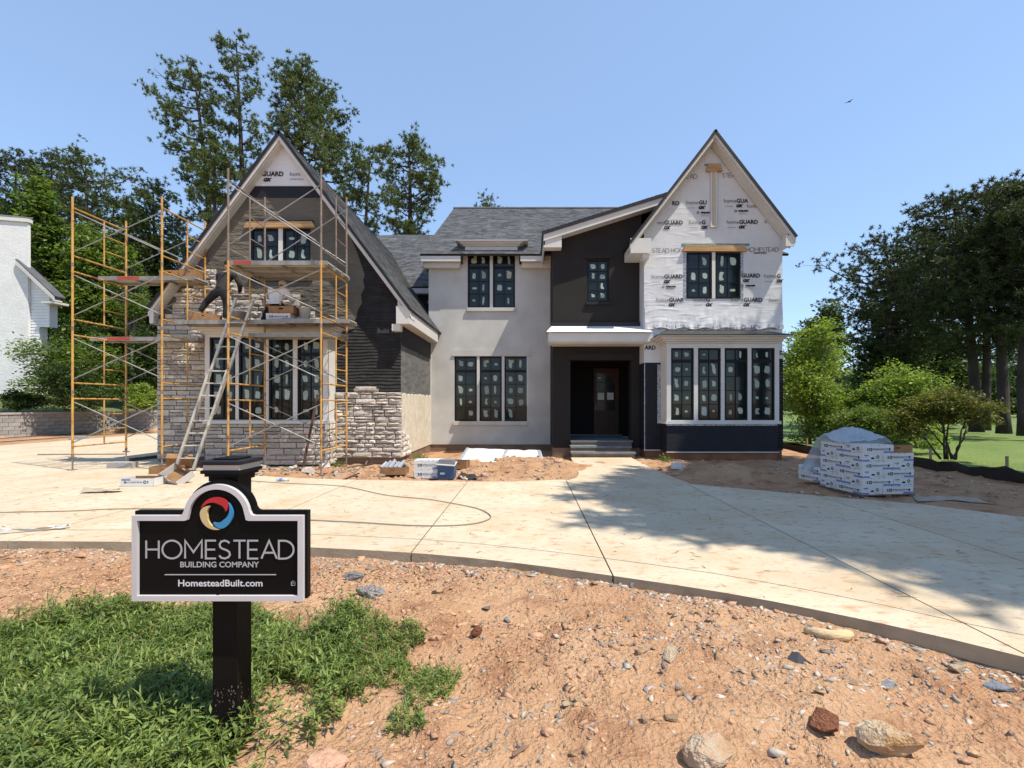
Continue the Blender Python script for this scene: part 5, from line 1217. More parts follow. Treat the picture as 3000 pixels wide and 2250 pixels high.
wood('shaded tree at the back of the lawn', 2760, 1050, 2960, 1195, 55, M_leaf_d, 8000, .30, 74, 0, group=D_G)
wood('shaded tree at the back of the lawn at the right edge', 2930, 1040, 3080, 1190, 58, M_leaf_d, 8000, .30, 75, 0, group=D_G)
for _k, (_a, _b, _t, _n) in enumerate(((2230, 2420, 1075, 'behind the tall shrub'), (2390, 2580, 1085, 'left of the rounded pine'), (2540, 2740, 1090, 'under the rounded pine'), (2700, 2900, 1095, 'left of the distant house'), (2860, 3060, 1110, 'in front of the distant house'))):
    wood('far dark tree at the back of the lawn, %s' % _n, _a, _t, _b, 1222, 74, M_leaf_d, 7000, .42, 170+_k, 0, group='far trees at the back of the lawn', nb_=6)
S_G = 'sunlit shrubs right of the house'
wood('tall yellow green shrub against the right corner of the house', 2270, 950, 2480, 1290, 19.5, M_leaf_y, 20000, .115, 81, -.1, 'shrub', 'shrub', 9, S_G, .07)
wood('bushy yellow green shrub right of the tallest one', 2440, 1150, 2600, 1300, 18.5, M_leaf_y, 12000, .105, 82, -.1, 'shrub', 'shrub', 7, S_G, .05)
wood('upright pale leafed shrub with a tall shoot behind the pallet', 2520, 1080, 2740, 1310, 18.0, M_leaf_y, 16000, .11, 83, -.1, 'shrub', 'shrub', 8, S_G, .05)
wood('mid green shrub directly behind the pallet sheet', 2430, 1200, 2640, 1315, 16.5, M_leaf, 11000, .09, 84, -.1, 'shrub', 'shrub', 6, S_G, .05)
g = onground(2775, 1345, -.12)
broad('spreading bronze green maple with several bare stems behind the pallet', (g.x, g.y, -.12), 3, [(-1.0, .2, 1.35, .75, .6, .30), (-.4, -.1, 1.75, .8, .7, .30), (.35, .2, 1.95, .8, .7, .28), (.9, -.1, 1.55, .75, .6, .25), (0, .3, 1.3, .9, .7, .25), (-1.25, 0, .95, .5, .5, .25), (1.15, .2, 1.2, .5, .5, .22)], 11000, .085, M_leaf_r, 85, .035, 7, 'shrub', 'shrub', S_G, .8, .35, M_bark)
# --- trees beyond the right edge of the view whose shade falls over the drive
def side_pine(label, x, y, H, crown, seed, limbs=40, dens=1.0):
    root_d = y; pxt = CX+F*x/max(y, .5)
    return pine(label, pxt, CY-F*(H-EYE)/max(y, .5), max(y, .5), crown, 0, .3, seed, m=M_pine_d, limbs=limbs, dens=dens, group='pines beside the drive outside the view', tuft=(9, .50, .13))
for _k, (_x, _y, _h) in enumerate(((10.7, 4.2, 17), (12.4, 2.5, 16.5), (13.3, 6.2, 18), (14.2, 2.4, 17), (13.8, 9.0, 17), (15.9, 7.6, 18), (12.2, 5.4, 19))):
    side_pine('pine beside the drive outside the right edge of the view, %s' % ('nearest the walk', 'nearest the camera', 'second row, middle', 'second row, near the camera', 'nearest the house', 'second row, near the house', 'second from the walk')[_k], _x, _y, _h, [(.57, 1.3), (.68, 2.4), (.85, 2.5), (1, .8)], 92+_k, 48, 1.4)

# ----------------------------------------------------------------- silt fence
sf = empty('silt_fence', (10.3, 12, -.1)); tag(sf, 'low sagging black silt fence along the edge of the lawn', 'fence')
M_silt = mat('black_silt_fabric', (.030, .021, .016), .85, .3, 5, bump=.6, bscale=9)
M_stake = mat('weathered_stake', (.30, .22, .14), .9, .2, 5)
fpts = [(9.3, 18.6), (9.55, 16.5), (9.9, 14.2), (10.2, 12.2), (10.45, 10.5), (10.7, 8.8), (10.8, 7)]
V = []; n = 70
for i in range(n):
    t = i/(n-1)*(len(fpts)-1); k = min(len(fpts)-2, int(t)); f_ = t-k; x = fpts[k][0]*(1-f_)+fpts[k+1][0]*f_; y = fpts[k][1]*(1-f_)+fpts[k+1][1]*f_
    hh = .34-.10*math.sin(math.pi*f_)-.07*float(vnoise(np.array([i*.37]), np.array([1.]), 3)[0]); zz = float(terrain(x, y))
    V += [(x-10.3, y-12, zz-.05+.1), (x-10.3+.05*math.sin(i*.9), y-12, zz+.1+hh*.55), (x-10.3+.02*math.sin(i*1.3), y-12, zz+.1+hh)]
Fc = [(i*3+j, i*3+j+1, i*3+j+4, i*3+j+3) for i in range(n-1) for j in range(2)]
link('fabric', np_mesh('fabric', V, Fc, M_silt, True), sf)
for x, y in fpts: MB().box(x-10.3+.03, x-10.3+.07, y-12-.02, y-12+.02, -.1, .62+float(terrain(x, y))+.1-.08).build('stake', M_stake, sf)
# ================================================================= printed wrap lettering
def text_mesh(s, size, bold=0.0, shear=0.0, name='printed_lettering', m=None, res=2):
    key = ('t', s, round(size, 4), bold, shear, m.name if m else '')
    if key in _meshcache: return _meshcache[key]
    cu = bpy.data.curves.new('lettering_curve', 'FONT'); cu.body = s; cu.size = size; cu.offset = bold; cu.shear = shear; cu.resolution_u = res
    cu.align_x = 'LEFT'; o = bpy.data.objects.new('tmp', cu); COL.objects.link(o)
    dg = bpy.context.evaluated_depsgraph_get(); me = bpy.data.meshes.new_from_object(o.evaluated_get(dg)); me.name = name
    bpy.data.objects.remove(o); bpy.data.curves.remove(cu); me.materials.clear(); me.materials.append(m or M_ink)
    _meshcache[key] = me; return me
GLY = {  # thin geometric capitals as strokes in a unit-high cell: (advance, strokes)
 'H': (.80, [[(0, 0), (0, 1)], [(.62, 0), (.62, 1)], [(0, .5), (.62, .5)]]),
 'O': (1.12, [[(.47+.47*math.cos(t), .5+.5*math.sin(t)) for t in np.linspace(0, 2*math.pi, 33)]]),
 'M': (1.02, [[(0, 0), (0, 1), (.41, .35), (.82, 1), (.82, 0)]]),
 'E': (.66, [[(.50, 0), (0, 0), (0, 1), (.50, 1)], [(0, .5), (.46, .5)]]),
 'S': (.70, [[(.50, .86), (.42, .95), (.27, 1), (.10, .95), (.02, .80), (.05, .64), (.16, .55), (.36, .47), (.49, .37), (.53, .22), (.46, .08), (.28, 0), (.10, .04), (0, .17)]]),
 'T': (.72, [[(0, 1), (.60, 1)], [(.30, 0), (.30, 1)]]),
 'A': (.86, [[(0, 0), (.38, 1), (.76, 0)], [(.13, .33), (.63, .33)]]),
 'D': (.86, [[(0, 0), (0, 1), (.25, 1)]+[(.25+.48*math.sin(t), .5+.5*math.cos(t)) for t in np.linspace(.12, math.pi, 15)]+[(0, 0)]]),
}
def thin_word(s, w=.09, depth=.0):
    """a word in thin strokes, unit height, in the x-z plane at y = 0; optional raised thickness"""
    mb = MB(); x0 = 0; yo = -.0045
    for ch in s:
        adv, st = GLY[ch]
        for line in st:
            yo += .0045; P = [Vector((x0+p[0], yo, p[1]*(1-w)+w/2)) for p in line]; n = len(P)
            Lp, Rp = [], []
            for i in range(n):
                closed = (P[0]-P[-1]).length < 1e-4
                a = P[i]-P[i-1] if i > 0 else (P[0]-P[-2] if closed else P[1]-P[0]); b = P[i+1]-P[i] if i < n-1 else (P[1]-P[0] if closed else P[-1]-P[-2])
                a.normalize(); b.normalize(); d = (a+b); d = d.normalized() if d.length > .05 else a
                nr = Vector((-d.z, 0, d.x)); k = w/2/max(.45, Vector((-a.z, 0, a.x)).dot(nr)); Lp.append(P[i]+nr*k); Rp.append(P[i]-nr*k)
            vs = Lp+Rp; fs = [(i, i+1, n+i+1, n+i) for i in range(n-1)]
            mb.add(vs, [f[::-1] for f in fs])
            if depth:
                bk = Vector((0, depth, 0)); mb.add(Lp+[p+bk for p in Lp], fs); mb.add(Rp+[p+bk for p in Rp], [f[::-1] for f in fs])
        x0 += adv
    return mb, x0-.14
def put(me, x, y, z, parent=house, sx=1.0, name='printed_lettering', upright=True):
    o = link(name, me, parent); o.location = (x, y, z)
    if upright: o.rotation_euler = (math.pi/2, 0, 0)
    o.scale = (sx, sx, sx); return o
tw, twl = thin_word('HOMESTEAD', .085); TW = tw.mesh('printed_lettering', M_ink)
def homestead(pxx, pyy, d, wpx, y=None, s='HOMESTEAD', sub=True):
    y = d if y is None else y
    mb, L_ = thin_word(s, .085); key = ('h', s)
    me = _meshcache.get(key) or mb.mesh('printed_lettering', M_ink); _meshcache[key] = me
    full = twl; h = wpx*d/F/full
    o = link('printed_lettering', me, house); o.location = (X(pxx, d), y-.012, Z(pyy, d)); o.scale = (h, .05, h)
    if sub and len(s) > 5: put(text_mesh('BUILDING COMPANY', h*.30, .004), X(pxx, d)+h*1.7*(len(s)/9), y-.012, Z(pyy, d)-h*.36)
def bnd(me): xs = [v.co.x for v in me.vertices]; return min(xs), max(xs)
def guard(pxx, pyy, d=GY, wpx=91, s1='home', s2='GUARD', sub=2, y=None, tail=False):
    """home GUARD lock-up whose baseline starts at the pixel; s1, s2 may be cut short where the sheet is lapped"""
    y = (d if y is None else y)-.013; k = wpx*d/F; cap = k*.125
    x = X(pxx, d); z = Z(pyy, d)
    for s_, full, fr, b, m in ((s1, 'home', .385, -.004, M_greyink), (s2, 'GUARD', .60, .034, M_ink)):
        if not s_: continue
        fm = text_mesh(full, 1.0, b, m=m); a0, a1 = bnd(fm); kx = k*fr/(a1-a0); me = text_mesh(s_, 1.0, b, m=m); b0, b1 = bnd(me)
        o = put(me, x-b0*kx, y, z); o.scale = (kx, cap/.70, 1); x += (b1-b0)*kx+k*.015
        if s_ is s1: xm = x
    if not s1: xm = X(pxx, d)+.06*k
    if sub:
        o = put(text_mesh('OX', cap*.95, .012, .35), xm-.02*k, y, z-cap*1.15)
        if s1 == 'home': put(text_mesh('powered by', cap*.42, 0, m=M_greyink), xm-k*.38, y, z-cap*1.05)
    if sub > 1:
        put(text_mesh('oxep.com', cap*.62, .008), xm+k*.06, y, z-cap*2.25)
        for q in range(3): put(text_mesh('code approved sheathing', cap*.20, .0, m=M_greyink), xm+k*.06, y, z-cap*(2.55+.26*q))
        rg_ = MB(); cx, cz = xm-k*.03, z-cap*2.15; r1, r0 = cap*.34, cap*.20; nn = 14
        rg_.add([(cx+r*math.cos(2*math.pi*i/nn), y, cz+r*math.sin(2*math.pi*i/nn)) for r in (r1, r0) for i in range(nn)], [(i, (i+1) % nn, nn+(i+1) % nn, nn+i)[::-1] for i in range(nn)]); part(rg_, 'printed_emblem', M_ink)
# right gable
homestead(2028, 524, GY, 60, s='EAD', sub=False) if False else None
def thin(s, pxx, pyy, wpx, d=GY, y=None): homestead(pxx, pyy, d, wpx, y, s, False)
thin('EAD', 2012, 524, 96); thin('STEA', 2116, 521, 96); guard(1969, 601, s1='', s2='RD', sub=0); guard(2011, 599, s2='GU', sub=2); guard(2121, 594, s2='GUA', sub=2); guard(2188, 609, s1='hom', s2='', sub=0)
guard(1926, 658, s1='me', s2='GUARD', sub=1); guard(2019, 657, s2='G', sub=1); guard(2129, 656, sub=1); guard(2240, 655, s1='h', s2='', sub=0)
thin('MESTEAD', 1889, 741, 96); thin('HOM', 1966, 740, 96); homestead(2186, 738, GY, 94)
guard(1909, 816); guard(2172, 813, s1='', s2='GUARD', sub=2); guard(2239, 814, s2='G', sub=1)
guard(1923, 884, s2='GUAR', sub=1); guard(2032, 884, s2='G', sub=1); guard(2142, 884, sub=1); guard(2254, 884, s1='hom', s2='', sub=0)
for xx, s in ((1912, 'STEAD'), (1978, 'HOMESTEAD'), (2088, 'HOMESTEAD'), (2199, 'HOMESTEA')): homestead(xx, 966, GY, 94, GY-.035, s, False)
guard(1888, 1024, s1='', s2='ARD', sub=0); guard(2284, 1039, s1='', s2='D', sub=0)
# left gable
guard(771, 519, LY, 105, '', 'GUARD', 1, LY-.056); guard(853, 519, LY, 100, 'hom', '', 0, LY-.056); put(text_mesh('powered by', .075, 0, m=M_greyink), X(853, LY), LY-.069, Z(530, LY))
put(text_mesh('Build Tex', .16, .004, m=mat('pale_print', (.13, .13, .14))), X(1105, LY), LY-.004, Z(975, LY))

# ================================================================= scaffolds
M_yel = mat('worn_yellow_paint', (0.46, 0.235, 0.055), 0.55, col2=(0.58, 0.34, 0.09), vscale=5, bump=.15, bscale=30, stretch=(1, 1, .6))
def _rust(m, col, lo, hi):
    N, L, b = nodes_of(m); src = b.inputs['Base Color'].links[0].from_socket
    tc = N.new('ShaderNodeTexCoord'); n = N.new('ShaderNodeTexNoise'); n.inputs['Scale'].default_value = 3.2; n.inputs['Detail'].default_value = 8; n.inputs['Roughness'].default_value = .7
    L.new(tc.outputs['Object'], n.inputs[0]); r = N.new('ShaderNodeMapRange'); r.inputs[1].default_value = lo; r.inputs[2].default_value = hi; L.new(n.outputs[0], r.inputs[0])
    mx = N.new('ShaderNodeMix'); mx.data_type = 'RGBA'; mx.inputs[7].default_value = (*col, 1); L.new(r.outputs[0], mx.inputs[0]); L.new(src, mx.inputs[6]); L.new(mx.outputs[2], b.inputs['Base Color'])
_rust(M_yel, (.17, .065, .03), .53, .66)
M_rust = mat('rusty_grey_tube', (0.17, 0.115, 0.085), 0.75, col2=(0.24, 0.20, 0.17), vscale=6, bump=.2, bscale=30)
M_brace = mat('galvanised_brace', (0.32, 0.31, 0.29), 0.5, .25, 5, metal=.4)
M_plank = mat('weathered_deck_plank', (0.38, 0.35, 0.30), 0.8, .2, 3, bump=.3, bscale=20, stretch=(.3, 4, 4))
M_alu = mat('dull_aluminium', (0.27, 0.255, 0.23), 0.55, .25, 5, metal=.3, bump=.2)
M_redtape = mat('red_plank_label', (.42, .06, .03), .6, .2)
def tower(label, x0, x1, y0, y1, base, frames, top_rust):
    """two stacks of welded end frames joined by crossed braces"""
    t = empty('scaffold_tower', (x0, y0, 0)); tag(t, label, 'scaffold')
    def loc(o): o.location = (-x0, -y0, 0); return o
    for x in (x0, x1):
        z = base
        for k in range(frames):
            rusty = top_rust and k == frames-1; h = 1.93 if rusty else 1.524; m = M_rust if rusty else M_yel
            fr = loc(empty('end_frame', parent=t))
            for y in (y0, y1): MB().tube((x, y, z), (x, y, z+h+(.10 if k == frames-1 else 0)), .024, n=8).build('post', m, fr)
            yi = y0+(y1-y0)*.56; zt, zb = z+h-.155, z+.22
            for zz in (zt, zb): MB().tube((x, y0, zz), (x, y1, zz), .019, n=7).build('frame_rail', m, fr)
            MB().tube((x, yi, zb), (x, yi, zt), .017, n=7).build('inner_post', m, fr)
            for q in (1, 2): MB().tube((x, yi, zb+(zt-zb)*q/3), (x, y1, zb+(zt-zb)*q/3), .014, n=6).build('rung', m, fr)
            for y in (y0, y1):
                MB().tube((x, y, z-.035), (x, y, z+.05), .028, n=8).build('coupling', M_rust, fr)
            z += h
        for y in (y0, y1):
            g_ = float(terrain(x, y)) if y_far(x) < y else 0.0
            j = MB(); j.tube((x, y, g_+.01), (x, y, base), .017, n=7); j.box(x-.07, x+.07, y-.07, y+.07, g_, g_+.012); j.box(x-.09, x+.09, y-.012, y+.012, base-.06, base-.03); loc(j.build('screw_jack', M_rust, t))
    z = base
    for k in range(frames):
        h = 1.93 if top_rust and k == frames-1 else 1.524
        for y, dy in ((y0, .028), (y1, -.028)):
            lo, hi = z+.32, z+h-.24
            loc(MB().tube((x0, y+dy, lo), (x1, y+dy, hi), .013, n=6).build('cross_brace', M_brace, t)); loc(MB().tube((x0, y+dy*1.9, hi), (x1, y+dy*1.9, lo), .013, n=6).build('cross_brace', M_brace, t))
        z += h
    return t
T1 = (-10.92, -8.78, 11.43, 12.95); T2 = (-6.80, -4.70, 10.8, 12.3)
tower('yellow scaffold tower at far left, standing clear of the house wall', *T1, .34, 4, False)
tower('yellow scaffold tower with rusty grey top frames before the left gable', *T2, .30, 4, True)
def plank(label, x0, x1, y0, y1, z, th=.10, deck=True, red=None):
    p = empty('scaffold_plank', ((x0+x1)/2, (y0+y1)/2, z)); tag(p, label, 'scaffold plank', 'planks decking the scaffolds'); ox, oy, oz = p.location
    def L0(mb, n_, m): o = mb.build(n_, m, p); o.location = (-ox, -oy, -oz); return o
    L0(MB().box(x0, x1, y0, y0+.045, z-th, z), 'side_rail', M_alu); L0(MB().box(x0, x1, y1-.045, y1, z-th, z), 'side_rail', M_alu)
    L0(MB().box(x0+.01, x1-.01, y0+.046, y1-.046, z-.035, z-.004), 'deck_board', M_plank)
    n = max(2, int((x1-x0)/.6))
    for i in range(n): xx = x0+.05+(x1-x0-.1)*i/(n-1); L0(MB().box(xx-.02, xx+.02, y0+.046, y1-.046, z-.08, z-.036), 'cross_member', M_alu)
    if red: L0(MB().box(red[0], red[1], y0-.004, y0-.001, z-th*.85, z-.01), 'printed_label', M_redtape)
    return p
plank('narrow plank on the lower level of the far left scaffold', -11.35, -8.55, 12.35, 12.83, 3.32, red=(-10.9, -10.3))
plank('plank with brown cartons on the upper level of the far left scaffold', -11.05, -8.60, 12.25, 12.85, 4.86, red=(-10.55, -10.0))
plank('long plank the workers use, left half, in front of the stone', -8.62, -5.9, 11.62, 12.10, 3.63)
plank('long plank the workers use, right half', -6.35, -4.36, 11.60, 12.11, 3.648)
plank('inner plank behind the workers, nearer the wall', -8.62, -4.42, 12.13, 12.24, 3.63, th=.06)
plank('lower plank just under the workers, across the bay cornice', -6.9, -4.62, 11.75, 12.22, 3.33)
for k in range(3): plank('top deck plank below the left gable window, %s from the wall' % ('nearest', 'middle one', 'farthest')[2-k], -6.88, -4.62, 10.92+k*.47, 11.37+k*.47, 4.86, red=(-6.75, -6.35) if k == 0 else None)
# rusty pole leaning in front
b_ = Vector((-5.17, 10.85, -.06)); tag(MB().tube(b_, b_+Vector((.26, .25, 1.86)), .03, .03, 8).build('steel_pole', mat('dark_rusty_steel', (.07, .035, .022), .8, .4, 8)), 'dark rusty steel pole leaning on the right scaffold leg', 'pole')
# ladder
ld = empty('ladder', (-8.15, 11.2, 0)); tag(ld, 'long paint splashed aluminium extension ladder leaning against the scaffold', 'ladder')
M_lad = mat('splashed_aluminium', (0.42, 0.39, 0.34), 0.5, col2=(0.62, 0.58, 0.50), vscale=6, metal=.2, bump=.3)
f0, f1 = Vector((-.20, .03, .0)), Vector((.20, .07, .0)); up = Vector((1.25, .28, 4.15))
for f_ in (f0, f1):
    mb = MB(); d = up.normalized(); a = Vector((0, .07, 0)); s_ = Vector((.028, 0, 0))
    for (u0, u1, off) in ((0, .58, 0), (.32, 1.0, .05)):
        p, q = f_+up*u0+Vector((0, off, 0)), f_+up*u1+Vector((0, off, 0)); mb.add([p-s_, p+s_, p+s_+a*.7, p-s_+a*.7, q-s_, q+s_, q+s_+a*.7, q-s_+a*.7], [(0, 1, 5, 4), (1, 2, 6, 5), (2, 3, 7, 6), (3, 0, 4, 7), (4, 5, 6, 7), (3, 2, 1, 0)])
    mb.build('stile', M_lad, ld)
    MB().box(f_.x-.05, f_.x+.05, f_.y-.04, f_.y+.08, 0, .02).build('foot', M_black, ld)
for k in range(1, 14): u = k/14; MB().tube(f0+up*u+Vector((0, .03+(.04 if u > .5 else 0), 0)), f1+up*u+Vector((0, .03+(.04 if u > .5 else 0), 0)), .016, n=7).build('rung', M_lad, ld)

# ================================================================= cartons
M_card_w = mat('white_carton_board', (0.60, 0.59, 0.57), 0.7, 0.06, 5, objrand=.06)
M_card_b = mat('brown_carton_board', (0.27, 0.145, 0.065), 0.85, 0.2, 5, bump=.2, bscale=20, objrand=.1)
M_blue = mat('blue_print', (0.16, 0.20, 0.42), 0.6, .15)
CW, CD, CH = .585, .385, .142
def ring_mb(cx, cz, r1, r0, y, n=10):
    mb = MB(); mb.add([(cx+r*math.cos(2*math.pi*i/n), y, cz+r*math.sin(2*math.pi*i/n)) for r in (r1, r0) for i in range(n)], [(i, (i+1) % n, n+(i+1) % n, n+i)[::-1] for i in range(n)]); return mb
def merge_text(mb, s, size, x, y, z, bold=0.0, flip=False):
    me = text_mesh(s, size, bold, res=1)
    mb.add([(x+(-v.co.x if flip else v.co.x), y, z+(-v.co.y if flip else v.co.y)) for v in me.vertices], [tuple(p.vertices) for p in me.polygons])
_CM = {}
def carton_meshes(H=CH):
    """shared meshes for a closed carton: body, prints of the long side and of the short end, blue label"""
    if H in _CM: return _CM[H]
    w, d = CW, CD; body = MB(); body.box(-w/2, w/2, -d/2, d/2, 0, H*.985); body.box(-w/2-.003, w/2+.003, -d/2-.003, d/2+.003, H*.60, H*.99)
    for a in (-.13, .02, .12): body.box(a-.012, a+.012, -d/2-.0042, -d/2-.0032, H*.93, H*.985, 1)
    pl_ = MB(); y = -d/2-.005
    for a in (-.20, .215): pl_.add([(a-.009, y, H*.30), (a+.009, y, H*.30), (a+.009, y, H*.62), (a-.009, y, H*.62)], [(0, 1, 2, 3)])
    r = ring_mb(-.145, H*.47, .028, .015, y); pl_.add(r.v, r.f)
    for q in range(4): a = q*math.pi/2+.785; pl_.add([(-.145+.034*math.cos(a+e), y-.0003, H*.47+.034*math.sin(a+e)) for e in (-.35, .35)]+[(-.145+.018*math.cos(a+e), y-.0003, H*.47+.018*math.sin(a+e)) for e in (.35, -.35)], [(3, 2, 1, 0)])
    merge_text(pl_, 'BETTER QUALITY STONE', .030, -.10, y, H*.42, .0008)
    pl_.add([(-.07, y, H*.30), (.16, y, H*.30), (.16, y, H*.315), (-.07, y, H*.315)], [(0, 1, 2, 3)])
    pe = MB(); x = w/2+.005; tmp = MB(); e = d
    tmp.add([(.0+.036*math.cos(t), 0, H*.30+.032*math.sin(t)) for t in np.linspace(0, math.pi, 9)], [tuple(range(9))[::-1]])
    r = ring_mb(.095, H*.55, .030, .016, 0); tmp.add(r.v, r.f)
    merge_text(tmp, 'STONE', .026, -.165, 0, H*.68, .0012); merge_text(tmp, 'ledge', .020, -.145, 0, H*.52)
    tmp.add([(.04, 0, H*.14), (.16, 0, H*.14), (.16, 0, H*.17), (.04, 0, H*.17)], [(0, 1, 2, 3)])
    pe.add([(x, v[0], v[2]) for v in tmp.v], tmp.f)
    bl = MB(); bl.add([(.10, y-.0004, H*.03), (w/2, y-.0004, H*.03), (w/2, y-.0004, H*.24), (.10, y-.0004, H*.24)], [(0, 1, 2, 3)]); bl.add([(x+.0004, -d/2, H*.03), (x+.0004, -.06, H*.03), (x+.0004, -.06, H*.24), (x+.0004, -d/2, H*.24)], [(0, 1, 2, 3)])
    _CM[H] = (body.mesh('carton', [M_card_w, M_ink]), pl_.mesh('side_print', M_ink), pe.mesh('end_print', M_ink), bl.mesh('blue_label', M_blue)); return _CM[H]
def carton(label, loc, rz, H=CH, group=None, tilt=(0, 0), end=True):
    a, b, c, d = carton_meshes(H); o = link('carton', a); o.location = loc; o.rotation_euler = (tilt[0], tilt[1], rz); tag(o, label, 'carton', group)
    link('side_print', b, o); link('blue_label', d, o)
    if end: link('end_print', c, o)
    return o
# pallet of stone cartons: pinwheel courses, both long sides and short ends showing
PC = Vector((5.72, 8.2, 0)); ex_ = Vector((.97, .12, 0)).normalized(); ey_ = Vector((-.12, .97, 0)).normalized(); PA = math.atan2(ex_.y, ex_.x)
P0 = .02; side = CW+CD+.01
pal = empty('pallet', (PC+ex_*side/2+ey_*side/2)[:], PA); tag(pal, 'wooden pallet under the stack of white stone cartons', 'pallet')
M_pal = mat('dark_pallet_wood', (.16, .10, .065), .9, .3, 4, bump=.3, bscale=20)
for i in range(6): MB().box(-.52, .52, -.5+i*.183, -.39+i*.183, P0-.02, P0-.001).build('deck_board', M_pal, pal)
for i in (-.5, -.05, .40): MB().box(i, i+.1, -.5, .52, P0-.11, P0-.0205).build('stringer', M_pal, pal)
for i in range(3): MB().box(-.52, .52, -.5+i*.46, -.40+i*.46, P0-.13, P0-.1105).build('bottom_board', M_pal, pal)
ROWN = ['bottom', 'second', 'third', 'fourth', 'fifth', 'top']; GC = 'white stone cartons stacked on the pallet'
def pal_at(u, v): return PC+ex_*u+ey_*v
for r_ in range(6):
    z = P0+r_*CH; nm = ROWN[r_]; e = .004*((r_*7) % 3-1)
    # even rows: short end at the near corner on the right face, long side away from the corner; odd rows swap
    if r_ % 2 == 0:
        spots = [((CD/2, CW/2), 'at the near corner, end facing right', -math.pi/2, 1), ((CD+.01+CW/2, CD/2), 'on the right, long side facing the drive', 0, 1), ((CW/2, CW+.01+CD/2), 'at the left end', math.pi, 0), ((CW+.01+CD/2, CD+.01+CW/2), 'at the hidden back corner', math.pi/2, 0)]
    else:
        spots = [((CW/2, CD/2), 'at the near corner, long side facing right', 0, 1), ((CW+.01+CD/2, CW/2), 'on the right, end facing the drive', -math.pi/2, 1), ((CD/2, CD+.01+CW/2), 'on the left, long side facing the house', -math.pi/2, 0), ((CD+.01+CW/2, CW+.01+CD/2), 'at the hidden back corner', math.pi, 0)]
    if r_ == 5: spots = spots[:1]+spots[2:3]+[spots[3]]
    for (u, v), where, rot, _ in spots:
        p = pal_at(u+e, v-e); o = carton('white carton, %s course of the pallet stack, %s' % (nm, where), (p.x, p.y, z), PA+rot, group=GC)
        # a short end or long side is printed on each visible face
        m_a, m_b, m_c, m_d = carton_meshes()
        if abs(abs(rot)-math.pi/2) < .01 :
            q = link('end_print', m_c, o); q.rotation_euler = (0, 0, math.pi); q = link('side_print', m_b, o); q.rotation_euler = (0, 0, math.pi); q = link('blue_label', m_d, o); q.rotation_euler = (0, 0, math.pi)
        else:
            q = link('end_print', m_c, o); q.rotation_euler = (0, 0, math.pi); q = link('blue_label', m_d, o); q.rotation_euler = (0, 0, math.pi)
def tray(label, loc, rz, w=.58, d=.38, h=.15, outer=None, tilt=(0, 0), flaps=0, holes=True):
    """open carton: base, four walls with hand holes"""
    o = empty('open_carton', loc, rz); o.rotation_euler = (tilt[0], tilt[1], rz); tag(o, label, 'carton'); m = outer or M_card_b; t = .006
    MB().box(-w/2, w/2, -d/2, d/2, 0, t).build('base_panel', M_card_b, o)
    for s_ in (-1, 1):
        mb = MB(); wall_face(mb, rect(-w/2, w/2, t, h), [rect(-.05, .05, h*.55, h*.75)] if holes else [], 0, t); mb.v = [(v[0], (v[1]-d/2 if s_ < 0 else d/2-v[1]), v[2]) for v in mb.v]; 
        mb.add([(v[0], v[1]+(.006 if s_ < 0 else -.006)*0+(-s_)*-.0 + (t if s_ < 0 else -t), v[2]) for v in mb.v[:len(mb.v)]], list(mb.f), 1); mb.build('side_panel', [m, M_card_b], o)
        MB().box(s_*w/2-(t if s_ > 0 else 0), s_*w/2+(0 if s_ > 0 else t), -d/2+t, d/2-t, t, h).build('end_panel', m if s_ > 0 or outer is None else outer, o)
    return o
p = pal_at(CD+.02+CW/2, CD/2+.02); tray('open brown carton at the right end of the top course on the pallet', (p.x, p.y, P0+5*CH), PA, h=.13)
# plastic sheet thrown over the pallet, hanging off its left end
def sheet_mesh():
    nu, nv = 56, 64; V = []
    vn = lambda a, b, k: float(vnoise(np.array([a]), np.array([b]), k)[0])-.5
    for j in range(nv):
        for i in range(nu):
            u = -.06+1.02*i/(nu-1); v = .30+.05*math.sin(u*9)+1.35*j/(nv-1)
            zt = P0+6*CH+.02
            h = .20*math.exp(-((u-.30)/.36)**2-((v-.75)/.28)**2)+.13*math.exp(-((u-.66)/.2)**2-((v-.62)/.3)**2)
            w_ = vn(u*5+v*2, v*5-u, 3)*.13+vn(u*12-v*6, v*9+u*3, 4)*.07+vn(u*26, v*9, 6)*.02
            z = zt+h+max(-.004, w_*.8+.02); vv = v
            over = v-.99
            if over > 0: vv = .99+.30*(1-math.exp(-over*3.2))+.05*math.sin(u*17+over*5)*over; z -= over*1.05*(1-.25*u)
            uu = u-.10*max(0, over)*(1-u)*2
            if u > .86: z -= (u-.86)*1.2
            if u < .02 and over < 0: z -= .03
            p = pal_at(uu, vv); V.append((p.x, p.y, z))
    Fc = [(j*nu+i, j*nu+i+1, (j+1)*nu+i+1, (j+1)*nu+i) for j in range(nv-1) for i in range(nu-1)]
    return V, Fc
M_poly = mat('cloudy_plastic_sheet', (.50, .55, .60), .28, .12, 4, bump=.35, bscale=9, bdist=.03, spec=.6)
def _poly():
    N, L, b = nodes_of(M_poly); t = N.new('ShaderNodeBsdfTransparent'); s = N.new('ShaderNodeMixShader'); s.inputs[0].default_value = .18; o = N['Material Output']
    tl = N.new('ShaderNodeBsdfTranslucent'); tl.inputs[0].default_value = (.5, .55, .6, 1); s2 = N.new('ShaderNodeMixShader'); s2.inputs[0].default_value = .3
    L.new(b.outputs[0], s2.inputs[1]); L.new(tl.outputs[0], s2.inputs[2]); L.new(s2.outputs[0], s.inputs[1]); L.new(t.outputs[0], s.inputs[2]); L.new(s.outputs[0], o.inputs[0])
_poly()
V, Fc = sheet_mesh(); tag(link('plastic_sheet', np_mesh('plastic_sheet', V, Fc, M_poly, True)), 'crumpled cloudy plastic sheet thrown over the pallet of cartons', 'plastic sheet')
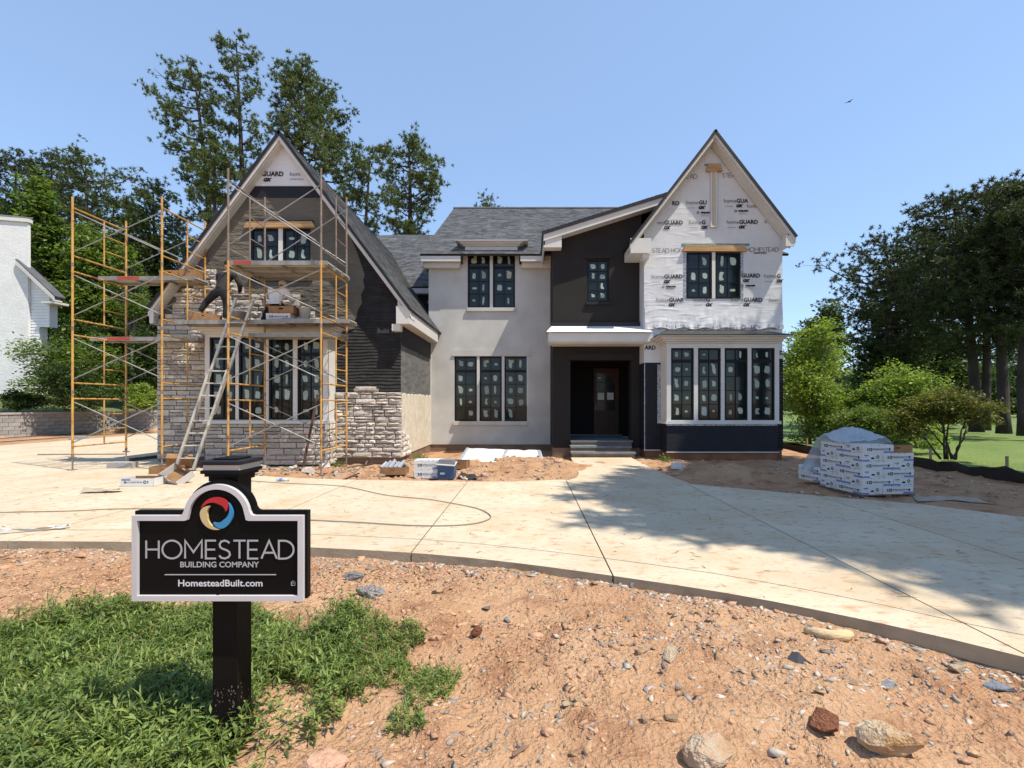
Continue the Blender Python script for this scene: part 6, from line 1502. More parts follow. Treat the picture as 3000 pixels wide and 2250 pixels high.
# second row of cartons just behind the left end of the pallet
p = pal_at(.22, side+.36); 
for k in range(2): carton('white stone carton on the ground behind the pallet, %s of two' % ('lower', 'upper')[k], (p.x, p.y, P0-.02+k*(CH+.001)+.06), PA-math.pi/2+.05, group='white stone cartons behind the pallet')
# flattened cardboard by the pallet and at the right edge
def crumple(label, pts, h, m, name='cardboard_sheet', cat='cardboard', seed=1, n=14, z0=0.0):
    """loose sheet lying on the ground inside a quad of ground points, slightly buckled"""
    a, b, c, d = [Vector((p[0], p[1], 0)) for p in pts]; V = []; rr = np.random.default_rng(seed)
    for j in range(n):
        for i in range(n):
            u, v = i/(n-1), j/(n-1); p = a.lerp(b, u).lerp(d.lerp(c, u), v)
            p += Vector(((rr.random()-.5)*.02, (rr.random()-.5)*.02, 0))
            z = max(float(terrain(p.x, p.y)), -.2) if z0 is None else z0
            z += .012+h*float(vnoise(np.array([u*3.1+seed]), np.array([v*2.7]), seed)[0])*(.3+.7*abs(u-.5)*2)
            V.append((p.x, p.y, z))
    Fc = [(j*n+i, j*n+i+1, (j+1)*n+i+1, (j+1)*n+i) for j in range(n-1) for i in range(n-1)]
    return tag(link(name, np_mesh(name, V, Fc, m)), label, cat)
M_cbd = mat('faded_cardboard', (.36, .29, .215), .9, .15, 4)
crumple('flat pale board lying beside the right end of the pallet', [(6.55, 8.05), (7.55, 7.75), (7.55, 8.05), (6.7, 8.4)], .02, M_cbd, seed=2, z0=None)
crumple('torn sheet of pale board on the mud at the right edge', [(6.35, 6.62), (7.3, 6.3), (7.2, 6.75), (6.6, 7.2)], .06, mat('torn_pale_board', (.42, .37, .32), .9, .15, 4), seed=3, z0=None)
# cartons lying open on the drive, left
g = onground(398, 1426, 0); tray('white carton lying open on the drive, its long printed side to the camera', (g.x, g.y+.2, .0), .06, .60, .38, .155, M_card_w, holes=False)
q = link('side_print', carton_meshes(.155)[1], None); bpy.data.objects.remove(q)
def print_on(root, sx, y, z, flip=True, rz=0.0):
    mb = MB()
    src = carton_meshes()[1]
    mb.add([((-v.co.x if flip else v.co.x)*sx, y, (CH-v.co.z if flip else v.co.z)*1.05+.005) for v in src.vertices], [tuple(p_.vertices) for p_ in src.polygons]); mb.build('side_print', M_ink, root)
    MB().add([(-.28, y-.0005, .115), (-.12, y-.0005, .115), (-.12, y-.0005, .148), (-.28, y-.0005, .148)], [(0, 1, 2, 3)]).build('blue_label', M_blue, root)
print_on(bpy.data.objects['open_carton.001'], 1.0, -.19-.0012, 0)
g = onground(505, 1418, 0); tc_ = tray('white carton tipped over on the drive, brown inside showing', (g.x, g.y+.16, .10), -.32, .50, .34, .15, M_card_w, tilt=(.62, .28)); print_on(tc_, .85, -.17-.0012, 0, False)
g = onground(455, 1392, 0); tray('brown carton open behind the two white ones on the drive', (g.x, g.y+.35, 0), .12, .55, .38, .16)
g = onground(535, 1372, 0); tray('upturned brown carton leaning at the ladder foot', (g.x+.02, g.y-.15, .12), .5, .52, .38, .16, tilt=(-.9, .1))
g = onground(270, 1443, 0); crumple('flat scrap of grey cardboard on the drive before the open cartons', [(g.x-.12, g.y-.12), (g.x+.50, g.y-.02), (g.x+.45, g.y+.14), (g.x-.15, g.y+.16)], .10, M_cbd, seed=5)
g = onground(95, 1558, 0); crumple('twisted strip of torn white paper on the drive at left', [(g.x-.27, g.y-.12), (g.x+.28, g.y+.12), (g.x+.30, g.y+.20), (g.x-.24, g.y-.07)], .09, mat('dirty_white_paper', (.52, .50, .47), .8, .2, 8), 'paper_scrap', 'paper', seed=6)
g = onground(205, 1334, 0); tag(MB().tube((g.x-1.0, g.y, .03), (g.x+1.6, g.y+.1, .03), .018, n=6).build('steel_pole', M_rust), 'thin pole lying on the drive behind the far left scaffold', 'pole')
g = onground(352, 1370, 0); tag(MB().box(g.x-.25, g.x+.35, g.y-.1, g.y+.15, 0, .14).build('stone_block', M_cap), 'pale block lying on the drive beside the scaffold debris', 'stone block')
mb = MB(); a = onground(378, 1352, 0); b = onground(452, 1338, 0); mb.add([(a.x, a.y, 0), (b.x+.5, b.y, 0), (b.x+.5, b.y+.12, 0), (a.x, a.y+.12, 0), (a.x, a.y, .09), (b.x+.5, b.y, .09), (b.x+.5, b.y+.12, .09), (a.x, a.y+.12, .09)], [(0, 1, 5, 4), (4, 5, 6, 7), (1, 2, 6, 5), (3, 7, 6, 2), (0, 4, 7, 3)])
tag(mb.build('timber', M_pal), 'dark timber lying along the foot of the left stone pier', 'timber')
# bottle
g = onground(828, 1410, 0); bt = empty('plastic_bottle', g, .1); tag(bt, 'crushed clear plastic bottle lying on the drive', 'bottle')
mb = MB(); mb.path([(-.11, 0, .033), (-.09, 0, .035), (-.02, 0, .030), (.04, 0, .036), (.08, 0, .022), (.10, 0, .014)], [.030, .034, .027, .034, .016, .012], 9); mb.build('bottle_body', mat('clear_plastic', (.45, .52, .56), .15, .1, 5, spec=.7), bt, True)
MB().tube((.10, 0, .014), (.125, 0, .014), .014, n=8).build('cap', M_blue, bt); MB().tube((-.06, 0, .033), (0, 0, .033), .0345, n=9).build('bottle_label', M_blue, bt)
# cartons, cooler, brown tray near the wing
g = onground(1251, 1400, 0)
for k in range(2): carton('white stone carton beside the blue cooler, %s of two' % ('lower', 'upper')[k], (g.x, g.y+.24, -.02+k*.196), .03, .195, 'two white stone cartons beside the cooler')
g = onground(1149, 1389, -.03); tb = tray('low brown tray holding crumpled silver film left of the white cartons', (g.x, g.y+.2, -.05), .02, .58, .38, .17)
V = []; rr = np.random.default_rng(2)
for k in range(5):
    mb = MB(); cx = g.x-.2+k*.1; mb.path([(cx-.08, g.y+.1+.04*(k % 2), .10), (cx, g.y+.2, .19+.03*(k % 3)), (cx+.10, g.y+.26, .11)], [.05, .055, .03], 6); tag(mb.build('film_roll', mat('silver_film', (.50, .52, .55), .3, .15, 7, metal=.3, bump=.5)), 'crumpled silver film in the brown tray, %s from the left' % ('first', 'second', 'third', 'fourth', 'last')[k], 'film', 'crumpled silver film in the brown tray')
g = onground(1306, 1403, -.01); co = empty('cooler', (g.x, g.y+.17, -.02), -.06); tag(co, 'blue cooler box with grey lid and white handle on the dirt', 'cooler')
M_cool = mat('blue_cooler_plastic', (.035, .085, .175), .4, .1, 5, bump=.1); M_lid = mat('grey_cooler_lid', (.20, .205, .215), .5, .08)
mb = MB(); mb.add([(-.165, -.12, .0), (.165, -.12, 0), (.165, .12, 0), (-.165, .12, 0), (-.185, -.145, .31), (.185, -.145, .31), (.185, .145, .31), (-.185, .145, .31)], [(0, 3, 2, 1), (0, 1, 5, 4), (1, 2, 6, 5), (2, 3, 7, 6), (3, 0, 4, 7), (4, 5, 6, 7)]); mb.build('cooler_body', M_cool, co)
mb = MB(); mb.box(-.195, .195, -.155, .155, .312, .36); mb.box(-.16, .16, -.12, .12, .361, .405); mb.build('lid', M_lid, co)
mb = MB(); mb.path([(-.20, 0, .345), (-.20, -.165, .315), (.20, -.165, .29), (.20, 0, .345)], .016, 6); mb.build('handle', M_white, co)
MB().box(-.12, -.02, -.1395, -.136, .10, .14).build('printed_label', mat('white_print', (.5, .55, .6)), co)
crumple('black plastic sheet lying beside the cooler', [(g.x+.22, g.y-.0), (g.x+.85, g.y+.02), (g.x+.55, g.y+.5), (g.x+.25, g.y+.55)], .12, mat('black_sheet', (.03, .03, .032), .5, .2), 'plastic_sheet', 'plastic sheet', 9, z0=None)
g = onground(1352, 1370, .0); tray('torn brown carton between the cooler and the white quilt', (g.x-.05, g.y+.1, -.03), -.2, .42, .3, .2)
# white quilted cover lying on the bank
qc = empty('padded_cover', (-.7, 13.4, .1)); tag(qc, 'white padded cover with grey straps lying on the bank below the stucco wall', 'cover')
M_quilt = mat('dirty_white_quilt', (.60, .59, .57), .8, col2=(.50, .49, .47), vscale=6, bump=.7, bscale=9, bdist=.03)
V = []; nu, nv = 50, 12
for j in range(nv):
    for i in range(nu):
        u, v = i/(nu-1), j/(nv-1); x = -1.20+2.3*u+(v*.12-.02)*(1 if u < .5 else -.6); y = -.78+v*1.15; z = -.11+.30*v-.06*u+.035*math.sin(u*math.pi*2)**2*math.sin(v*3.1)+.03*float(vnoise(np.array([u*14.]), np.array([v*6.]), 5)[0])
        V.append((x, y, z))
b = len(V); Fc = [(j*nu+i, j*nu+i+1, (j+1)*nu+i+1, (j+1)*nu+i) for j in range(nv-1) for i in range(nu-1)]
V += [(V[i][0], V[i][1]+.01, V[i][2]-.10) for i in range(nu)]; Fc += [(b+i, b+i+1, i+1, i) for i in range(nu-1)]
link('quilt', np_mesh('quilt', V, Fc, M_quilt, True), qc)
M_strap = mat('grey_strap', (.27, .29, .32), .7, .15)
for u0 in (0.0, .505, .965):
    mb = MB(); pts = []
    for j in range(nv):
        i = min(nu-2, int(u0*(nu-1))); p = Vector(V[j*nu+i]); pts.append(p+Vector((0, -.004, .012)))
    for j in range(nv-1): mb.add([pts[j], pts[j]+Vector((.075, 0, -.002)), pts[j+1]+Vector((.075, 0, -.002)), pts[j+1]], [(0, 1, 2, 3)])
    mb.add([pts[0], pts[0]+Vector((.075, 0, 0)), pts[0]+Vector((.075, 0, -.11)), pts[0]+Vector((0, 0, -.11))], [(3, 2, 1, 0)]); mb.build('strap', M_strap, qc)
# hose lying in a long loop on the drive
M_hose = mat('grey_hose', (.20, .18, .14), .7, .1)
pts = [(0, 1501), (200, 1497), (420, 1489), (700, 1392+14), (830, 1415), (1000, 1424), (1130, 1450), (1250, 1462), (1330, 1475), (1400, 1490), (1435, 1508), (1430, 1522), (1380, 1535), (1290, 1540), (1180, 1538), (1050, 1530), (900, 1523)]
def smooth(P, k=6):
    out = []
    for i in range(len(P)-1):
        p0, p1, p2, p3 = P[max(0, i-1)], P[i], P[i+1], P[min(len(P)-1, i+2)]
        for j in range(k):
            t = j/k; out.append(.5*((2*p1)+(-p0+p2)*t+(2*p0-5*p1+4*p2-p3)*t*t+(-p0+3*p1-3*p2+p3)*t**3))
    return out+[P[-1]]
loop = [onground(a, b, .012) for a, b in pts[3:]]
h = MB(); h.path(smooth(loop), .007, 6); tag(h.build('hose', M_hose), 'thin grey hose lying in a long loop across the drive', 'hose')
h = MB(); h.path(smooth([onground(a, b, .012) for a, b in ((-300, 1510), (0, 1501), (200, 1497), (330, 1491), (520, 1490), (640, 1494))]), .007, 6); tag(h.build('cord', mat('brown_cord', (.22, .16, .09), .8)), 'thin brown cord crossing the drive behind the sign', 'cord')
# debris by the steps and mortar, metal scraps
g = onground(1982, 1372, 0); d_ = empty('block_scrap', (g.x, g.y, float(terrain(g.x, g.y)))); tag(d_, 'broken piece of white plastic trim on the dirt right of the walk', 'plastic scrap')
MB().box(-.12, .14, -.05, .05, .02, .17).build('panel', M_white, d_); MB().box(.145, .17, -.08, .06, .0, .16).build('panel', M_white, d_)
def debris(label, pxx, pyy, L_, rz, m, w=.05, h=.03, name='wood_scrap', cat='wood scrap', tilt=0):
    g = onground(pxx, pyy, -.05); o = MB().box(-L_/2, L_/2, -w/2, w/2, 0, h).build(name, m); o.location = (g.x, g.y, max(float(terrain(g.x, g.y)), -.1)+.01); o.rotation_euler = (0, tilt, rz); return tag(o, label, cat)
debris('rusty angle iron lying right of the steel pole', 1040, 1380, .9, .5, MATS['dark_rusty_steel'], .05, .04, 'steel_scrap', 'steel scrap', -.15)
debris('rusty bar crossing the angle iron by the scaffold leg', 1010, 1372, .8, .1, M_rust, .03, .03, 'steel_scrap', 'steel scrap', -.12)
debris('short rusty bar standing up from the rubble by the stone corner', 1072, 1360, .35, 1.2, M_rust, .03, .03, 'steel_scrap', 'steel scrap', -.9)
debris('bent rusty plate on the rubble in front of the scaffold', 1015, 1402, .6, .75, MATS['dark_rusty_steel'], .09, .015, 'steel_scrap', 'steel scrap', -.3)
debris('pale offcut board on the rubble behind the sign cap', 800, 1385, .8, .15, M_cbd, .16, .02)
debris('long pale offcut at the edge of the drive behind the sign', 740, 1395, .5, -.1, M_cbd, .18, .06)
debris('dark offcut on the rubble left of the steel pole', 835, 1372, .7, .35, M_pal, .1, .02)
debris('flat pale lath on the dirt right of the walk', 1955, 1388, .55, .05, M_cbd, .05, .02)
# loose cut stones on the rubble heap under the bay
for k, (a, b, s_) in enumerate(((765, 1378, .12), (860, 1388, .10), (905, 1393, .14), (950, 1380, .11), (985, 1394, .09))):
    g = onground(a, b, -.03); o = link('stone', STM[k]); o.location = (g.x, g.y, float(terrain(g.x, g.y))+.05); o.scale = (s_*2.2, .08, s_); o.rotation_euler = (-1.1, 0, k*1.3)
    tag(o, 'loose pale cut stone on the rubble under the bay, %s from the left' % ('first', 'second', 'third', 'fourth', 'fifth')[k], 'stone', 'loose cut stones under the bay')
# things on the workers' deck
DZ = 3.635
def dk(pxx, d): return X(pxx, d)
tray('open brown carton with stones under the foot of the worker in black', (dk(604, 11.85), 11.85, DZ), .12, .56, .38, .16)
tray('brown carton, left one of two on the upper left plank', (dk(510, 12.5), 12.5, 4.865), .05, .50, .36, .17); tray('brown carton, right one of two on the upper left plank', (dk(560, 12.5), 12.5, 4.865), .2, .40, .36, .20)
carton('white stone carton on the deck under the worker in white', (dk(826, 11.9), 11.9, 3.652), .02, .155)
tray('brown carton seat under the worker in white', (dk(835, 11.95), 11.93, 3.81), .03, .60, .38, .18)
def bucket(label, x, y, z, r, h, m):
    b_ = empty('bucket', (x, y, z)); tag(b_, label, 'bucket'); mb = MB(); mb.lathe((0, 0, 0), [(r*.85, 0), (r, h), (r*1.05, h), (r*1.05, h*.93), (r*.97, h*.93)], 16); mb.build('bucket_body', m, b_, True)
    mb = MB(); mb.path([(r*1.04*math.cos(t), r*1.04*math.sin(t)*.3-.02, h*.9-.12*math.sin(t)) for t in np.linspace(0, math.pi, 9)], .004, 4); mb.build('bail', M_brace, b_); return b_
bucket('mortar smeared white bucket at the right end of the workers deck', dk(893, 11.98), 11.98, 3.652, .14, .34, mat('smeared_white_plastic', (.55, .54, .51), .6, .12, 6, bump=.4, bscale=20))
bucket('grey mortar tub between the two workers', dk(705, 12.0), 11.95, DZ, .19, .24, mat('mortar_grey_plastic', (.36, .345, .32), .8, .15, 6, bump=.4))
tag(MB().box(-.25, .25, -.12, .12, 0, .02).build('mortar_board', M_plank), 'mortar board lying on the deck beside the white bucket', 'board').location = (dk(880, 11.8), 11.75, 3.655)
# white cap light on the roof slope: small dome vent
vx, vz = X(1024, 15.5), Z(606, 15.5); v_ = empty('roof_camera', (X(1026, 14.2), 14.2, Z(617, 14.2))); bpy.data.objects.remove(v_)

# ================================================================= bird
bp_ = px(2488, 298, 40); bd = empty('bird', bp_, .5); tag(bd, 'tiny dark bird gliding high in the sky', 'bird')
mb = MB(); mb.path([(-.16, 0, 0), (-.06, 0, .0), (.05, 0, .01), (.13, 0, .02), (.18, 0, .01)], [.015, .045, .05, .035, .008], 6); mb.build('bird_body', M_ink, bd, True)
for s_ in (-1, 1): MB().add([(-.05, s_*.03, .01), (.07, s_*.03, .01), (.06, s_*.22, .06), (-.02, s_*.36, .02), (-.06, s_*.2, .05), (0, s_*.18, .07)], [(0, 1, 2, 5), (0, 5, 4), (5, 2, 3), (4, 5, 3)]).build('wing', M_ink, bd)
# ================================================================= people
M_skin = mat('skin', (.30, .17, .11), .6, .08, 8); M_hair = mat('black_hair', (.012, .010, .009), .6, .2, 20, bump=.4, bscale=60)
M_shirt_b = mat('black_jersey', (.020, .0175, .0165), .85, .25, 6, bump=.6, bscale=9, bdist=.03, bstretch=(2, 2, .7)); M_pants = mat('black_trousers', (.011, .011, .013), .85, .25, 6, bump=.5, bscale=9, bdist=.03)
M_shirt_w = mat('white_work_shirt', (.80, .81, .82), .8, .10, 5, bump=.7, bscale=8, bdist=.03, bstretch=(2, 2, .7)); M_pad = mat('grey_knee_pad', (.08, .09, .11), .7); M_shoe = mat('dusty_shoe', (.22, .20, .18), .8, .2, 9)
def skinned(name, joints, edges, m, parent=None, grow=1.0, add=0.0, sub=1, root=0):
    names = list(joints); idx = {k: i for i, k in enumerate(names)}
    me = bpy.data.meshes.new(name); me.from_pydata([joints[k][0] for k in names], [(idx[a], idx[b]) for a, b in edges], [])
    o = bpy.data.objects.new(name, me); COL.objects.link(o); o.modifiers.new('s', 'SKIN'); o.modifiers.new('d', 'SUBSURF').levels = sub; o.modifiers['d'].render_levels = sub
    for i, k in enumerate(names):
        r = joints[k][1]; r = r if hasattr(r, '__len__') else (r, r); sv = me.skin_vertices[0].data[i]; sv.radius = (r[0]*grow+add, r[1]*grow+add); sv.use_root = (i == root)
    dg = bpy.context.evaluated_depsgraph_get(); m2 = bpy.data.meshes.new_from_object(o.evaluated_get(dg)); bpy.data.objects.remove(o); m2.name = name
    m2.materials.clear(); m2.materials.append(m); m2.polygons.foreach_set('use_smooth', [True]*len(m2.polygons)); return link(name, m2, parent)
def hand(J, E, tag_, wrist, d, side, up_):
    """palm and five curled fingers added to the skeleton"""
    d = Vector(d).normalized(); s = d.cross(Vector(up_)).normalized()*side; n_ = s.cross(d)*side; w = Vector(J[wrist][0])
    J[tag_+'palm'] = (w+d*.075, (.036, .020)); E.append((wrist, tag_+'palm'))
    for k, (o, L_) in enumerate(((-.032, .062), (-.011, .074), (.011, .07), (.031, .056))):
        a = w+d*.105+s*o; J[tag_+'f%da' % k] = (a, .009); J[tag_+'f%db' % k] = (a+d*L_*.55-n_*.014, .0085); J[tag_+'f%dc' % k] = (a+d*L_*.9-n_*.042, .0075)
        E += [(tag_+'palm', tag_+'f%da' % k), (tag_+'f%da' % k, tag_+'f%db' % k), (tag_+'f%db' % k, tag_+'f%dc' % k)]
    a = w+d*.045-s*.042; J[tag_+'ta'] = (a, .012); J[tag_+'tb'] = (a+d*.04-s*.018-n_*.012, .010); J[tag_+'tc'] = (a+d*.068-s*.01-n_*.02, .008); E += [(tag_+'palm', tag_+'ta'), (tag_+'ta', tag_+'tb'), (tag_+'tb', tag_+'tc')]
def head(root, c, R_, m_hair=True, hat=None):
    """features on the head at c (local), R_: rotation of the head, face along -y of the head frame before rotation"""
    def at(v): return c+R_ @ Vector(v)
    def ell(name, ce, r, m, n=10, k=6, cut=None):
        mb = MB(); vs = []; fs = []
        for j in range(k+1):
            ph = -math.pi/2+math.pi*j/k
            for i in range(n): t = 2*math.pi*i/n; vs.append(at((ce[0]+r[0]*math.cos(ph)*math.cos(t), ce[1]+r[1]*math.cos(ph)*math.sin(t), ce[2]+r[2]*math.sin(ph))))
        for j in range(k):
            for i in range(n): fs.append((j*n+i, j*n+(i+1) % n, (j+1)*n+(i+1) % n, (j+1)*n+i))
        mb.add(vs, fs); return mb.build(name, m, root, True)
    ell('hair', (0, .018, .035), (.083, .092, .095), M_hair)
    for s_ in (-1, 1):
        ell('ear', (s_*.078, .0, -.01), (.012, .022, .032), M_skin, 8, 5); ell('eye', (s_*.032, -.086, .0), (.013, .010, .010), M_paper, 8, 5)
    ell('nose', (0, -.105, -.022), (.014, .020, .024), M_skin, 8, 5); ell('mouth', (0, -.092, -.062), (.026, .008, .007), mat('lips', (.25, .10, .08), .6), 8, 5)
    return ell
def hshape(J, E, neck, c, R_):
    J['h0'] = (c+R_ @ Vector((0, .01, -.085)), (.052, .058)); J['h1'] = (c+R_ @ Vector((0, -.005, -.045)), (.066, .078)); J['h2'] = (c, (.076, .090)); J['h3'] = (c+R_ @ Vector((0, .012, .060)), (.066, .080)); J['h4'] = (c+R_ @ Vector((0, .014, .095)), (.035, .045))
    E += [(neck, 'h0'), ('h0', 'h1'), ('h1', 'h2'), ('h2', 'h3'), ('h3', 'h4')]
def V3(*a): return Vector(a)
# worker in black: standing on the deck facing the wall, left foot up on a carton, leaning in
o1 = V3(-7.70, 11.95, 3.635)
pr = link('person', bpy.data.meshes.new('tmp'))
J = {}; E = []
J['pelvis'] = (V3(0, 0, .86), (.135, .105)); J['waist'] = (V3(.0, .06, 1.02), (.125, .095)); J['chest'] = (V3(.0, .16, 1.22), (.150, .105)); J['upper'] = (V3(.0, .22, 1.34), (.145, .085)); J['neck'] = (V3(.01, .24, 1.44), (.055, .055))
E += [('pelvis', 'waist'), ('waist', 'chest'), ('chest', 'upper'), ('upper', 'neck')]
R1 = Euler((math.radians(22), 0, math.pi)).to_matrix(); c1 = V3(.02, .235, 1.615); hshape(J, E, 'neck', c1, R1)
J['sl'] = (V3(-.20, .22, 1.32), (.062, .062)); J['el'] = (V3(-.27, .36, 1.10), (.045, .045)); J['wl'] = (V3(-.10, .52, 1.02), (.030, .026)); J['sr'] = (V3(.20, .22, 1.32), (.062, .062)); J['er'] = (V3(.36, .22, 1.06), (.045, .045)); J['wr'] = (V3(.22, .42, .90), (.030, .026))
E += [('upper', 'sl'), ('sl', 'el'), ('el', 'wl'), ('upper', 'sr'), ('sr', 'er'), ('er', 'wr')]
J['hl'] = (V3(-.11, .0, .82), (.105, .10)); J['kl'] = (V3(-.43, .10, .58), (.066, .066)); J['al'] = (V3(-.54, -.02, .27), (.042, .042)); J['tl'] = (V3(-.56, .13, .215), (.036, .030)); J['hr'] = (V3(.09, .0, .80), (.105, .10)); J['kr'] = (V3(.11, .05, .46), (.066, .066)); J['ar'] = (V3(.10, .0, .09), (.042, .042)); J['tr'] = (V3(.12, .16, .038), (.038, .032))
E += [('pelvis', 'hl'), ('hl', 'kl'), ('kl', 'al'), ('al', 'tl'), ('pelvis', 'hr'), ('hr', 'kr'), ('kr', 'ar'), ('ar', 'tr')]
hand(J, E, 'L', 'wl', (.6, .7, -.1), 1, (0, 0, 1)); hand(J, E, 'R', 'wr', (-.5, .8, .1), -1, (0, 0, 1))
bpy.data.objects.remove(pr)
def subset(keys, edges): return {k: J[k] for k in keys}, [e for e in edges if e[0] in keys and e[1] in keys]
p1 = skinned('person', J, E, M_skin, sub=1); p1.location = o1; p1.scale = (.97, .97, .925)
tag(p1, 'person in black long sleeves and black trousers on the deck, one foot on a carton', 'person')
a, b = subset(['waist', 'pelvis', 'chest', 'upper', 'neck', 'sl', 'el', 'wl', 'sr', 'er', 'wr'], E); a['pelvis'] = (V3(0, .0, .84), (.152, .125)); a['waist'] = (V3(.0, .06, 1.02), (.138, .112)); a['neck'] = (V3(.005, .235, 1.40), (.075, .07)); skinned('shirt', a, b, M_shirt_b, p1, 1.0, .022)
a, b = subset(['pelvis', 'hl', 'kl', 'al', 'hr', 'kr', 'ar'], E); a['belt'] = (V3(0, .03, .96), (.132, .105)); b = b+[('pelvis', 'belt')]; skinned('trousers', a, b, M_pants, p1, 1.0, .020)
for s_, k, t in (('shoe', 'al', 'tl'), ('shoe', 'ar', 'tr')):
    A0, T0 = J[k][0], J[t][0]; hz = A0.copy(); hz.z = T0.z+.01; skinned('shoe', {'a': (hz+V3(0, -.05, 0), .044), 'b': (hz+V3(0, .04, -.002), .047), 'c': (T0+V3(0, .04, 0), (.042, .034))}, [('a', 'b'), ('b', 'c')], M_shoe, p1)
kp = MB(); kp.path([J['kl'][0]+V3(-.03, .03, .05), J['kl'][0]+V3(-.045, .0, -.05), J['kl'][0]+V3(-.06, -.03, -.13)], [.06, .085, .06], 8); kp.build('knee_pad', M_pad, p1, True)
head(p1, c1, R1)
# worker in white: sitting on cartons facing the wall, bent forward
o2 = V3(-6.35, 11.95, 3.955)
J = {}; E = []
J['pelvis'] = (V3(0, 0, .06), (.15, .115)); J['waist'] = (V3(.0, .03, .22), (.140, .105)); J['chest'] = (V3(.0, .09, .40), (.165, .11)); J['upper'] = (V3(.01, .15, .51), (.150, .085)); J['neck'] = (V3(.02, .21, .56), (.055, .055))
E += [('pelvis', 'waist'), ('waist', 'chest'), ('chest', 'upper'), ('upper', 'neck')]
R2 = Euler((math.radians(40), 0, math.pi)).to_matrix(); c2 = V3(.04, .28, .655); hshape(J, E, 'neck', c2, R2)
J['sl'] = (V3(-.19, .15, .49), (.064, .064)); J['el'] = (V3(-.24, .30, .26), (.046, .046)); J['wl'] = (V3(-.08, .52, .26), (.030, .026)); J['sr'] = (V3(.20, .15, .49), (.064, .064)); J['er'] = (V3(.30, .26, .26), (.046, .046)); J['wr'] = (V3(.29, .48, .38), (.030, .026))
E += [('upper', 'sl'), ('sl', 'el'), ('el', 'wl'), ('upper', 'sr'), ('sr', 'er'), ('er', 'wr')]
J['hl'] = (V3(-.12, .02, .05), (.10, .10)); J['kl'] = (V3(-.30, .20, -.02), (.066, .066)); J['al'] = (V3(-.34, .02, -.34), (.042, .042)); J['tl'] = (V3(-.35, .16, -.36), (.036, .03)); J['hr'] = (V3(.11, .02, .05), (.10, .10)); J['kr'] = (V3(.20, .40, .02), (.066, .066)); J['ar'] = (V3(.20, .42, -.36), (.042, .042)); J['tr'] = (V3(.20, .56, -.38), (.036, .03))
E += [('pelvis', 'hl'), ('hl', 'kl'), ('kl', 'al'), ('al', 'tl'), ('pelvis', 'hr'), ('hr', 'kr'), ('kr', 'ar'), ('ar', 'tr')]
hand(J, E, 'L', 'wl', (.4, .8, 0), 1, (0, 0, 1)); hand(J, E, 'R', 'wr', (-.1, .8, .4), -1, (0, 0, 1))
p2 = skinned('person', J, E, M_skin, sub=1); p2.location = o2
tag(p2, 'person in a white shirt and cap sitting bent forward on cartons on the deck', 'person')
a, b = subset(['waist', 'pelvis', 'chest', 'upper', 'neck', 'sl', 'el', 'wl', 'sr', 'er', 'wr'], E); a['pelvis'] = (V3(0, .0, .10), (.146, .116)); a['neck'] = (V3(.02, .20, .53), (.07, .07)); skinned('shirt', a, b, M_shirt_w, p2, 1.0, .026)
a, b = subset(['pelvis', 'hl', 'kl', 'al', 'hr', 'kr', 'ar'], E); a['belt'] = (V3(0, .04, .15), (.142, .11)); b = b+[('pelvis', 'belt')]; skinned('trousers', a, b, M_pants, p2, 1.0, .018)
for k, t in (('al', 'tl'), ('ar', 'tr')):
    A0, T0 = J[k][0], J[t][0]; hz = A0.copy(); hz.z = T0.z+.01; skinned('shoe', {'a': (hz+V3(0, -.05, 0), .044), 'b': (hz+V3(0, .04, -.002), .047), 'c': (T0+V3(0, .04, 0), (.042, .034))}, [('a', 'b'), ('b', 'c')], M_shoe, p2)
ell = head(p2, c2, R2)
ell('cap', (0, .012, .045), (.099, .112, .100), mat('pale_cap', (.55, .53, .48), .8), 12, 6); ell('cap_brim', (0, -.11, .055), (.075, .085, .010), MATS['pale_cap'], 12, 4)

# ================================================================= the builder's sign
SY = 2.26; k_ = SY/F
sg = empty('builder_sign', (X(638, SY), 2.36, -.09), math.radians(0)); tag(sg, 'black builder sign with arched top and three coloured ring emblem on a square post', 'sign'); SO = Vector(sg.location)
M_sblack = mat('black_sign_panel', (.0028, .0027, .003), .5, .1, 5, spec=.12); M_sframe = mat('white_sign_frame', (.52, .50, .50), .5, .05, 5); M_post = mat('black_painted_post', (.006, .0042, .0038), .6, .3, 6, spec=.15, bump=.15, bscale=18)
M_sgrey = mat('silver_letters', (.36, .36, .37), .5, .04); M_swhite = mat('white_letters', (.58, .58, .58), .5, .04)
def spart(mb, n_, m, parent=sg, smooth=False):
    o = mb.build(n_, m, parent, smooth); o.location = -SO if parent is sg else (0, 0, 0); return o
def sign_outline(grow=0.0, dx=0.0, dz=0.0):
    x0, x1 = X(392, SY)-grow, X(887, SY)+grow; zb, zs = Z(1757, SY)-grow, Z(1512, SY)+grow; cx = X(637, SY); r = 94*k_+grow; zc = Z(1512, SY)-.0; 
    pts = [(x0, zb), (x1, zb), (x1, zs)]
    n = 26; a0 = math.asin(min(.95, (zs-zc+.012)/r)) if zs-zc+.012 < r else 0
    pts += [(cx+r+.02, zs), (cx+r*math.cos(.10)+.008, zs+.004)]
    pts += [(cx+r*math.cos(t), zc+r*math.sin(t)*.97) for t in np.linspace(.18, math.pi-.18, n)]
    pts += [(cx-r*math.cos(.10)-.008, zs+.004), (cx-r-.02, zs), (x0, zs)]
    return [(p[0]+dx, p[1]+dz) for p in pts]
out0 = sign_outline(0.004); inn = sign_outline(-.0205)
mb = MB(); mb.prism(sign_outline(.010, .006, .012), SY+.012, SY+.046); spart(mb, 'back_board', M_sblack)
mb = MB(); mb.prism(sign_outline(-.003), SY+.008, SY+.0115); panel = spart(mb, 'sign_panel', M_sblack)
mb = MB(); wall_face(mb, out0, [inn], SY-.008, .016)
n = len(out0)
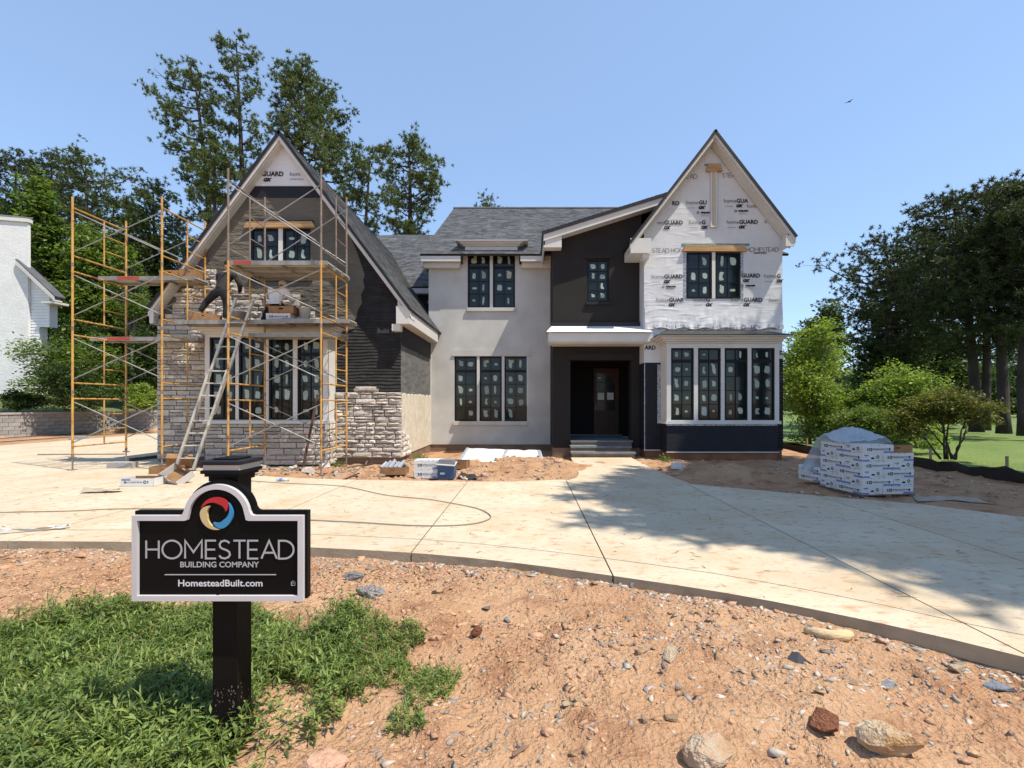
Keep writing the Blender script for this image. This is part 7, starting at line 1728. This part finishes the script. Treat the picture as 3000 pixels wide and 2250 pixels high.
for i in range(n): a, b = out0[i], out0[(i+1) % n]; mb.add([(a[0], SY-.008, a[1]), (b[0], SY-.008, b[1]), (b[0], SY+.0118, b[1]), (a[0], SY+.0118, a[1])], [(0, 1, 2, 3)])
spart(mb, 'sign_frame', M_sframe)
# HOMESTEAD in raised thin letters
hw, L_ = thin_word('HOMESTEAD', .095); sx = (X(859, SY)-X(425, SY))/L_; szz = Z(1582, SY)-Z(1640, SY)
mb = MB(); x0_, z0_ = X(425, SY), Z(1640, SY); mb.add([(x0_+v[0]*sx, SY+.0068-v[1]*.06, z0_+v[2]*szz) for v in hw.v], hw.f); spart(mb, 'raised_lettering', M_sgrey)
def sign_text(s, pxa, pxb, pyb, hpx, m, bold=.0):
    me = text_mesh(s, 1.0, bold, m=m, res=4); xs = [v.co.x for v in me.vertices]; ys = [v.co.y for v in me.vertices]; xa, xb = min(xs), max(xs); cap = .70
    mb = MB(); kx = (X(pxb, SY)-X(pxa, SY))/(xb-xa); kz = hpx*k_/cap
    mb.add([(X(pxa, SY)+(v.co.x-xa)*kx, SY+.0065, Z(pyb, SY)+v.co.y*kz) for v in me.vertices], [tuple(p.vertices) for p in me.polygons]); return spart(mb, 'lettering', m)
sign_text('BUILDING COMPANY', 525, 757, 1663, 16, M_sgrey, .022); sign_text('HomesteadBuilt.com', 519, 767, 1719, 19, M_swhite, .020)
mb = MB(); mb.box(X(480, SY), X(807, SY), SY+.004, SY+.0075, Z(1686, SY), Z(1684, SY)); spart(mb, 'rule_line', M_sgrey)
# equal housing mark: little house outline with a square
hx, hz, hs = X(857, SY), Z(1710, SY), 15*k_
mb = MB(); ol = [(-.42, -.5), (.42, -.5), (.42, .12), (.5, .12), (0, .55), (-.5, .12), (-.42, .12)]; il = [(-.30, -.38), (.30, -.38), (.30, .16), (0, .42), (-.30, .16)]
wall_face(mb, [(hx+p[0]*hs, hz+p[1]*hs) for p in ol], [[(hx+p[0]*hs, hz+p[1]*hs) for p in il]], SY+.0065, .001)
for q in (-.16, .04): mb.add([(hx+a*hs, SY+.0064, hz+(q+b)*hs) for a, b in ((-.16, 0), (.16, 0), (.16, .10), (-.16, .10))], [(0, 1, 2, 3)])
spart(mb, 'house_mark', M_sgrey)
# emblem: three crescent blades in red, blue and sand
ecx, ecz, er = X(635, SY), Z(1504, SY), 48*k_
def blade(a0, m):
    n = 20; outer = []; inner = []
    for i in range(n+1):
        t = i/n; a = a0-math.radians(150)*t; ro = 1-.40*max(0, (t-.70)/.30)**1.6; ri = 1-.42*min(1, t/.55)**.8
        outer.append((ro*math.cos(a), ro*math.sin(a))); inner.append((min(ri, ro)*math.cos(a), min(ri, ro)*math.sin(a)))
    pts = outer+inner[::-1]; mb = MB(); m_ = len(pts)
    vs = [(ecx+p[0]*er, SY-.004, ecz+p[1]*er) for p in pts]+[(ecx+p[0]*er, SY+.0075, ecz+p[1]*er) for p in pts]
    fs = [(i, i+1, m_-2-i, m_-1-i)[::-1] for i in range(n)]+[(i, (i+1) % m_, (i+1) % m_+m_, i+m_)[::-1] for i in range(m_)]
    mb.add(vs, fs); return spart(mb, 'emblem_blade', m)
blade(math.radians(162), mat('glossy_red', (.42, .022, .028), .2, .05)); blade(math.radians(42), mat('glossy_blue', (.035, .22, .42), .2, .05)); blade(math.radians(-78), mat('sand_yellow', (.52, .40, .19), .3, .05))
# post, neck and stepped cap
pxa, pxb, py0, py1 = X(613, 2.30), X(685, 2.30), 2.325, 2.325+.12
ptop = Z(1412, 2.3)
mb = MB(); mb.box(pxa, pxb, py0, py1, -.3, ptop+.11); post = spart(mb, 'post', M_post)
pz = Z(1363, 2.26); c_ = ((pxa+pxb)/2, (py0+py1)/2); hw_ = (pxb-pxa)/2
def collar(g_, z0, z1, m, n_='cap_moulding'): mb = MB(); mb.box(c_[0]-hw_-g_, c_[0]+hw_+g_, c_[1]-.06-g_, c_[1]+.06+g_, z0, z1); return spart(mb, n_, m)
collar(.012, pz-.085, pz-.062, M_post); collar(.024, pz-.061, pz-.047, M_post); collar(.036, pz-.046, pz-.030, M_post); collar(.028, pz-.029, pz-.004, mat('cream_cap_band', (.50, .46, .40), .6, .06))
mb = MB(); g_ = .040; vs = []
for z_, gg in ((pz-.003, g_-.004), (pz+.003, g_+.003), (pz+.013, g_+.003), (pz+.017, g_-.004)):
    ring = []
    for (sx_, sy_) in ((-1, -1), (1, -1), (1, 1), (-1, 1)):
        for q in range(4):
            a = math.atan2(sy_, sx_)-math.pi/4+math.pi/2*q/3; ring.append((c_[0]+sx_*(hw_+gg-.02)+.02*math.cos(a), c_[1]+sy_*(.06+gg-.02)+.02*math.sin(a), z_))
    vs.append(ring)
n = 16; flat_ = [p for r_ in vs for p in r_]; mb.add(flat_, [(j*n+i, j*n+(i+1) % n, (j+1)*n+(i+1) % n, (j+1)*n+i) for j in range(3) for i in range(n)]+[tuple(range(3*n, 4*n)), tuple(range(n-1, -1, -1))]); spart(mb, 'cap_plate', mat('black_cap_dusty', (.010, .010, .013), .5, .5, 14, spec=.3))
mb = MB(); mb.tube((X(641, SY), SY+.012, Z(1733, SY)), (X(641, SY), SY-.001, Z(1733, SY)), .007, n=10); spart(mb, 'bolt', M_post)
# soil splashed on the foot of the post
mb = MB(); rr = np.random.default_rng(6)
for k in range(190):
    u, z_ = rr.random(), -.02+.22*rr.random()**1.8; s_ = .0015+.006*rr.random()**2; front_ = rr.random() < .6
    if front_: x, y = pxa+u*(pxb-pxa-.012)+.006, py0-.0012; mb.add([(x-s_*.5, y, z_-s_), (x+s_*.5, y, z_-s_*.7), (x+s_*.4, y, z_+s_), (x-s_*.6, y, z_+s_*.8)], [(0, 1, 2, 3)])
    else: x, y = pxb+.0012, py0+u*.108+.006; mb.add([(x, y-s_*.5, z_-s_), (x, y+s_*.5, z_-s_), (x, y+s_*.5, z_+s_), (x, y-s_*.5, z_+s_)], [(0, 1, 2, 3)])
tag(spart(mb, 'soil_splash', mat('splashed_soil', (.15, .105, .075), .95, .3, 20)), kind='stuff')

# ================================================================= weeds round the sign
M_weed = leafmat('weed_leaves', (0.105, 0.155, 0.036), (0.195, 0.250, 0.066), .30, .55, .45, 3.0)
WP = [(-350, 1960), (-60, 1900), (60, 1855), (200, 1815), (400, 1795), (560, 1800), (740, 1800), (790, 1835), (880, 1880), (960, 1845), (1000, 1800), (1080, 1790), (1140, 1830), (1230, 1835), (1245, 1880), (1180, 1930), (1215, 1985), (1130, 2020), (1085, 2060), (1000, 2105), (905, 2190), (820, 2280), (745, 2330), (745, 2130), (690, 2230), (590, 2330), (-400, 2600)]
WQ = [(1180, 1990), (1290, 1960), (1345, 1985), (1320, 2050), (1230, 2085), (1180, 2075)]
WR = [(1110, 2110), (1180, 2090), (1250, 2110), (1230, 2150), (1140, 2165)]
rgw = np.random.default_rng(17); pts = []
xs = rgw.uniform(-5.0, -.2, 60000); ys = rgw.uniform(1.55, 4.3, 60000); zs = terrain(xs, ys)
qx = CX+F*xs/ys; qy = CY-F*(zs-EYE)/ys
ins = in_poly(qx, qy, WP); ins2 = in_poly(qx, qy, WQ)|in_poly(qx, qy, WR)
gap = vnoise(xs*2.2, ys*2.2, 51)
keep = (ins&(rgw.random(60000) < np.where(qx < 700, .47, .38)*np.where(gap < .2, .4, 1)*np.where((qx > 745)&(qx < 905)&(qy > 2010), .12, 1)))|(ins2&(rgw.random(60000) < .30))
xs, ys, zs = xs[keep], ys[keep], zs[keep]; low = ins2[keep]|(CX+F*xs/ys > 1050)
nP = len(xs); LV = []; LF = []; base_i = 0
nl = rgw.integers(9, 15, nP)
tot = int(nl.sum()); pi = np.repeat(np.arange(nP), nl)
hgt = np.where(low, .045, .10)*(.5+1.1*rgw.random(nP))*np.where(vnoise(xs*1.7, ys*1.7, 52) > .6, 1.35, 1.0); leanx = rgw.normal(size=nP)*.35; leany = rgw.normal(size=nP)*.35
t = rgw.random(tot)**.8; az = rgw.random(tot)*6.283; L_ = np.where(low[pi], .030, .046)*(.5+1.0*rgw.random(tot)); grassy = (rgw.random(nP) < .13)[pi]; L_ = np.where(grassy, L_*2.1, L_); wd = L_*np.where(grassy, .055, np.where(rgw.random(tot) < .25, .15, .27))
st = np.stack([xs[pi]+leanx[pi]*hgt[pi]*t, ys[pi]+leany[pi]*hgt[pi]*t, zs[pi]+hgt[pi]*t], -1)
el = rgw.normal(size=tot)*.38+np.where(grassy, .85, .42)
d = np.stack([np.cos(az)*np.cos(el), np.sin(az)*np.cos(el), np.sin(el)], -1); s = np.stack([-np.sin(az), np.cos(az), np.zeros(tot)], -1); nn = np.cross(d, s)*-1
nn *= np.sign(nn[:, 2:3]+1e-6)
m1 = st+d*(L_*.42)[:, None]; tip = st+d*L_[:, None]-np.array([0, 0, 1])*(L_*.22*rgw.random(tot))[:, None]
V = np.stack([st, m1-s*(wd*.5)[:, None]+nn*(wd*.18)[:, None], m1-nn*(wd*.05)[:, None], m1+s*(wd*.5)[:, None]+nn*(wd*.18)[:, None], tip], 1).reshape(-1, 3)
b = np.arange(tot)[:, None]*5
Fc = np.concatenate([b+np.array([[0, 2, 1]]), b+np.array([[0, 3, 2]]), b+np.array([[1, 2, 4]]), b+np.array([[2, 3, 4]])], 0)
tag(link('weeds', np_mesh('weeds', V, Fc, M_weed)), kind='stuff')
# dry bent stalks among the weeds
mb = MB(); rs3 = random.Random(5)
for k in range(90):
    i = rs3.randrange(nP); p = Vector((xs[i], ys[i], zs[i])); a = rs3.random()*6.28; L2 = rs3.uniform(.12, .32); q = p+Vector((math.cos(a)*L2*.5, math.sin(a)*L2*.5, .10+.05*rs3.random())); e = q+Vector((math.cos(a+.4)*L2*.5, math.sin(a+.4)*L2*.5, -.03+.08*rs3.random()))
    mb.path([p, q, e], [.0022, .0018, .001], 4)
tag(mb.build('dry_stalks', mat('dry_grass_stalk', (.30, .27, .12), .8, .2)), kind='stuff')
# a few tufts by the foundation
for k, (x, y) in enumerate(((-3.05, 13.6), (-3.25, 14.2), (-5.1, 12.75), (3.75, 13.2))):
    P = np.stack([rgw.normal(size=160)*.10+x, rgw.normal(size=160)*.07+y, np.abs(rgw.normal(size=160))*.07+float(terrain(x, y))+.03], -1); v, f = leaves(P, .075, rgw, .9, .22)
    tag(link('grass_tuft', np_mesh('grass_tuft', v, f, M_weed)), kind='stuff')
